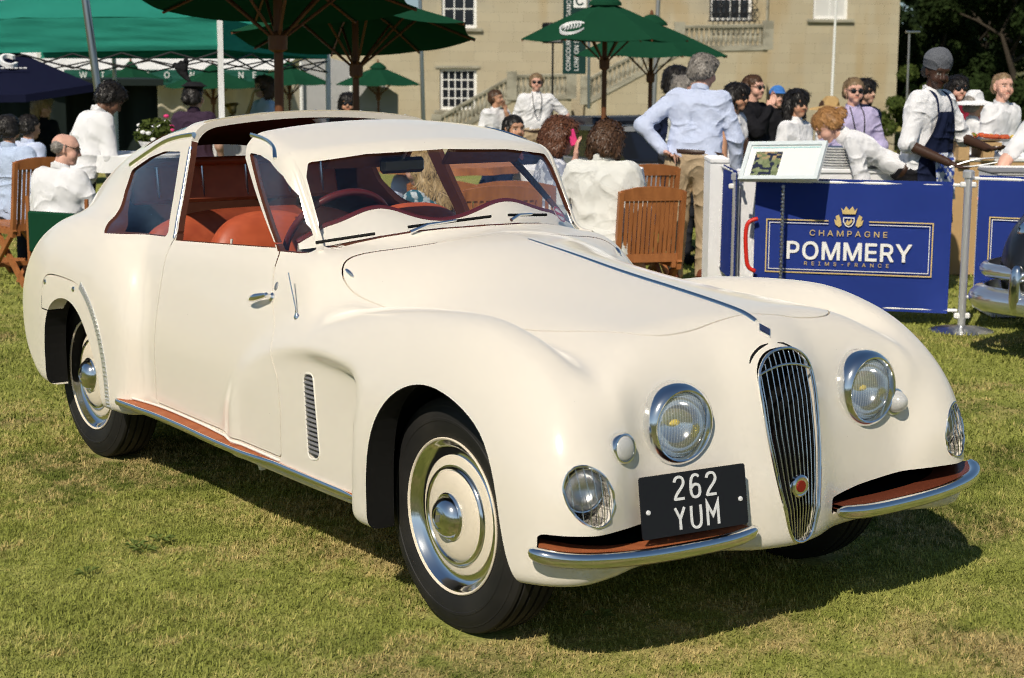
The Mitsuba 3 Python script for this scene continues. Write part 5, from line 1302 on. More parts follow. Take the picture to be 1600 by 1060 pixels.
# ---- folding slatted teak chairs
def chair(pos, deg, text, group='folding teak chairs with slatted backs', H=.92, w=.46, dot=False, slats=11, rake=.16):
    t = thing('folding_chair', text, 'chair', group); R = RV(deg); pos = np.asarray(pos, float)
    def put(nm, m, mat='teak', par=t): return add(nm, xf(m, R, pos), mat, par, smooth=False)
    def bar(a, b, s=(.022, .016)): return sweep([a, b], np.array([(-s[0], -s[1]), (s[0], -s[1]), (s[0], s[1]), (-s[0], s[1])]), (0, 1, .2))
    yb = lambda z: .20 + rake * (z - .45)             # y away from the sitter's front
    for s in (-1, 1):
        put('back_post', bar((s * w / 2, yb(.40), .40), (s * w / 2, yb(H - .02), H - .02), (.015, .02)))
        put('leg', bar((s * (w / 2 - .0), yb(.44) + .02, .46), (s * w / 2, -.30, 0), (.015, .02))); put('leg', bar((s * (w / 2 - .035), -.18, .44), (s * (w / 2 - .035), .32, 0), (.015, .02)))
        put('seat_rail', bar((s * (w / 2 - .035), -.24, .43), (s * (w / 2 - .035), .22, .43), (.013, .02)))
    zt = H - .075
    # curved top rail
    rail = prism([(-w / 2 + .0, zt), (w / 2, zt), (w / 2, H - .012), (w * .25, H + .008), (0, H + .014), (-w * .25, H + .008), (-w / 2, H - .012)], -.014, .014); v = rail.vertices; rail.vertices = np.stack([v[:, 0], v[:, 2] + yb(v[:, 1]), v[:, 1]], 1); rail.fix_normals(); tr = put('top_rail', rail)
    put('lower_rail', box(w - .03, .026, .05, (0, yb(.47), .47)))
    for k in range(slats):
        x = -w / 2 + .042 + k * (w - .084) / (slats - 1); put('back_slat', bar((x, yb(.48), .48), (x, yb(zt) , zt + .01), (.0105, .006)))
    for k in range(7): put('seat_slat', box(w - .07, .045, .016, (0, -.215 + k * .065, .455)))
    put('stretcher', box(w - .07, .02, .035, (0, -.12, .16)))
    if dot: add('disc', xf(lathe([(.001, .003), (.020, .003), (.020, 0)], 16), R @ rotx(math.pi / 2), pos + R @ np.array([.01, yb(zt + .04) + (.018 if False else -.016) , zt + .042])), 'canvas_green_dot', tr)
    return t
diffuse('canvas_green_dot', (.01, .12, .05), .5)
def gp(px, d): q = at(px, 300, d); return np.array([q[0], q[1], float(gz(q[0], q[1]))])
# ------------------------------------------------------------------ other cars
scene['black_paint'] = {'type': 'principled', 'base_color': rgb((.008, .008, .010)), 'roughness': .3, 'clearcoat': 1.0, 'clearcoat_gloss': .97}
scene['lime_paint'] = {'type': 'principled', 'base_color': rgb((.62, .62, .03)), 'roughness': .35, 'clearcoat': 1.0, 'clearcoat_gloss': .95}
scene['dark_blue_paint'] = {'type': 'principled', 'base_color': rgb((.02, .026, .04)), 'roughness': .35, 'clearcoat': 1.0, 'clearcoat_gloss': .95}
scene['silver_paint'] = {'type': 'principled', 'base_color': rgb((.20, .21, .22)), 'roughness': .35, 'clearcoat': 1.0, 'clearcoat_gloss': .95}
scene['saloon_chrome'] = {'type': 'twosided', 'b': {'type': 'principled', 'base_color': rgb((.84, .86, .90)), 'metallic': .88, 'roughness': .12}}
# black saloon, its front corner at the right edge. Own frame: x forward, y left, z up
c0 = at(1560, 470, 9.3); BG = float(gz(c0[0], c0[1]))
hd_ = vn(-R2 * .62 - F2 * .78); lf_ = np.cross([0, 0, 1], hd_); RC = np.stack([hd_, lf_, [0, 0, 1]], 1)
# front right corner of the bumper (x=2.30, y=-.80) sits at c0
OC = np.array([c0[0], c0[1], BG]) - RC @ np.array([2.28, -.72, 0])
BC = thing('black_saloon', 'black saloon with heavy double chrome bumper, cut by the right edge', 'car')
hh = .03; gx_, gy_, gz_ = np.arange(-2.6, 2.5, hh), np.arange(-1.0, 1.0 + hh, hh), np.arange(.1, 1.7, hh); X, Y, Z = gx_[:, None, None], np.abs(gy_)[None, :, None], gz_[None, None, :]
top = curve([-2.6, -2.3, -1.9, -1.5, -1.0, .5, .9, 1.6, 2.0, 2.2, 2.3], [.5, .85, .98, 1.02, 1.04, 1.04, 1.03, .98, .90, .78, .5], gx_, 1)[:, None, None]
f = smax(smax(Y - .62 - .0 * Z, Z - top, .2), np.abs(X + .15) - 2.30, .15)
def ell(cx, cy, cz, rx, ry, rz): return (np.sqrt(((X - cx) / rx) ** 2 + ((Y - cy) / ry) ** 2 + ((Z - cz) / rz) ** 2) - 1) * min(rx, ry, rz)
f = smin(f, ell(1.45, .58, .50, .86, .33, .44), .10); f = smin(f, ell(-1.55, .60, .50, .85, .32, .42), .10)
roof = smax(smax(Y - .60 + .35 * np.maximum(Z - 1.0, 0), Z - curve([-1.6, -1.2, -.6, .2, .55, .95], [.95, 1.30, 1.50, 1.52, 1.38, .95], gx_, 1)[:, None, None], .12), np.abs(X + .35) - 1.35, .05); f = smin(f, roof, .06)
f = np.maximum(smax(f, .26 - Z, .06), -np.maximum(np.hypot(X - 1.42, Z - .33) - .36, .50 - Y)); f = np.maximum(f, -np.maximum(np.hypot(X + 1.40, Z - .33) - .36, .50 - Y))
v, q = surface_nets(ndimage.gaussian_filter(f, .7), (gx_[0], gy_[0], gz_[0]), hh); m = tmesh(v, q); m = m if m.volume > 0 else (m.invert() or m)
add('body', xf(m, RC, OC), 'black_paint', BC, smooth=True)
def put_c(nm, m, mat, par=BC, smooth=35): return add(nm, xf(m, RC, OC), mat, par, smooth=smooth)
bp_ = spline([(1.72, -.93, .44), (2.02, -.93, .44), (2.22, -.84, .44), (2.33, -.5, .44), (2.37, 0, .44), (2.33, .5, .44), (2.22, .84, .44), (2.02, .93, .44), (1.72, .93, .44)], 60)
bp_[:, 2] -= .10
sec = np.array([(-.03, -.072), (.0, -.068), (.030, -.048), (.050, -.018), (.054, .008), (.044, .034), (.020, .058), (-.03, .070), (-.02, 0)])
bm = put_c('bumper', sweep(bp_, sec), 'saloon_chrome', BC)
put_c('upper_bar', sweep(bp_ * [.985, .98, 1] + [0, 0, .155], sec * .55), 'saloon_chrome', bm)
for s in (-1, 1):
    og = xf(pad(.10, .075, .27, (0, 0, 0), power=2.6) if 'pad' in globals() else ellipsoid(.06, .045, .17), None, (2.33, s * .60, .42)); put_c('overrider', og, 'chrome', bm, True)
    put_c('headlight', xf(lathe([(.001, .05), (.05, .045), (.085, .02), (.095, -.01), (.10, -.03), (.09, -.08)], 28), roty(math.pi / 2), (2.14, s * .60, .70)), 'chrome', BC)
    for x in (1.42, -1.40):
        wk = put_c('wheel', xf(lathe([(.20, -.08), (.26, -.09), (.32, -.07), (.33, 0), (.32, .07), (.26, .09), (.20, .08)], 40), rotx(-s * math.pi / 2), (x, s * .66, .33)), 'rubber', BC); put_c('hub_cap', xf(lathe([(.001, .09), (.08, .085), (.16, .06), (.20, .07)], 30), rotx(-s * math.pi / 2), (x, s * .66, .33)), 'chrome', wk)
for k in range(7): put_c('grille_bar', tube([(2.20, -.30, .52 + k * .045), (2.25, 0, .52 + k * .045), (2.20, .30, .52 + k * .045)], .012, 6), 'chrome', BC)

def far_car(px, d, deg, mat, text, L=4.0, Wd=1.65, H=1.25, dz=0, sporty=False):
    t = thing('parked_car', text, 'car'); p = gp(px, d) + [0, 0, dz]; R = RV(deg)
    side = [(-L / 2, .28), (-L / 2 + .02, .62), (-L * .42, .80), (-L * .30, .84), (-L * .20, H), (L * .08, H + .02), (L * .24, .86), (L * .42, .78), (L / 2 - .02, .58), (L / 2, .28)]
    body_ = [q for q in side]; low = [(-L / 2, .28), (-L / 2 + .02, .62), (-L * .42, .80), (-L * .30, .84), (L * .24, .86), (L * .42, .78), (L / 2 - .02, .58), (L / 2, .28)]
    P = Polygon(low).buffer(-.06).buffer(.06)
    for x in (-L * .31, L * .31): P = P.difference(Point(x, .30).buffer(.34))
    m = man(prism_y(np.array(P.exterior.coords)[:-1], -Wd / 2, Wd / 2)); add('body', xf(unman(m), R, p), mat, t, smooth=False)
    cab = Polygon([(-L * .31, .83), (-L * .20, H), (L * .08, H + .02), (L * .24, .85)]).buffer(-.04).buffer(.04); gl = prism_y(np.array(cab.exterior.coords)[:-1], -Wd * .42, Wd * .42); add('cabin_glass', xf(gl, R, p), 'window_dark', t, smooth=False)
    rf_ = Polygon([(-L * .215, H - .05), (-L * .20, H + .012), (L * .08, H + .035), (L * .10, H - .02)]); add('roof', xf(prism_y(np.array(rf_.exterior.coords)[:-1], -Wd * .425, Wd * .425), R, p), mat, t, smooth=False)
    for s in (-1, 1):
        for x in (-L * .31, L * .31): add('wheel', xf(lathe([(.001, .10), (.18, .10), (.22, .11), (.30, .09), (.31, 0), (.30, -.09), (.001, -.09)], 28), R @ rotx(-s * math.pi / 2), p + R @ np.array([x, s * (Wd / 2 - .11), .31])), 'rubber', t)
        for x in (-L * .2, L * .09): add('pillar', xf(tube([(x * 1.45, s * Wd * .422, .86), (x, s * Wd * .415, H)], .03, 6), R, p), mat, t)
    return t
far_car(938, 27.5, 8, 'lime_paint', 'lime yellow car parked before the mansion behind the emblem parasol pole', 3.9, H=1.15, dz=-.10)
far_car(975, 24.0, -65, 'dark_blue_paint', 'dark car parked end-on behind the curly haired man', 4.1, H=1.30, dz=-.1)
far_car(1010, 22.0, -70, 'silver_paint', 'grey car parked just left of the standing man in khaki trousers', 4.1, H=1.25, dz=-.12)
# ------------------------------------------------------------------ people
scene['skin'] = {'type': 'principled', 'base_color': {'type': 'mesh_attribute', 'name': 'vertex_color'}, 'roughness': .5, 'specular': .35}
def _fold(p, n, uv):
    w = noise(p.x * 4.3, p.y * 4.3, p.z * 4.3) * 2.2
    a = 1 - dr.abs(noise(p.x * 6 + w, p.y * 6 - w, p.z * 8 + w) * 2 - 1)
    b = 1 - dr.abs(noise(p.x * 17 - w, p.y * 17 + w, p.z * 13 + 2 * w) * 2 - 1)
    return a * a * a * .019 + b * b * b * .0045
def cloth(key, c, c2=None, sc=1.0, stripe=None):
    c2 = c2 or tuple(x * .9 for x in c)
    def f(p, n, uv, c=c, c2=c2):
        b = mix(c, c2, fbm(p.x * 12 * sc, p.y * 12 * sc, p.z * 12 * sc))
        if stripe is not None: b = mix(b, stripe, smoothstep(.52, .60, noise(p.x * 38, p.y * 38, p.z * 38)))
        return b
    scene[key] = {'type': 'twosided', 'b': {'type': 'bumpmap', 'arbitrary': proc(_fold, 2e-3), 'scale': 1.0, 'b': {'type': 'principled', 'base_color': proc(f), 'roughness': .85, 'specular': .15}}}; return key
cloth('white_shirt', (.80, .80, .82)); cloth('blue_shirt', (.50, .60, .80)); cloth('pale_blue', (.56, .62, .80), (.50, .57, .76)); cloth('lilac_shirt', (.50, .45, .68)); cloth('black_suit', (.012, .012, .015)); cloth('navy', (.012, .018, .05)); cloth('khaki', (.46, .36, .235), (.40, .30, .19))
cloth('brown_shoe', (.16, .05, .025)); cloth('maroon', (.22, .014, .035)); cloth('dark_trousers', (.025, .027, .035)); cloth('plum', (.05, .03, .055)); cloth('grey_print', (.30, .33, .42), (.25, .28, .36), stripe=(.62, .64, .70)); cloth('cream_jacket', (.74, .74, .70)); cloth('straw', (.52, .36, .17), (.42, .27, .11), 4)
cloth('check_cloth', (.70, .74, .82), (.62, .66, .76), stripe=(.05, .10, .42)); cloth('cap_grey', (.13, .14, .16), (.10, .105, .12)); cloth('cap_blue', (.06, .20, .55)); cloth('teal_print', (.05, .20, .27), (.03, .10, .14), stripe=(.55, .62, .66)); cloth('red_brown', (.3, .1, .06)); cloth('black_feather', (.010, .010, .012), (.02, .02, .022), 3)
def hairmat(key, c, c2):
    def f(p, n, uv): return mix(c, c2, .55 * fbm(p.x * 60, p.y * 60, p.z * 22) + .45 * cell_rand(dr.floor(p.x * 130), dr.floor(p.y * 130), dr.floor(p.z * 30)))
    scene[key] = {'type': 'twosided', 'b': {'type': 'principled', 'base_color': proc(f), 'roughness': .45, 'specular': .4}}
hairmat('hair_black', (.008, .007, .007), (.028, .024, .022)); hairmat('hair_brown', (.035, .018, .010), (.12, .060, .030)); hairmat('hair_auburn', (.06, .022, .012), (.17, .07, .035)); hairmat('hair_grey', (.13, .115, .10), (.34, .31, .28)); hairmat('hair_blond', (.30, .20, .085), (.55, .40, .20)); hairmat('hair_ginger', (.25, .11, .035), (.48, .26, .10)); hairmat('hair_sandy', (.17, .11, .06), (.33, .23, .13))
diffuse('sunglass', (.008, .008, .010), .1, .6); diffuse('eyeglass_rim', (.03, .02, .015), .3); diffuse('lanyard_black', (.02, .02, .025), .6); diffuse('pink_phone', (.75, .06, .22), .3); diffuse('belt_brown', (.04, .02, .012), .4)
FAIR, TAN, DARK, PINK = (.60, .36, .26), (.50, .27, .17), (.055, .026, .016), (.66, .38, .29)

class Field:
    """signed distance on a grid that is finer round the head; primitives are blended in one by one"""
    def __init__(s, lo, hi, h, fine=None, hf=.006):
        ax = []
        for k in range(3):
            if fine is None: ax.append(np.arange(lo[k], hi[k] + h, h)); continue
            f0, f1 = fine[0][k], fine[1][k]; a = list(np.arange(lo[k], f0, h)) if lo[k] < f0 else []; b = list(np.arange(max(f0, lo[k]), min(f1, hi[k]), hf)); c = list(np.arange(min(f1, hi[k]), hi[k] + h, h)); ax.append(np.array(a + b + c))
        s.ax = ax; s.F = np.full([len(a) for a in ax], .5, np.float32)
    def sl(s, lo, hi, pad):
        r = []
        for k in range(3): r.append(slice(max(int(np.searchsorted(s.ax[k], lo[k] - pad)) - 1, 0), int(np.searchsorted(s.ax[k], hi[k] + pad)) + 1))
        return tuple(r)
    def pts(s, r): return [a[q].astype(np.float32) for a, q in zip(s.ax, r)]
    def put(s, d, r, k):
        A = s.F[r]
        if k > 0: h = np.maximum(k - np.abs(A - d), 0) / k; s.F[r] = np.minimum(A, d) - h * h * k * .25
        else: s.F[r] = np.minimum(A, d)
    def cap(s, a, b, ra, rb=None, k=.03, sq=None, inflate=0.0):
        rb = ra if rb is None else rb; ra, rb = ra + inflate, rb + inflate; a, b = np.asarray(a, float), np.asarray(b, float); R = max(ra, rb)
        r = s.sl(np.minimum(a, b) - R, np.maximum(a, b) + R, k + .02); x, y, z = s.pts(r)
        X, Y, Z = x[:, None, None] - a[0], y[None, :, None] - a[1], z[None, None, :] - a[2]; d = b - a; L = max(d @ d, 1e-9)
        t = np.clip((X * d[0] + Y * d[1] + Z * d[2]) / L, 0, 1); qx, qy, qz = X - t * d[0], Y - t * d[1], Z - t * d[2]
        if sq is not None:
            ax, f = sq; dot = qx * ax[0] + qy * ax[1] + qz * ax[2]; e = 1 / f - 1; qx, qy, qz = qx + dot * e * ax[0], qy + dot * e * ax[1], qz + dot * e * ax[2]
        s.put(np.sqrt(qx * qx + qy * qy + qz * qz) - (ra + (rb - ra) * t), r, k)
    def mesh(s, disp=None):
        v, q = surface_nets(s.F, (0, 0, 0), 1.0); idx = np.arange
        V = np.stack([np.interp(v[:, k], np.arange(len(s.ax[k])), s.ax[k]) for k in range(3)], 1)
        m = tmesh(V, q); 
        if len(m.faces) and m.volume < 0: m.invert()
        trimesh.smoothing.filter_taubin(m, .5, .52, 4)
        return m

def hash_(t): return sum((i + 1) * ord(c) for i, c in enumerate(t))
def person(text, px=None, d=None, deg=0, pos=None, H=1.75, sit=False, seat=.46, lean=0, twist=0, roll=0, head=(0, 0), arms=None, skin=FAIR, hair='hair_brown', style='short', top='white_shirt', sleeve=1.0, bottom='dark_trousers', glasses=None,
           hat=None, collar=True, female=False, extras=(), group=None, legs=True, dz=0, h=.014, bulk=1.0, shoe='black', stand_legs=None, belt=False, lanyard=False, apron=False, dress=False, fit=None):
    t = thing('person', text, 'person', group); p0 = gp(px, d) if pos is None else np.asarray(pos, float); p0 = p0 + [0, 0, dz]
    y_ = facing(deg); x_ = np.cross(y_, [0, 0, 1]); R = np.stack([x_, y_, [0, 0, 1]], 1); S = H / 1.75
    w = .92 if female else 1.0
    # joints in the person's own frame (x right, y forward); upper body turns about the hips
    hip = np.array([0, 0, .93]); J = {}
    ca, sa = math.cos(math.radians(lean)), math.sin(math.radians(lean))
    UB = rotz(math.radians(twist)) @ np.array([[1, 0, 0], [0, ca, sa], [0, -sa, ca]]) @ roty(math.radians(roll))
    base = np.array([0, 0, (seat + .10 - .93) if sit else 0.])
    def ub(q): return hip + UB @ (np.asarray(q, float) - hip) + base
    A = {'l_el': (-.27, -.03, 1.14), 'l_wr': (-.27, .10, .90), 'r_el': (.27, -.03, 1.14), 'r_wr': (.27, .10, .90), 'l_dir': None, 'r_dir': None}
    if arms: A.update(arms)
    shw = .178 * w
    pel = hip + base
    neck = ub((0, -.012, 1.475)); headc = ub((0, .02, 1.64))
    hy, hp = math.radians(head[0]), math.radians(head[1]); HR = UB @ rotz(-hy) @ np.array([[1, 0, 0], [0, math.cos(hp), math.sin(hp)], [0, -math.sin(hp), math.cos(hp)]])
    piv = ub((0, -.01, 1.53))
    def hd(q): return piv + HR @ (np.asarray(q, float) - np.array([0, -.01, 1.53]))
    if sit: kn = [np.array([s * .11, .43, seat + .06]) for s in (-1, 1)]; an = [np.array([s * .11, .40, .09]) for s in (-1, 1)]; hj = [np.array([s * .09, 0, seat + .10]) for s in (-1, 1)]
    else:
        hj = [np.array([s * .09, 0, .92]) for s in (-1, 1)]; kn = [np.array([s * .10, .02, .50]) for s in (-1, 1)]; an = [np.array([s * .11, -.01, .09]) for s in (-1, 1)]
        if stand_legs: kn, an = [np.array(q, float) for q in stand_legs[0]], [np.array(q, float) for q in stand_legs[1]]
    if fit is not None:                                  # height and place such that the crown stands where it does
        q = at(fit[0], fit[1], d); hl = hd((0, .0, 1.765)); g = float(gz(q[0], q[1])); S = float(np.clip((q[2] - g) / hl[2], .90, 1.05) if hl[2] > .8 else S)
        p0 = q - R @ (hl * S)
    allp = [hd((0, 0, 1.80)), hd((0, .15, 1.6)), pel, *kn, *an]
    arm = []
    for s, c in ((-1, 'l'), (1, 'r')):
        sh = ub((s * shw, -.005, 1.425)); el = ub(A[c + '_el']); wr = ub(A[c + '_wr']); dr_ = A[c + '_dir']; dr_ = vn(wr - el) if dr_ is None else vn(UB @ np.asarray(dr_, float)); arm.append((s, sh, el, wr, dr_)); allp += [sh, el, wr, wr + dr_ * .2]
    allp = np.array(allp); lo, hi = allp.min(0) - .2, allp.max(0) + .17; lo[2] = max(lo[2], -.02) if legs else pel[2] - .25
    fine = (hd((0, 0, 1.635)) - .17, hd((0, 0, 1.635)) + .17)
    X_, Y_ = UB @ np.array([1., 0, 0]), UB @ np.array([0, 1., 0])
    def torso(F, inf=0.0, k=.05, zmin=.9):
        b = bulk; sq = (Y_, .80)
        F.cap(ub((-.105 * w, -.01, 1.33)), ub((.105 * w, -.01, 1.33)), .118 * b, k=k, sq=sq, inflate=inf)
        F.cap(ub((-shw + .03, -.012, 1.415)), ub((shw - .03, -.012, 1.415)), .062, k=k, inflate=inf)
        F.cap(ub((-.075 * w, 0, 1.10)), ub((.075 * w, 0, 1.10)), (.100 if female else .118) * b, k=k, sq=sq, inflate=inf)
        F.cap(ub((-.09 * w, -.005, .97)), ub((.09 * w, -.005, .97)), .118 * b, k=k, sq=sq, inflate=inf)
        for q in (-1, 1): F.cap(ub((q * .082 * w, -.004, 1.34)), ub((q * .078 * w, -.002, .98)), (.088 if female else .106) * b, k=.04, sq=sq, inflate=inf)
        if female:
            for s in (-1, 1): F.cap(ub((s * .066, .070, 1.285)), ub((s * .066, .070, 1.285)), .046, k=.06, inflate=inf)
    def armcap(F, a, upto=1.0, inf=0.0, k=.03):
        s, sh, el, wr, d_ = a; th = .9 if female else 1.0
        F.cap(sh, sh + (el - sh) * min(upto * 2, 1), .056 * th, .044 * th, k=k, inflate=inf)
        if upto > .5: F.cap(el, el + (wr - el) * min((upto - .5) * 2, 1), .042 * th, .030 * th, k=k, inflate=inf * .9)
    def hand(F, a):
        s, sh, el, wr, d_ = a; side = vn(np.cross(d_, UB @ np.array([0, .25, 1.0]) if abs(d_ @ (UB @ np.array([0, 0, 1.]))) < .9 else Y_)) * -s; nrm = np.cross(d_, side)
        pl = wr + d_ * .055; F.cap(wr + d_ * .015, pl + side * .012, .026, .030, k=.015, sq=(nrm, .6))
        for i in range(4):
            o = wr + d_ * .088 + side * (.026 - .0175 * i); L = (.062, .072, .068, .052)[i]; m_ = o + d_ * L * .55 + nrm * .006 * s; e_ = m_ + d_ * L * .45 + nrm * .018 * s
            F.cap(o - d_ * .02, m_, .0095, .0085, k=.006); F.cap(m_, e_, .0085, .0075, k=.004)
        th = wr + d_ * .035 + side * .030; F.cap(wr + d_ * .02 + side * .012, th + d_ * .02 + side * .012, .014, .011, k=.01); F.cap(th + d_ * .02 + side * .012, th + d_ * .055 + side * .018, .010, .008, k=.005)
    F = Field(lo, hi, h, fine, .0065)
    torso(F)
    for a in arm: armcap(F, a); hand(F, a)
    F.cap(neck, hd((0, .0, 1.56)), .056 * (.88 if female else 1), .052 * (.88 if female else 1), k=.03)
    F.cap(hd((0, -.022, 1.665)), hd((0, .018, 1.672)), .080, .075, k=.02); F.cap(hd((0, .02, 1.64)), hd((0, .062, 1.575)), .062, .030, k=.03); F.cap(hd((-.03, .06, 1.605)), hd((.03, .06, 1.605)), .038, k=.02)
    F.cap(hd((-.030, .076, 1.678)), hd((.030, .076, 1.678)), .020, k=.015)
    F.cap(hd((0, .092, 1.655)), hd((0, .112, 1.620)), .009, .013, k=.012); F.cap(hd((-.012, .100, 1.616)), hd((.012, .100, 1.616)), .009, k=.01)
    F.cap(hd((-.018, .090, 1.588)), hd((.018, .090, 1.588)), .010, k=.008); F.cap(hd((0, .080, 1.556)), hd((0, .074, 1.552)), .020, k=.02)
    for s in (-1, 1): F.cap(hd((s * .079, -.006, 1.655)), hd((s * .077, .0, 1.612)), .013, .009, k=.01)
    if legs:
        for s in (0, 1):
            F.cap(hj[s], kn[s], .075, .052, k=.05); F.cap(kn[s], an[s], .052, .036, k=.03); F.cap(an[s] + [0, -.04, -.05], an[s] + [0, .14, -.06], .036, .028, k=.03)
    m = F.mesh(); V = m.vertices
    # colour of skin, lips, brows, eyes, by place on the face
    L = (V - piv) @ HR + np.array([0, -.01, 1.53]); col = np.tile(np.array(skin), (len(V), 1)) * (.93 + .14 * meshkit.fbm(V * 22, 2))[:, None]
    face = L[:, 1] > .05
    def tint(mask, c, a): col[mask] = col[mask] * (1 - a) + np.array(c) * a
    ex = np.abs(np.abs(L[:, 0]) - .032)
    sk = np.array(skin)
    tint(face & (np.abs(L[:, 2] - 1.588) < .009) & (np.abs(L[:, 0]) < .024), sk * (.75, .42, .42), .8)
    tint(face & (np.abs(L[:, 2] - 1.668) < .0055) & (ex < .020), np.array((.04, .025, .018)), .75)
    tint(face & (np.abs(L[:, 2] - 1.648) < .0065) & (ex < .014), (.45, .43, .40), .7); tint(face & (np.abs(L[:, 2] - 1.648) < .0065) & (ex < .006), (.03, .02, .015), .95)
    tint(face & (np.hypot(np.abs(L[:, 0]) - .045, L[:, 2] - 1.61) < .02), sk * (1.05, .85, .82), .4)
    W4 = M4(R, p0, S)
    def addp(nm, mesh, mat, parent=t, smooth=True, color=None): return add(nm, None, None, parent, raw=mikit.ply(xf(mesh, R, p0, S), mat, smooth=smooth, color=color))
    addp('body', m, 'skin', color=np.clip(col, 0, 1))
    sd_ = int(abs(hash_(text)) % 97)
    def wr_(m, amp=.009, sc=9):
        n_ = m.vertex_normals; V = m.vertices; tw = V[:, 2] * 1.2 + V[:, 0] * .7
        f_ = meshkit.fbm(np.c_[V[:, 0] * sc * .7 + tw * 2, V[:, 1] * sc * .7 + sd_, V[:, 2] * sc * 1.3 + V[:, 0] * sc * .8], 3, 7 + sd_); rg_ = 1 - np.abs(2 * f_ - 1) * 2.2; d_ = (rg_ * .8 + (f_ - .5)) * amp
        m.vertices = V + n_ * d_[:, None]; return m
    # shirt
    lo2, hi2 = allp.min(0) - .2, allp.max(0) + .16
    if top:
        G = Field(np.array([lo2[0], lo2[1], pel[2] - (.25 if not dress else .1)]), hi2, h); torso(G, .010); 
        for a in arm:
            if sleeve > 0: armcap(G, a, sleeve, .013)
            else: G.cap(a[1], a[1] + (a[2] - a[1]) * .05, .05, k=.03, inflate=.006)
        if collar: G.cap(ub((0, -.012, 1.44)), ub((0, -.010, 1.495)), .058, .060, k=.03)
        if not (dress or belt): G.cap(ub((-.09, 0, .93)), ub((.09, 0, .93)), .122, k=.05, sq=(Y_, .82), inflate=.01)
        sm = addp('shirt' if not dress else 'dress', wr_(G.mesh()), top)
        if collar:
            cw = [ub((.064 * math.cos(q), -.012 + .062 * math.sin(q), 1.497 + .018 * math.sin(-q))) for q in np.linspace(0, 2 * np.pi, 20, endpoint=False)]
            addp('collar', sweep(np.array(cw), np.array([(-.005, -.022), (.006, -.022), (.004, .018), (-.004, .018)]), UB[:, 2], True), top, sm)
    if bottom and legs:
        G = Field(np.array([lo2[0], lo2[1], .0]), np.array([hi2[0], hi2[1], pel[2] + .16]), h)
        G.cap(pel + [-.085 * w, 0, -.01], pel + [.085 * w, 0, -.01], .122 * bulk, k=.04, sq=((0, 1, 0), .85), inflate=.012); 
        if not sit: G.cap(ub((-.08 * w, 0, .99)), ub((.08 * w, 0, .99)), .118 * bulk, k=.03, sq=(Y_, .82), inflate=.012)
        for s in (0, 1): G.cap(hj[s], kn[s], .088, .072, k=.03, inflate=.008); G.cap(kn[s], an[s] + [0, 0, -.02], .068, .060, k=.02, inflate=.004)
        addp('trousers', wr_(G.mesh(), .007, 7), bottom)
        for s in (0, 1):
            G = Field(an[s] - [.09, .16, .12], an[s] + [.09, .26, .08], .012); G.cap(an[s] + [0, -.05, -.045], an[s] + [0, .15, -.055], .043, .034, k=.02); G.cap(an[s] + [0, -.03, 0], an[s] + [0, -.02, -.04], .045, k=.03); addp('shoe', G.mesh(), shoe)
    if belt: addp('belt', sweep(np.array([ub((.228 * w * (.5 + bulk * .5) * math.cos(q), .124 * bulk * math.sin(q), .995)) for q in np.linspace(0, 2 * np.pi, 28, endpoint=False)]), np.array([(-.006, -.016), (.006, -.016), (.006, .016), (-.006, .016)]), UB[:, 2], True), 'belt_brown')
    # hair
    if style:
        G = Field(hd((0, 0, 1.62)) - .30, hd((0, 0, 1.62)) + .22, .009)
        if style == 'bald':
            G.cap(hd((-.055, -.055, 1.64)), hd((.055, -.055, 1.64)), .045, k=.02)
            for s in (-1, 1): G.cap(hd((s * .066, -.04, 1.65)), hd((s * .068, .0, 1.655)), .020, k=.02)
        else:
            b = {'short': .006, 'thick': .014, 'wavy': .014, 'bob': .02, 'long': .016, 'bun': .008, 'crop': .002}[style]
            G.cap(hd((0, -.030, 1.680)), hd((0, .010, 1.692)), .083 + b, .070 + b, k=.02); G.cap(hd((-.04, -.060, 1.62)), hd((.04, -.060, 1.62)), .042 + b, k=.03)
            for s in (-1, 1): G.cap(hd((s * .070, -.022, 1.67)), hd((s * .072, -.012, 1.625)), .014 + b * .6, k=.02)
            if style in ('thick', 'wavy', 'bob', 'long'): G.cap(hd((-.04, .055, 1.728)), hd((.04, .055, 1.728)), .022 + b * .5, k=.03)
            if style in ('bob', 'wavy'):
                for s in (-1, 1): G.cap(hd((s * .075, -.03, 1.66)), hd((s * .082, -.02, 1.55)), .034, .036, k=.03)
                G.cap(hd((-.04, -.075, 1.6)), hd((.04, -.075, 1.54)), .05, .045, k=.04)
            if style == 'long':
                for s in (-1, 1): G.cap(hd((s * .078, -.03, 1.66)), hd((s * .085, -.04, 1.45)), .032, .040, k=.03)
                G.cap(hd((0, -.085, 1.6)), hd((0, -.105, 1.38)), .065, .060, k=.05, sq=(Y_, .7))
            if style == 'bun': G.cap(hd((0, -.125, 1.64)), hd((0, -.135, 1.635)), .040, .040, k=.02)
        if style in ('wavy', 'thick', 'bob', 'short'):
            rg_ = np.random.default_rng(sd_); nb = {'wavy': 60, 'thick': 34, 'bob': 26, 'short': 22}[style]; rr_ = {'wavy': .019, 'thick': .014, 'bob': .016, 'short': .010}[style]
            for _ in range(nb):
                a_, z_ = rg_.uniform(0, 6.283), rg_.uniform(-.15, 1) if style in ('short', 'thick') else rg_.uniform(-.9, 1); c_ = math.sqrt(max(1 - z_ * z_, 0)) if z_ > 0 else 1.0
                q_ = np.array([.088 * c_ * math.cos(a_), -.02 + .098 * c_ * math.sin(a_), 1.675 + (.088 if z_ > 0 else .12) * z_])
                if q_[1] > .045 and q_[2] < 1.71: continue
                G.cap(hd(q_), hd(q_ + [.012 * math.cos(a_ + 1), .012 * math.sin(a_ + 1), -.03]), rr_ * rg_.uniform(.7, 1.2), rr_ * .6, k=.012)
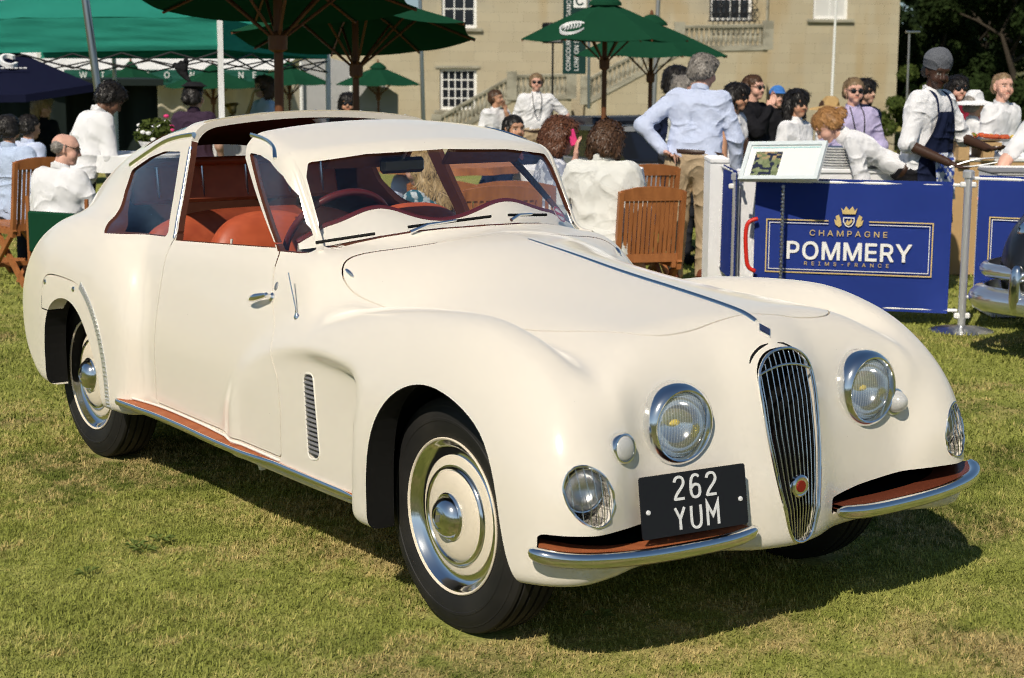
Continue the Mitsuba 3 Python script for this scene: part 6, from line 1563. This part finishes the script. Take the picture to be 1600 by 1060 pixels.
        m = G.mesh(); V = m.vertices; amp = .010 if style in ('thick', 'wavy', 'bob') else .005
        L = (V - piv) @ HR + np.array([0, -.01, 1.53])
        f1 = meshkit.fbm(np.c_[L[:, 0] * 55, L[:, 1] * 55, L[:, 2] * 16], 3, 3); m.vertices = V + m.vertex_normals * ((f1 - .5) * 2 * amp)[:, None]
        # locks of hair lying on and standing off that volume
        n_ = {'bald': 250, 'crop': 500, 'short': 1500, 'bun': 1300, 'thick': 1900, 'wavy': 2600, 'bob': 2200, 'long': 2600}[style]; L_ = {'bald': .012, 'crop': .008, 'short': .024, 'bun': .04, 'thick': .032, 'wavy': .040, 'bob': .055, 'long': .075}[style]
        rs_ = np.random.RandomState(sd_); fi = rs_.choice(len(m.faces), n_, p=m.area_faces / m.area_faces.sum()); u_ = rs_.rand(n_, 2); u_[u_.sum(1) > 1] = 1 - u_[u_.sum(1) > 1]; tri_ = m.triangles[fi]
        o_ = tri_[:, 0] + u_[:, :1] * (tri_[:, 1] - tri_[:, 0]) + u_[:, 1:] * (tri_[:, 2] - tri_[:, 0]); nn_ = m.face_normals[fi]; dn_ = -HR[:, 2] * .9 + HR[:, 1] * .2 + rs_.normal(size=(n_, 3)) * (.5 if style in ('wavy', 'thick', 'short') else .28)
        dn_ -= nn_ * (dn_ * nn_).sum(1, keepdims=True); dn_ /= np.linalg.norm(dn_, axis=1, keepdims=True) + 1e-9; sd2 = np.cross(dn_, nn_); ll = L_ * rs_.uniform(.6, 1.3, (n_, 1)); ww = .0042 * rs_.uniform(.6, 1.3, (n_, 1))
        p0_ = o_ + nn_ * .001; p1_ = o_ + dn_ * ll * .5 + nn_ * (.0045 + ll * .05); p2_ = o_ + dn_ * ll + nn_ * .002
        V_ = np.stack([p0_ - sd2 * ww, p0_ + sd2 * ww, p1_ - sd2 * ww, p1_ + sd2 * ww, p2_], 1).reshape(-1, 3); i_ = np.arange(n_)[:, None] * 5
        hk_ = addp('hair', cat([m, tmesh(V_, np.vstack([i_ + [0, 1, 3], i_ + [0, 3, 2], i_ + [2, 3, 4]]))]), hair); label(hk_, kind='stuff')
    if glasses:
        mt = 'sunglass' if glasses == 'sun' else 'eyeglass_rim'; gl = None
        for s in (-1, 1):
            lens = ellipsoid(.026, .006, .019, sub=2) if glasses == 'sun' else lathe([(.021, -.002), (.023, 0), (.021, .002), (.019, 0)], 16, True)
            if glasses != 'sun': lens = xf(lens, rotx(math.pi / 2))
            lens = xf(xf(lens, rotz(-s * .22), (s * .033, .103, 1.648)), None)
            lm = lens; lm.vertices = np.array([hd(q) for q in lm.vertices]); gl = addp('glasses' if gl is None else 'lens', lm, mt, t if gl is None else gl)
            addp('temple', tube([hd((s * .058, .095, 1.655)), hd((s * .082, .0, 1.66))], .003, 5), 'eyeglass_rim', gl)
        addp('bridge', tube([hd((-.012, .108, 1.652)), hd((.012, .108, 1.652))], .003, 5), 'eyeglass_rim', gl)
    def hp_(m): m = m.copy(); m.vertices = np.array([hd(q) for q in m.vertices]); return m
    if hat == 'chef':
        G = Field(np.array([-.14, -.16, 1.66]), np.array([.14, .14, 1.84]), .008); G.cap((0, -.02, 1.70), (0, .0, 1.71), .096, k=.02); G.cap((-.035, -.045, 1.745), (.035, -.02, 1.738), .052, k=.05)
        m = G.mesh(); v = m.vertices; v[:, 2] = np.maximum(v[:, 2], 1.682 + .25 * np.maximum(-v[:, 1] - .02, 0) * -1); m.vertices = v; addp('cap', wr_(hp_(m), .004, 22), 'cap_grey')
        addp('cap_band', hp_(sweep(np.array([(.095 * math.cos(q), -.012 + .102 * math.sin(q), 1.690) for q in np.linspace(0, 2 * np.pi, 30, endpoint=False)]), np.array([(-.004, -.018), (.004, -.018), (.004, .018), (-.004, .018)]), (0, 0, 1), True)), 'cap_grey')
    if hat in ('straw', 'white', 'brim'):
        pr = [(.001, 1.80), (.05, 1.797), (.085, 1.765), (.098, 1.70), (.12, 1.688), (.19, 1.675), (.235, 1.655), (.235, 1.652), (.19, 1.670), (.11, 1.682), (.09, 1.70)]
        addp('hat', hp_(wr_(lathe(pr, 40), .004, 14)), {'straw': 'straw', 'white': 'white_shirt', 'brim': 'black_feather'}[hat], smooth=40)
    if hat == 'cap':
        G = Field(np.array([-.14, -.16, 1.66]), np.array([.14, .22, 1.82]), .009); G.cap((0, -.02, 1.695), (0, .0, 1.70), .094, k=.02); G.cap((-.03, .10, 1.70), (.03, .10, 1.70), .05, k=.02, sq=((0, 0, 1.), .2)); m = G.mesh(); v = m.vertices; v[:, 2] = np.maximum(v[:, 2], 1.685); m.vertices = v; addp('cap', hp_(m), 'cap_blue')
    if hat == 'feather':
        hk = addp('hat', hp_(lathe([(.001, 1.80), (.07, 1.795), (.105, 1.77), (.14, 1.755), (.105, 1.745), (.08, 1.72)], 28)), 'black_feather', smooth=40)
        rg = np.random.default_rng(3)
        for k in range(9):
            o = np.array([-.03, 0, 1.78]); e = o + np.array([-.13 - .03 * (k % 3) + .02 * k * .5, rg.uniform(-.06, .06), .20 + .05 * rg.uniform(-1, 1)]); mid = o * .5 + e * .5 + np.array([-.05, 0, .03])
            addp('feather', hp_(tube(spline([o, mid, e, e + [-.04, 0, -.03]], 14), [.006, .018, .030, .034, .020, .006], 6)), 'black_feather', hk)
    if lanyard:
        addp('lanyard', tube(spline([ub((-.055, .03, 1.50)), ub((-.06, .105, 1.40)), ub((0, .140 * bulk, 1.17)), ub((.06, .105, 1.40)), ub((.055, .03, 1.50))], 30), .0055, 6), 'lanyard_black')
    if apron:
        G = Field(np.array([-.25, .0, .62]), np.array([.25, .35, 1.40]), .013)
        def grab(q): return q
        n_ = 15; v = []
        zs = np.linspace(1.36, .55, 22)
        for z in zs:
            hw = np.interp(z, [.55, .95, 1.10, 1.22, 1.36], [.235, .225, .20, .145, .11]); 
            for u in np.linspace(-1, 1, n_):
                x = u * hw; ry = np.interp(z, [.55, .9, 1.1, 1.33, 1.40], [.19, .150, .135, .135, .115]); yy = ry * math.sqrt(max(1 - (x / .262) ** 2, .05)) + .012 + .006 * math.sin(u * 9 + z * 14); v.append(ub((x, yy, z)) if z > .93 else ub((x, yy, .93)) + [0, 0, z - .93])
        nz = len(zs); f = [[i * n_ + j, i * n_ + j + 1, (i + 1) * n_ + j + 1, (i + 1) * n_ + j] for i in range(nz - 1) for j in range(n_ - 1)]
        m = tmesh(v, f); b2_ = m.copy(); b2_.vertices = b2_.vertices + UB @ np.array([0, -.004, 0]); b2_.invert(); k_ = addp('apron', cat([m, b2_]), 'navy', smooth=40)
        for s in (-1, 1): addp('apron_strap', tube(spline([ub((s * .10, .118, 1.36)), ub((s * .085, .07, 1.47)), ub((s * .06, -.04, 1.50))], 12), .012, 6), 'navy', k_)
        addp('tea_towel', wr_(box(.24, .03, .34, bevel=.012).subdivide().subdivide().subdivide(), .01, 12) if False else xf(wr_(quadgrid(([-.12, 0, .17], [.12, 0, .17], [.13, .03, -.19], [-.13, .02, -.17]), 12, .02, (0, 1, 0)), .006, 9), None, ub((.03, .185, .90))), 'check_cloth', k_)
    info = dict(t=t, arm=arm, W=lambda q: p0 + R @ (np.asarray(q) * S), hd=hd, ub=ub, addp=addp, R=R)
    return info

# ---- left group
person('balding man in a white shirt seated at the left, back to us, looking right', 100, 11.4, 150, H=1.74, sit=True, seat=.44, lean=8, head=(48, 8), hair='hair_grey', style='bald', top='white_shirt', sleeve=.45, skin=PINK, glasses='clear', bulk=1.05, arms={'r_el': (.30, .12, 1.12), 'r_wr': (.22, .36, 1.10), 'l_el': (-.27, .05, 1.12), 'l_wr': (-.16, .30, 1.06)}, fit=(107, 207))
person('dark haired man in a white shirt leaning over the table behind the balding man', 170, 12.6, 125, H=1.72, lean=22, head=(10, 22), hair='hair_black', style='thick', top='white_shirt', sleeve=.55, skin=(.16, .08, .05), arms={'r_el': (.26, .10, 1.16), 'r_wr': (.18, .34, 1.02)}, dz=-.14, fit=(188, 137))
person('woman in a black feathered hat and plum dress seen from behind', 300, 16.0, 170, H=1.66, female=True, hat='feather', style='bun', hair='hair_black', top='plum', sleeve=.3, head=(20, 0), dz=-.20, fit=(303, 133))
i_ = person('saxophone player in a blue jacket, mostly hidden by the thick brown parasol pole', 412, 19.5, -60, H=1.72, hair='hair_brown', style='wavy', top='blue_shirt', sleeve=1, arms={'r_el': (.24, .10, 1.18), 'r_wr': (.05, .32, 1.15), 'l_el': (-.26, .1, 1.18), 'l_wr': (0, .34, 1.02)}, dz=-.02, fit=(412, 120))
t = thing('saxophone', 'dark brass saxophone held by the player left of the thick parasol pole', 'saxophone'); scene['brass'] = {'type': 'twosided', 'b': {'type': 'principled', 'base_color': rgb((.35, .24, .09)), 'metallic': 1.0, 'roughness': .3}}
o = at(380, 172, 19.3); pts = [o + R2 * a + np.array([0, 0, b]) for a, b in ((.20, .22), (.13, .20), (.10, .12), (.02, -.10), (-.05, -.16), (-.11, -.12), (-.12, .0))]
add('tube', tube(spline(pts, 40), [.010, .013, .018, .026, .032, .036, .045], 12), 'brass', t, smooth=True); add('bell', xf(lathe([(.045, 0), (.055, .04), (.085, .07), (.083, .072), (.05, .04)], 20), frame((-.3, 0, 1)), pts[-1] - [0, 0, .01]), 'brass', t)
add('mouthpiece', tube([pts[0], pts[0] + R2 * .05 + [0, 0, .01]], .009, 6), 'black', t)
person('blond woman in a black dress standing far left under the navy canopy', 68, 18.5, 60, H=1.60, female=True, hair='hair_blond', style='long', top='black_suit', sleeve=.3, dz=-.10, fit=(66, 152))
person('man in a light blue shirt seated with his back to us at the left edge', 14, 13.8, 165, H=1.76, sit=True, lean=4, hair='hair_black', style='short', top='blue_shirt', sleeve=.8, skin=TAN, head=(-10, 0), fit=(14, 180))
person('man in a mid blue shirt seated between the teak chair and the blond woman', 52, 16.0, 140, H=1.7, sit=True, lean=6, hair='hair_black', style='short', top='pale_blue', skin=TAN, dz=.03, fit=(47, 180))
person('dark haired woman in sunglasses peering over the car roof', 543, 19.0, 5, H=1.62, female=True, hair='hair_black', style='bob', glasses='sun', top='black_suit', skin=TAN, dz=-.28, fit=(543, 147))
# ---- behind the car, middle
person('smiling man in a white shirt with his hand at his chin by the stair wall', 772, 23.0, 40, H=1.70, hair='hair_brown', style='short', top='white_shirt', sleeve=.5, skin=TAN, head=(-25, 0), arms={'l_el': (-.20, .18, 1.20), 'l_wr': (-.05, .17, 1.45), 'l_dir': (.3, -.1, .9)}, dz=-.22, fit=(775, 141))
person('man in a white polo shirt and sunglasses with a hand on his hip', 842, 24.0, 8, H=1.80, hair='hair_sandy', style='short', top='white_shirt', sleeve=.42, bottom='khaki', skin=PINK, glasses='sun', belt=True, lanyard=True, head=(5, 0), arms={'l_el': (-.42, -.02, 1.20), 'l_wr': (-.20, .06, 1.00), 'l_dir': (.7, .1, -.3), 'r_el': (.29, -.02, 1.14), 'r_wr': (.27, .04, .90)}, fit=(838, 115))
person('dark haired man whose head shows just above the windscreen', 803, 14.5, 30, H=1.66, sit=True, seat=.46, hair='hair_black', style='short', top='navy', skin=TAN, dz=-.03, fit=(803, 181))
i_ = person('wavy haired woman in a grey print top with a pink phone at her ear', 893, 10.9, 100, H=1.68, sit=True, seat=.46, female=True, hair='hair_auburn', style='wavy', top='grey_print', sleeve=.62, skin=PINK, lean=6, head=(-12, 10), arms={'r_el': (.22, .17, 1.24), 'r_wr': (.135, .11, 1.49), 'r_dir': (-.12, -.03, .95), 'l_el': (-.22, .14, 1.14), 'l_wr': (-.05, .34, 1.12)}, fit=(883, 186))
t = thing('phone', 'bright pink phone held to the ear of the woman with wavy hair', 'phone'); q = i_['W'](i_['hd']((.100, .045, 1.655))); add('case', xf(box(.012, .048, .105, bevel=.006), i_['R'] @ rotx(.3), q), 'pink_phone', t, smooth=False)
person('brown haired man in a cream jacket seated with his back to us', 962, 10.7, 165, H=1.80, sit=True, seat=.46, hair='hair_brown', style='wavy', top='cream_jacket', sleeve=.95, skin=FAIR, lean=12, head=(12, 24), bulk=.92, arms={'l_el': (-.30, .04, 1.16), 'l_wr': (-.24, .30, 1.02), 'r_el': (.28, .1, 1.14)}, fit=(956, 197))
person('grey haired man in light blue shirt and khaki trousers standing, hand on hip', 1083, 13.7, 162, H=1.80, hair='hair_grey', style='thick', top='pale_blue', sleeve=.97, bottom='khaki', shoe='brown_shoe', skin=PINK, belt=True, lean=13, roll=2, head=(28, 6), bulk=.98, h=.012,
       arms={'l_el': (-.40, -.10, 1.18), 'l_wr': (-.21, -.10, .99), 'l_dir': (.6, -.3, -.35), 'r_el': (.30, .05, 1.14), 'r_wr': (.30, .22, .90)}, stand_legs=([(-.11, .03, .5), (.10, .05, .5)], [(-.12, -.03, .09), (.10, .02, .09)]), fit=(1104, 88))
person('grey haired man mostly hidden behind the tall man in light blue', 1058, 15.2, 100, H=1.72, hair='hair_grey', style='short', top='cream_jacket', skin=PINK, dz=-.02, fit=(1070, 118))
person('dark haired woman behind the tall man, only the top of her head showing', 1062, 16.6, 120, H=1.72, hair='hair_black', style='bob', top='navy', female=True, fit=(1058, 105))
person('woman with black hair and sunglasses in a white sleeveless top', 1160, 14.9, 62, H=1.66, female=True, hair='hair_black', style='bob', glasses='sun', top='white_shirt', sleeve=0, skin=TAN, collar=False, lean=5, head=(12, 4), dz=-.10, arms={'r_el': (.23, .0, 1.14), 'l_el': (-.24, .06, 1.14), 'l_wr': (-.18, .28, 1.0)}, fit=(1155, 132))
person('man in a black suit and sunglasses drinking, right of the woman in white', 1187, 16.4, 52, H=1.72, hair='hair_brown', style='short', glasses='sun', top='black_suit', skin=PINK, head=(6, 0), dz=.0, arms={'r_el': (.22, .18, 1.22), 'r_wr': (.06, .22, 1.44), 'r_dir': (-.4, .0, .6)}, fit=(1178, 118))
person('man in a blue cap behind the man in the black suit', 1213, 19.4, 10, H=1.66, hair='hair_brown', style='short', hat='cap', top='black_suit', skin=PINK, dz=.02, fit=(1215, 137))
person('dark haired woman in white laughing, behind the menu board', 1244, 14.2, 50, H=1.62, female=True, hair='hair_black', style='bob', top='white_shirt', sleeve=.9, skin=TAN, head=(20, 4), dz=-.12, fit=(1247, 142))
person('waitress with tied ginger hair in a white shirt bending over the plates', 1368, 12.7, -96, H=1.66, female=True, hair='hair_ginger', style='bun', top='white_shirt', sleeve=.9, bottom='black_suit', skin=PINK, lean=62, head=(0, -14), bulk=.84, belt=True, h=.012, arms={'l_el': (-.22, .24, 1.20), 'l_wr': (-.15, .45, 1.12), 'r_el': (.22, .22, 1.20), 'r_wr': (.14, .44, 1.12)}, fit=(1275, 178))
person('man in a lilac shirt and sunglasses with a dark lanyard', 1335, 14.9, 18, H=1.69, hair='hair_sandy', style='short', top='lilac_shirt', sleeve=.9, glasses='sun', skin=PINK, lanyard=True, bulk=1.12, head=(12, 0), dz=-.02, arms={'l_el': (-.27, .06, 1.14), 'l_wr': (-.10, .28, 1.08)}, fit=(1335, 122))
person('dark haired woman behind the man in the lilac shirt', 1353, 16.2, 40, H=1.68, female=True, hair='hair_black', style='long', top='navy', fit=(1352, 125))
person('woman in a straw hat between the laughing woman and the man in lilac', 1298, 16.4, 60, H=1.62, female=True, hair='hair_brown', style='short', hat='straw', top='white_shirt', dz=-.02, fit=(1298, 155))
i_ = person('chef in a grey cap, white shirt and navy apron holding tongs', 1446, 12.55, 46, H=1.84, hair='hair_black', style='crop', hat='chef', top='white_shirt', sleeve=.52, bottom='dark_trousers', skin=DARK, apron=True, bulk=1.18, lean=5, head=(28, 12), h=.012,
       arms={'r_el': (.30, .02, 1.12), 'r_wr': (.16, .28, 1.02), 'r_dir': (-.25, .9, -.25), 'l_el': (-.28, .14, 1.16), 'l_wr': (-.20, .38, 1.12), 'l_dir': (.1, 1, .1)}, fit=(1470, 86))
s, sh, el, wr, dd = i_['arm'][1]; q = i_['W'](wr + dd * .07); dirw = vn(R2 * .95 + np.array([0, 0, .18]) - F2 * .1)
t = thing('tongs', 'steel serving tongs in the hand of the chef', 'tongs'); 
for sg in (-1, 1): add('arm', tube(spline([q - dirw * .05, q + dirw * .12 + [0, 0, .022 * sg], q + dirw * .34 + [0, 0, .012 * sg - .01]], 12), [.006, .007, .005], 6), 'steel', t)
person('woman in a maroon top and sunglasses holding a glass, right of the chef', 1499, 16.4, 10, H=1.68, female=True, hair='hair_black', style='bob', glasses='sun', top='maroon', sleeve=.9, skin=PINK, dz=-.02, arms={'r_el': (.24, .12, 1.14), 'r_wr': (.12, .28, 1.18)}, fit=(1497, 120))
person('person in a wide white sun hat behind the food tray', 1527, 15.6, 120, H=1.64, female=True, hair='hair_grey', style='crop', hat='white', top='white_shirt', dz=-.07, fit=(1523, 146))
person('fair young man in a white shirt at the right edge, looking right', 1565, 14.8, 42, H=1.72, hair='hair_sandy', style='crop', top='white_shirt', sleeve=.95, skin=PINK, head=(28, 0), dz=-.0, arms={'r_el': (.27, .0, 1.14), 'r_wr': (.20, .16, .95)}, fit=(1568, 114))
i_ = person('server whose bare forearm reaches in from the right edge', 1640, 11.6, -70, H=1.72, hair='hair_brown', style='short', top='white_shirt', sleeve=.4, skin=PINK, arms={'r_el': (.24, .22, 1.10), 'r_wr': (.20, .36, .92), 'l_el': (-.24, .20, 1.10), 'l_wr': (-.16, .36, .94)}, h=.016, fit=(1650, 110))
# seen through the windscreen and side window
person('blond woman in a teal print dress, bare shouldered, seen through the windscreen', 690, 10.0, -128, H=1.68, sit=True, seat=.44, female=True, hair='hair_blond', style='long', top='teal_print', sleeve=0, skin=PINK, collar=False, lean=12, head=(-10, 6), arms={'l_el': (-.27, .12, 1.12), 'l_wr': (-.20, .36, 1.04), 'r_el': (.25, .10, 1.14)}, fit=(650, 231))
person('man in a blue shirt seated beyond the blond woman, seen through the windscreen', 642, 12.0, 70, H=1.74, sit=True, seat=.46, hair='hair_brown', style='short', top='blue_shirt', sleeve=.95, lean=8, fit=(652, 216))

# ---- chairs they sit on, and the empty ones
chair(gp(998, 10.6), 14 + 180, 'teak chair with a green disc on its top rail, before the man in cream', dot=True, slats=12, H=.90, w=.395)
chair(gp(40, 13.0), 222, 'teak folding chair at the left behind the balding man', H=.98, w=.42)
chair(gp(14, 13.6), 165 + 180, 'teak folding chair under the man at the left edge', H=.88)
chair(gp(765, 10.2), 195, 'empty teak chair seen through the middle of the windscreen', H=.92)
chair(gp(815, 10.6), 172, 'empty teak chair seen through the right part of the windscreen, beside the phone woman', H=.93)
chair(gp(716, 11.3), 160, 'teak chair half hidden by the blond woman in the windscreen', H=.90)
chair(gp(992, 13.2), 200, 'teak chair just left of the standing man in khaki trousers', H=.95)
t = thing('canvas_chair', 'dark green canvas chair under the balding man', 'chair'); c = gp(88, 11.0)
add('back', xf(box(.50, .03, .27, (0, 0, .55), .012), RV(-28), c), 'canvas_green', t, smooth=False); add('seat', xf(box(.50, .44, .03, (0, .22, .43), .012), RV(-28), c), 'canvas_green', t, smooth=False)
for sx in (-1, 1):
    for sy in (0, 1): add('leg', xf(tube([(sx * .25, sy * .42, 0), (sx * .25, sy * .42, .43 if sy else .78)], .014, 6), RV(-28), c), 'teak', t)
def table(px, d, py, rx, text, mat='cloth_white', name='dining_table', cloth_drop=.3):
    t = thing(name, text, 'table'); p = at(px, py, d); g = float(gz(p[0], p[1])); H = p[2] - g
    a = np.linspace(0, 2 * np.pi, 48, endpoint=False); rr = rx * (1 + .015 * np.cos(a * 12)); rb = rx * (1.03 + .05 * np.cos(a * 12))
    v = np.vstack([[[0, 0, H]], np.c_[rr * np.cos(a), rr * np.sin(a), np.full(48, H)], np.c_[rb * np.cos(a), rb * np.sin(a), np.full(48, H - cloth_drop)]]); f = [[0, 1 + i, 1 + (i + 1) % 48] for i in range(48)]
    q = tmesh(v[1:], [[i, (i + 1) % 48, 48 + (i + 1) % 48, 48 + i] for i in range(48)]).faces + 1
    add('cloth', xf(trimesh.Trimesh(v, np.vstack([f, q]), process=False), None, (p[0], p[1], g)), mat, t, smooth=35); add('column', xf(lathe([(.25, 0), (.25, .03), (.05, .06), (.04, H - .02)], 20), None, (p[0], p[1], g)), 'dark_wood', t)
    return p
p = table(210, 12.6, 240, .36, 'round table with a white cloth and flowers in front of the leaning dark haired man', cloth_drop=.12)
p2 = table(905, 12.1, 262, .45, 'round table under a white cloth beyond the phone woman', cloth_drop=.15)
p3 = table(700, 12.0, 256, .5, 'round wooden table seen through the windscreen behind the blond woman', 'teak', cloth_drop=.05)
p4 = table(370, 17.5, 196, .9, 'wide white clothed table in the left background', cloth_drop=.5)
t = thing('flower_bowl', 'bowl of green foliage and white flowers on the left table', 'flowers'); c = p + R2 * .16
add('bowl', xf(lathe([(.04, 0), (.10, .04), (.13, .09), (.12, .09), (.09, .045), (.001, .02)], 24), None, c), 'white_plastic', t)
add('foliage', leaves([c + [0, 0, .16], c + [.06, .05, .12], c + [-.07, -.04, .13]], [.13, .09, .09], 900, .022, 31), 'leaf_mid', t, smooth=False)
rg = np.random.default_rng(8)
for k in range(16):
    a = rg.uniform(0, 6.28); z = rg.uniform(.08, .27); r_ = .13; add('flower', ellipsoid(.022, .022, .015, c + [r_ * math.cos(a), r_ * math.sin(a), z], 1), 'white_plastic' if k % 4 else 'pink_phone', t, smooth=True)
# ------------------------------------------------------------------ grass blades on the lawn in front of and around the car
def _blade(p, n, uv):
    r = cell_rand(dr.floor(p.x * 55), dr.floor(p.y * 55), 3)
    c = _grass_col(p, (r - .5) * .22)
    return c * (.85 + .75 * r)
scene['grass_leaf'] = {'type': 'principledthin', 'base_color': proc(_blade), 'roughness': .55, 'spec_trans': 0.0, 'diff_trans': .45, 'eta': 1.3}
def grass(n, u0, u1, seed, hgt, wid, fov=.36):
    rg = np.random.default_rng(seed); u = np.sqrt(rg.uniform(u0 * u0, u1 * u1, n)); r = rg.uniform(-1, 1, n) * (u * fov * .92 + .25)
    x = CAM[0] + u * F2[0] + r * R2[0]; y = CAM[1] + u * F2[1] + r * R2[1]
    # keep clear of tyres
    ok = np.ones(n, bool)
    for wx in (0, -WB):
        for s in (-1, 1): ok &= ~((np.abs(x - wx) < .16) & (np.abs(y - s * .655) < .085))
    x, y = x[ok], y[ok]; n = len(x); z = gz(x, y)
    cl = meshkit.fbm(np.c_[x * 3.2, y * 3.2, x * 0], 3); h = hgt * rg.uniform(.45, 1.25, n) * (.55 + .95 * cl)
    a = rg.uniform(0, 2 * np.pi, n); lean = rg.uniform(.25, 1.5, n); w = wid * rg.uniform(.7, 1.3, n)
    d = np.stack([np.cos(a), np.sin(a)], 1); s = np.stack([-np.sin(a), np.cos(a)], 1)
    b = np.c_[x, y, z - .003]
    def at_(t, hw): c = b.copy(); c[:, :2] += d * (lean * h * t ** 1.6 * .75)[:, None]; c[:, 2] += h * (t - .28 * lean * t * t); return c - np.c_[s, s[:, :1] * 0] * (w * hw)[:, None], c + np.c_[s, s[:, :1] * 0] * (w * hw)[:, None]
    l0, r0 = at_(0, .5); l1, r1 = at_(.55, .42); tp = at_(1.0, 0)[0]
    v = np.stack([l0, r0, l1, r1, tp], 1).reshape(-1, 3); i = np.arange(n)[:, None] * 5
    return tmesh(v, np.vstack([i + [0, 1, 3], i + [0, 3, 2], i + [2, 3, 4]]))
g = cat([grass(190000, 3.9, 7.2, 1, .023, .0038), grass(100000, 7.0, 11.0, 2, .028, .006), grass(40000, 10.8, 20.0, 3, .04, .012)])
add('grass_blades', g, 'grass_leaf', smooth=False, kind='stuff', text='short mown grass with dry straw patches', cat='grass')
# flat-leaved lawn weeds
rg = np.random.default_rng(12); ms = []
for (px, py) in ((210, 860), (225, 866), (250, 850), (135, 903), (935, 970)):
    q = _F + _RR * (px - 800) / FPX - _UU * (py - 530) / FPX; c = CAM + q * (-CAM[2] / q[2])
    for k in range(9):
        a = rg.uniform(0, 6.28); L = rg.uniform(.02, .05); d_ = np.array([math.cos(a), math.sin(a), 0]); s_ = np.array([-d_[1], d_[0], 0]); o = c + d_ * .01 + [0, 0, .016]
        ms.append(tmesh([o, o + d_ * L * .5 + s_ * .009 + [0, 0, .012], o + d_ * L + [0, 0, .006], o + d_ * L * .5 - s_ * .009 + [0, 0, .012]], [[0, 1, 2], [0, 2, 3]]))
scene['weed_leaf'] = {'type': 'principledthin', 'base_color': rgb((.17, .22, .06)), 'roughness': .5, 'spec_trans': 0.0, 'diff_trans': .5, 'eta': 1.3}
add('lawn_weeds', cat(ms), 'weed_leaf', smooth=False, kind='stuff', text='low flat-leaved weeds in the lawn', cat='weeds')
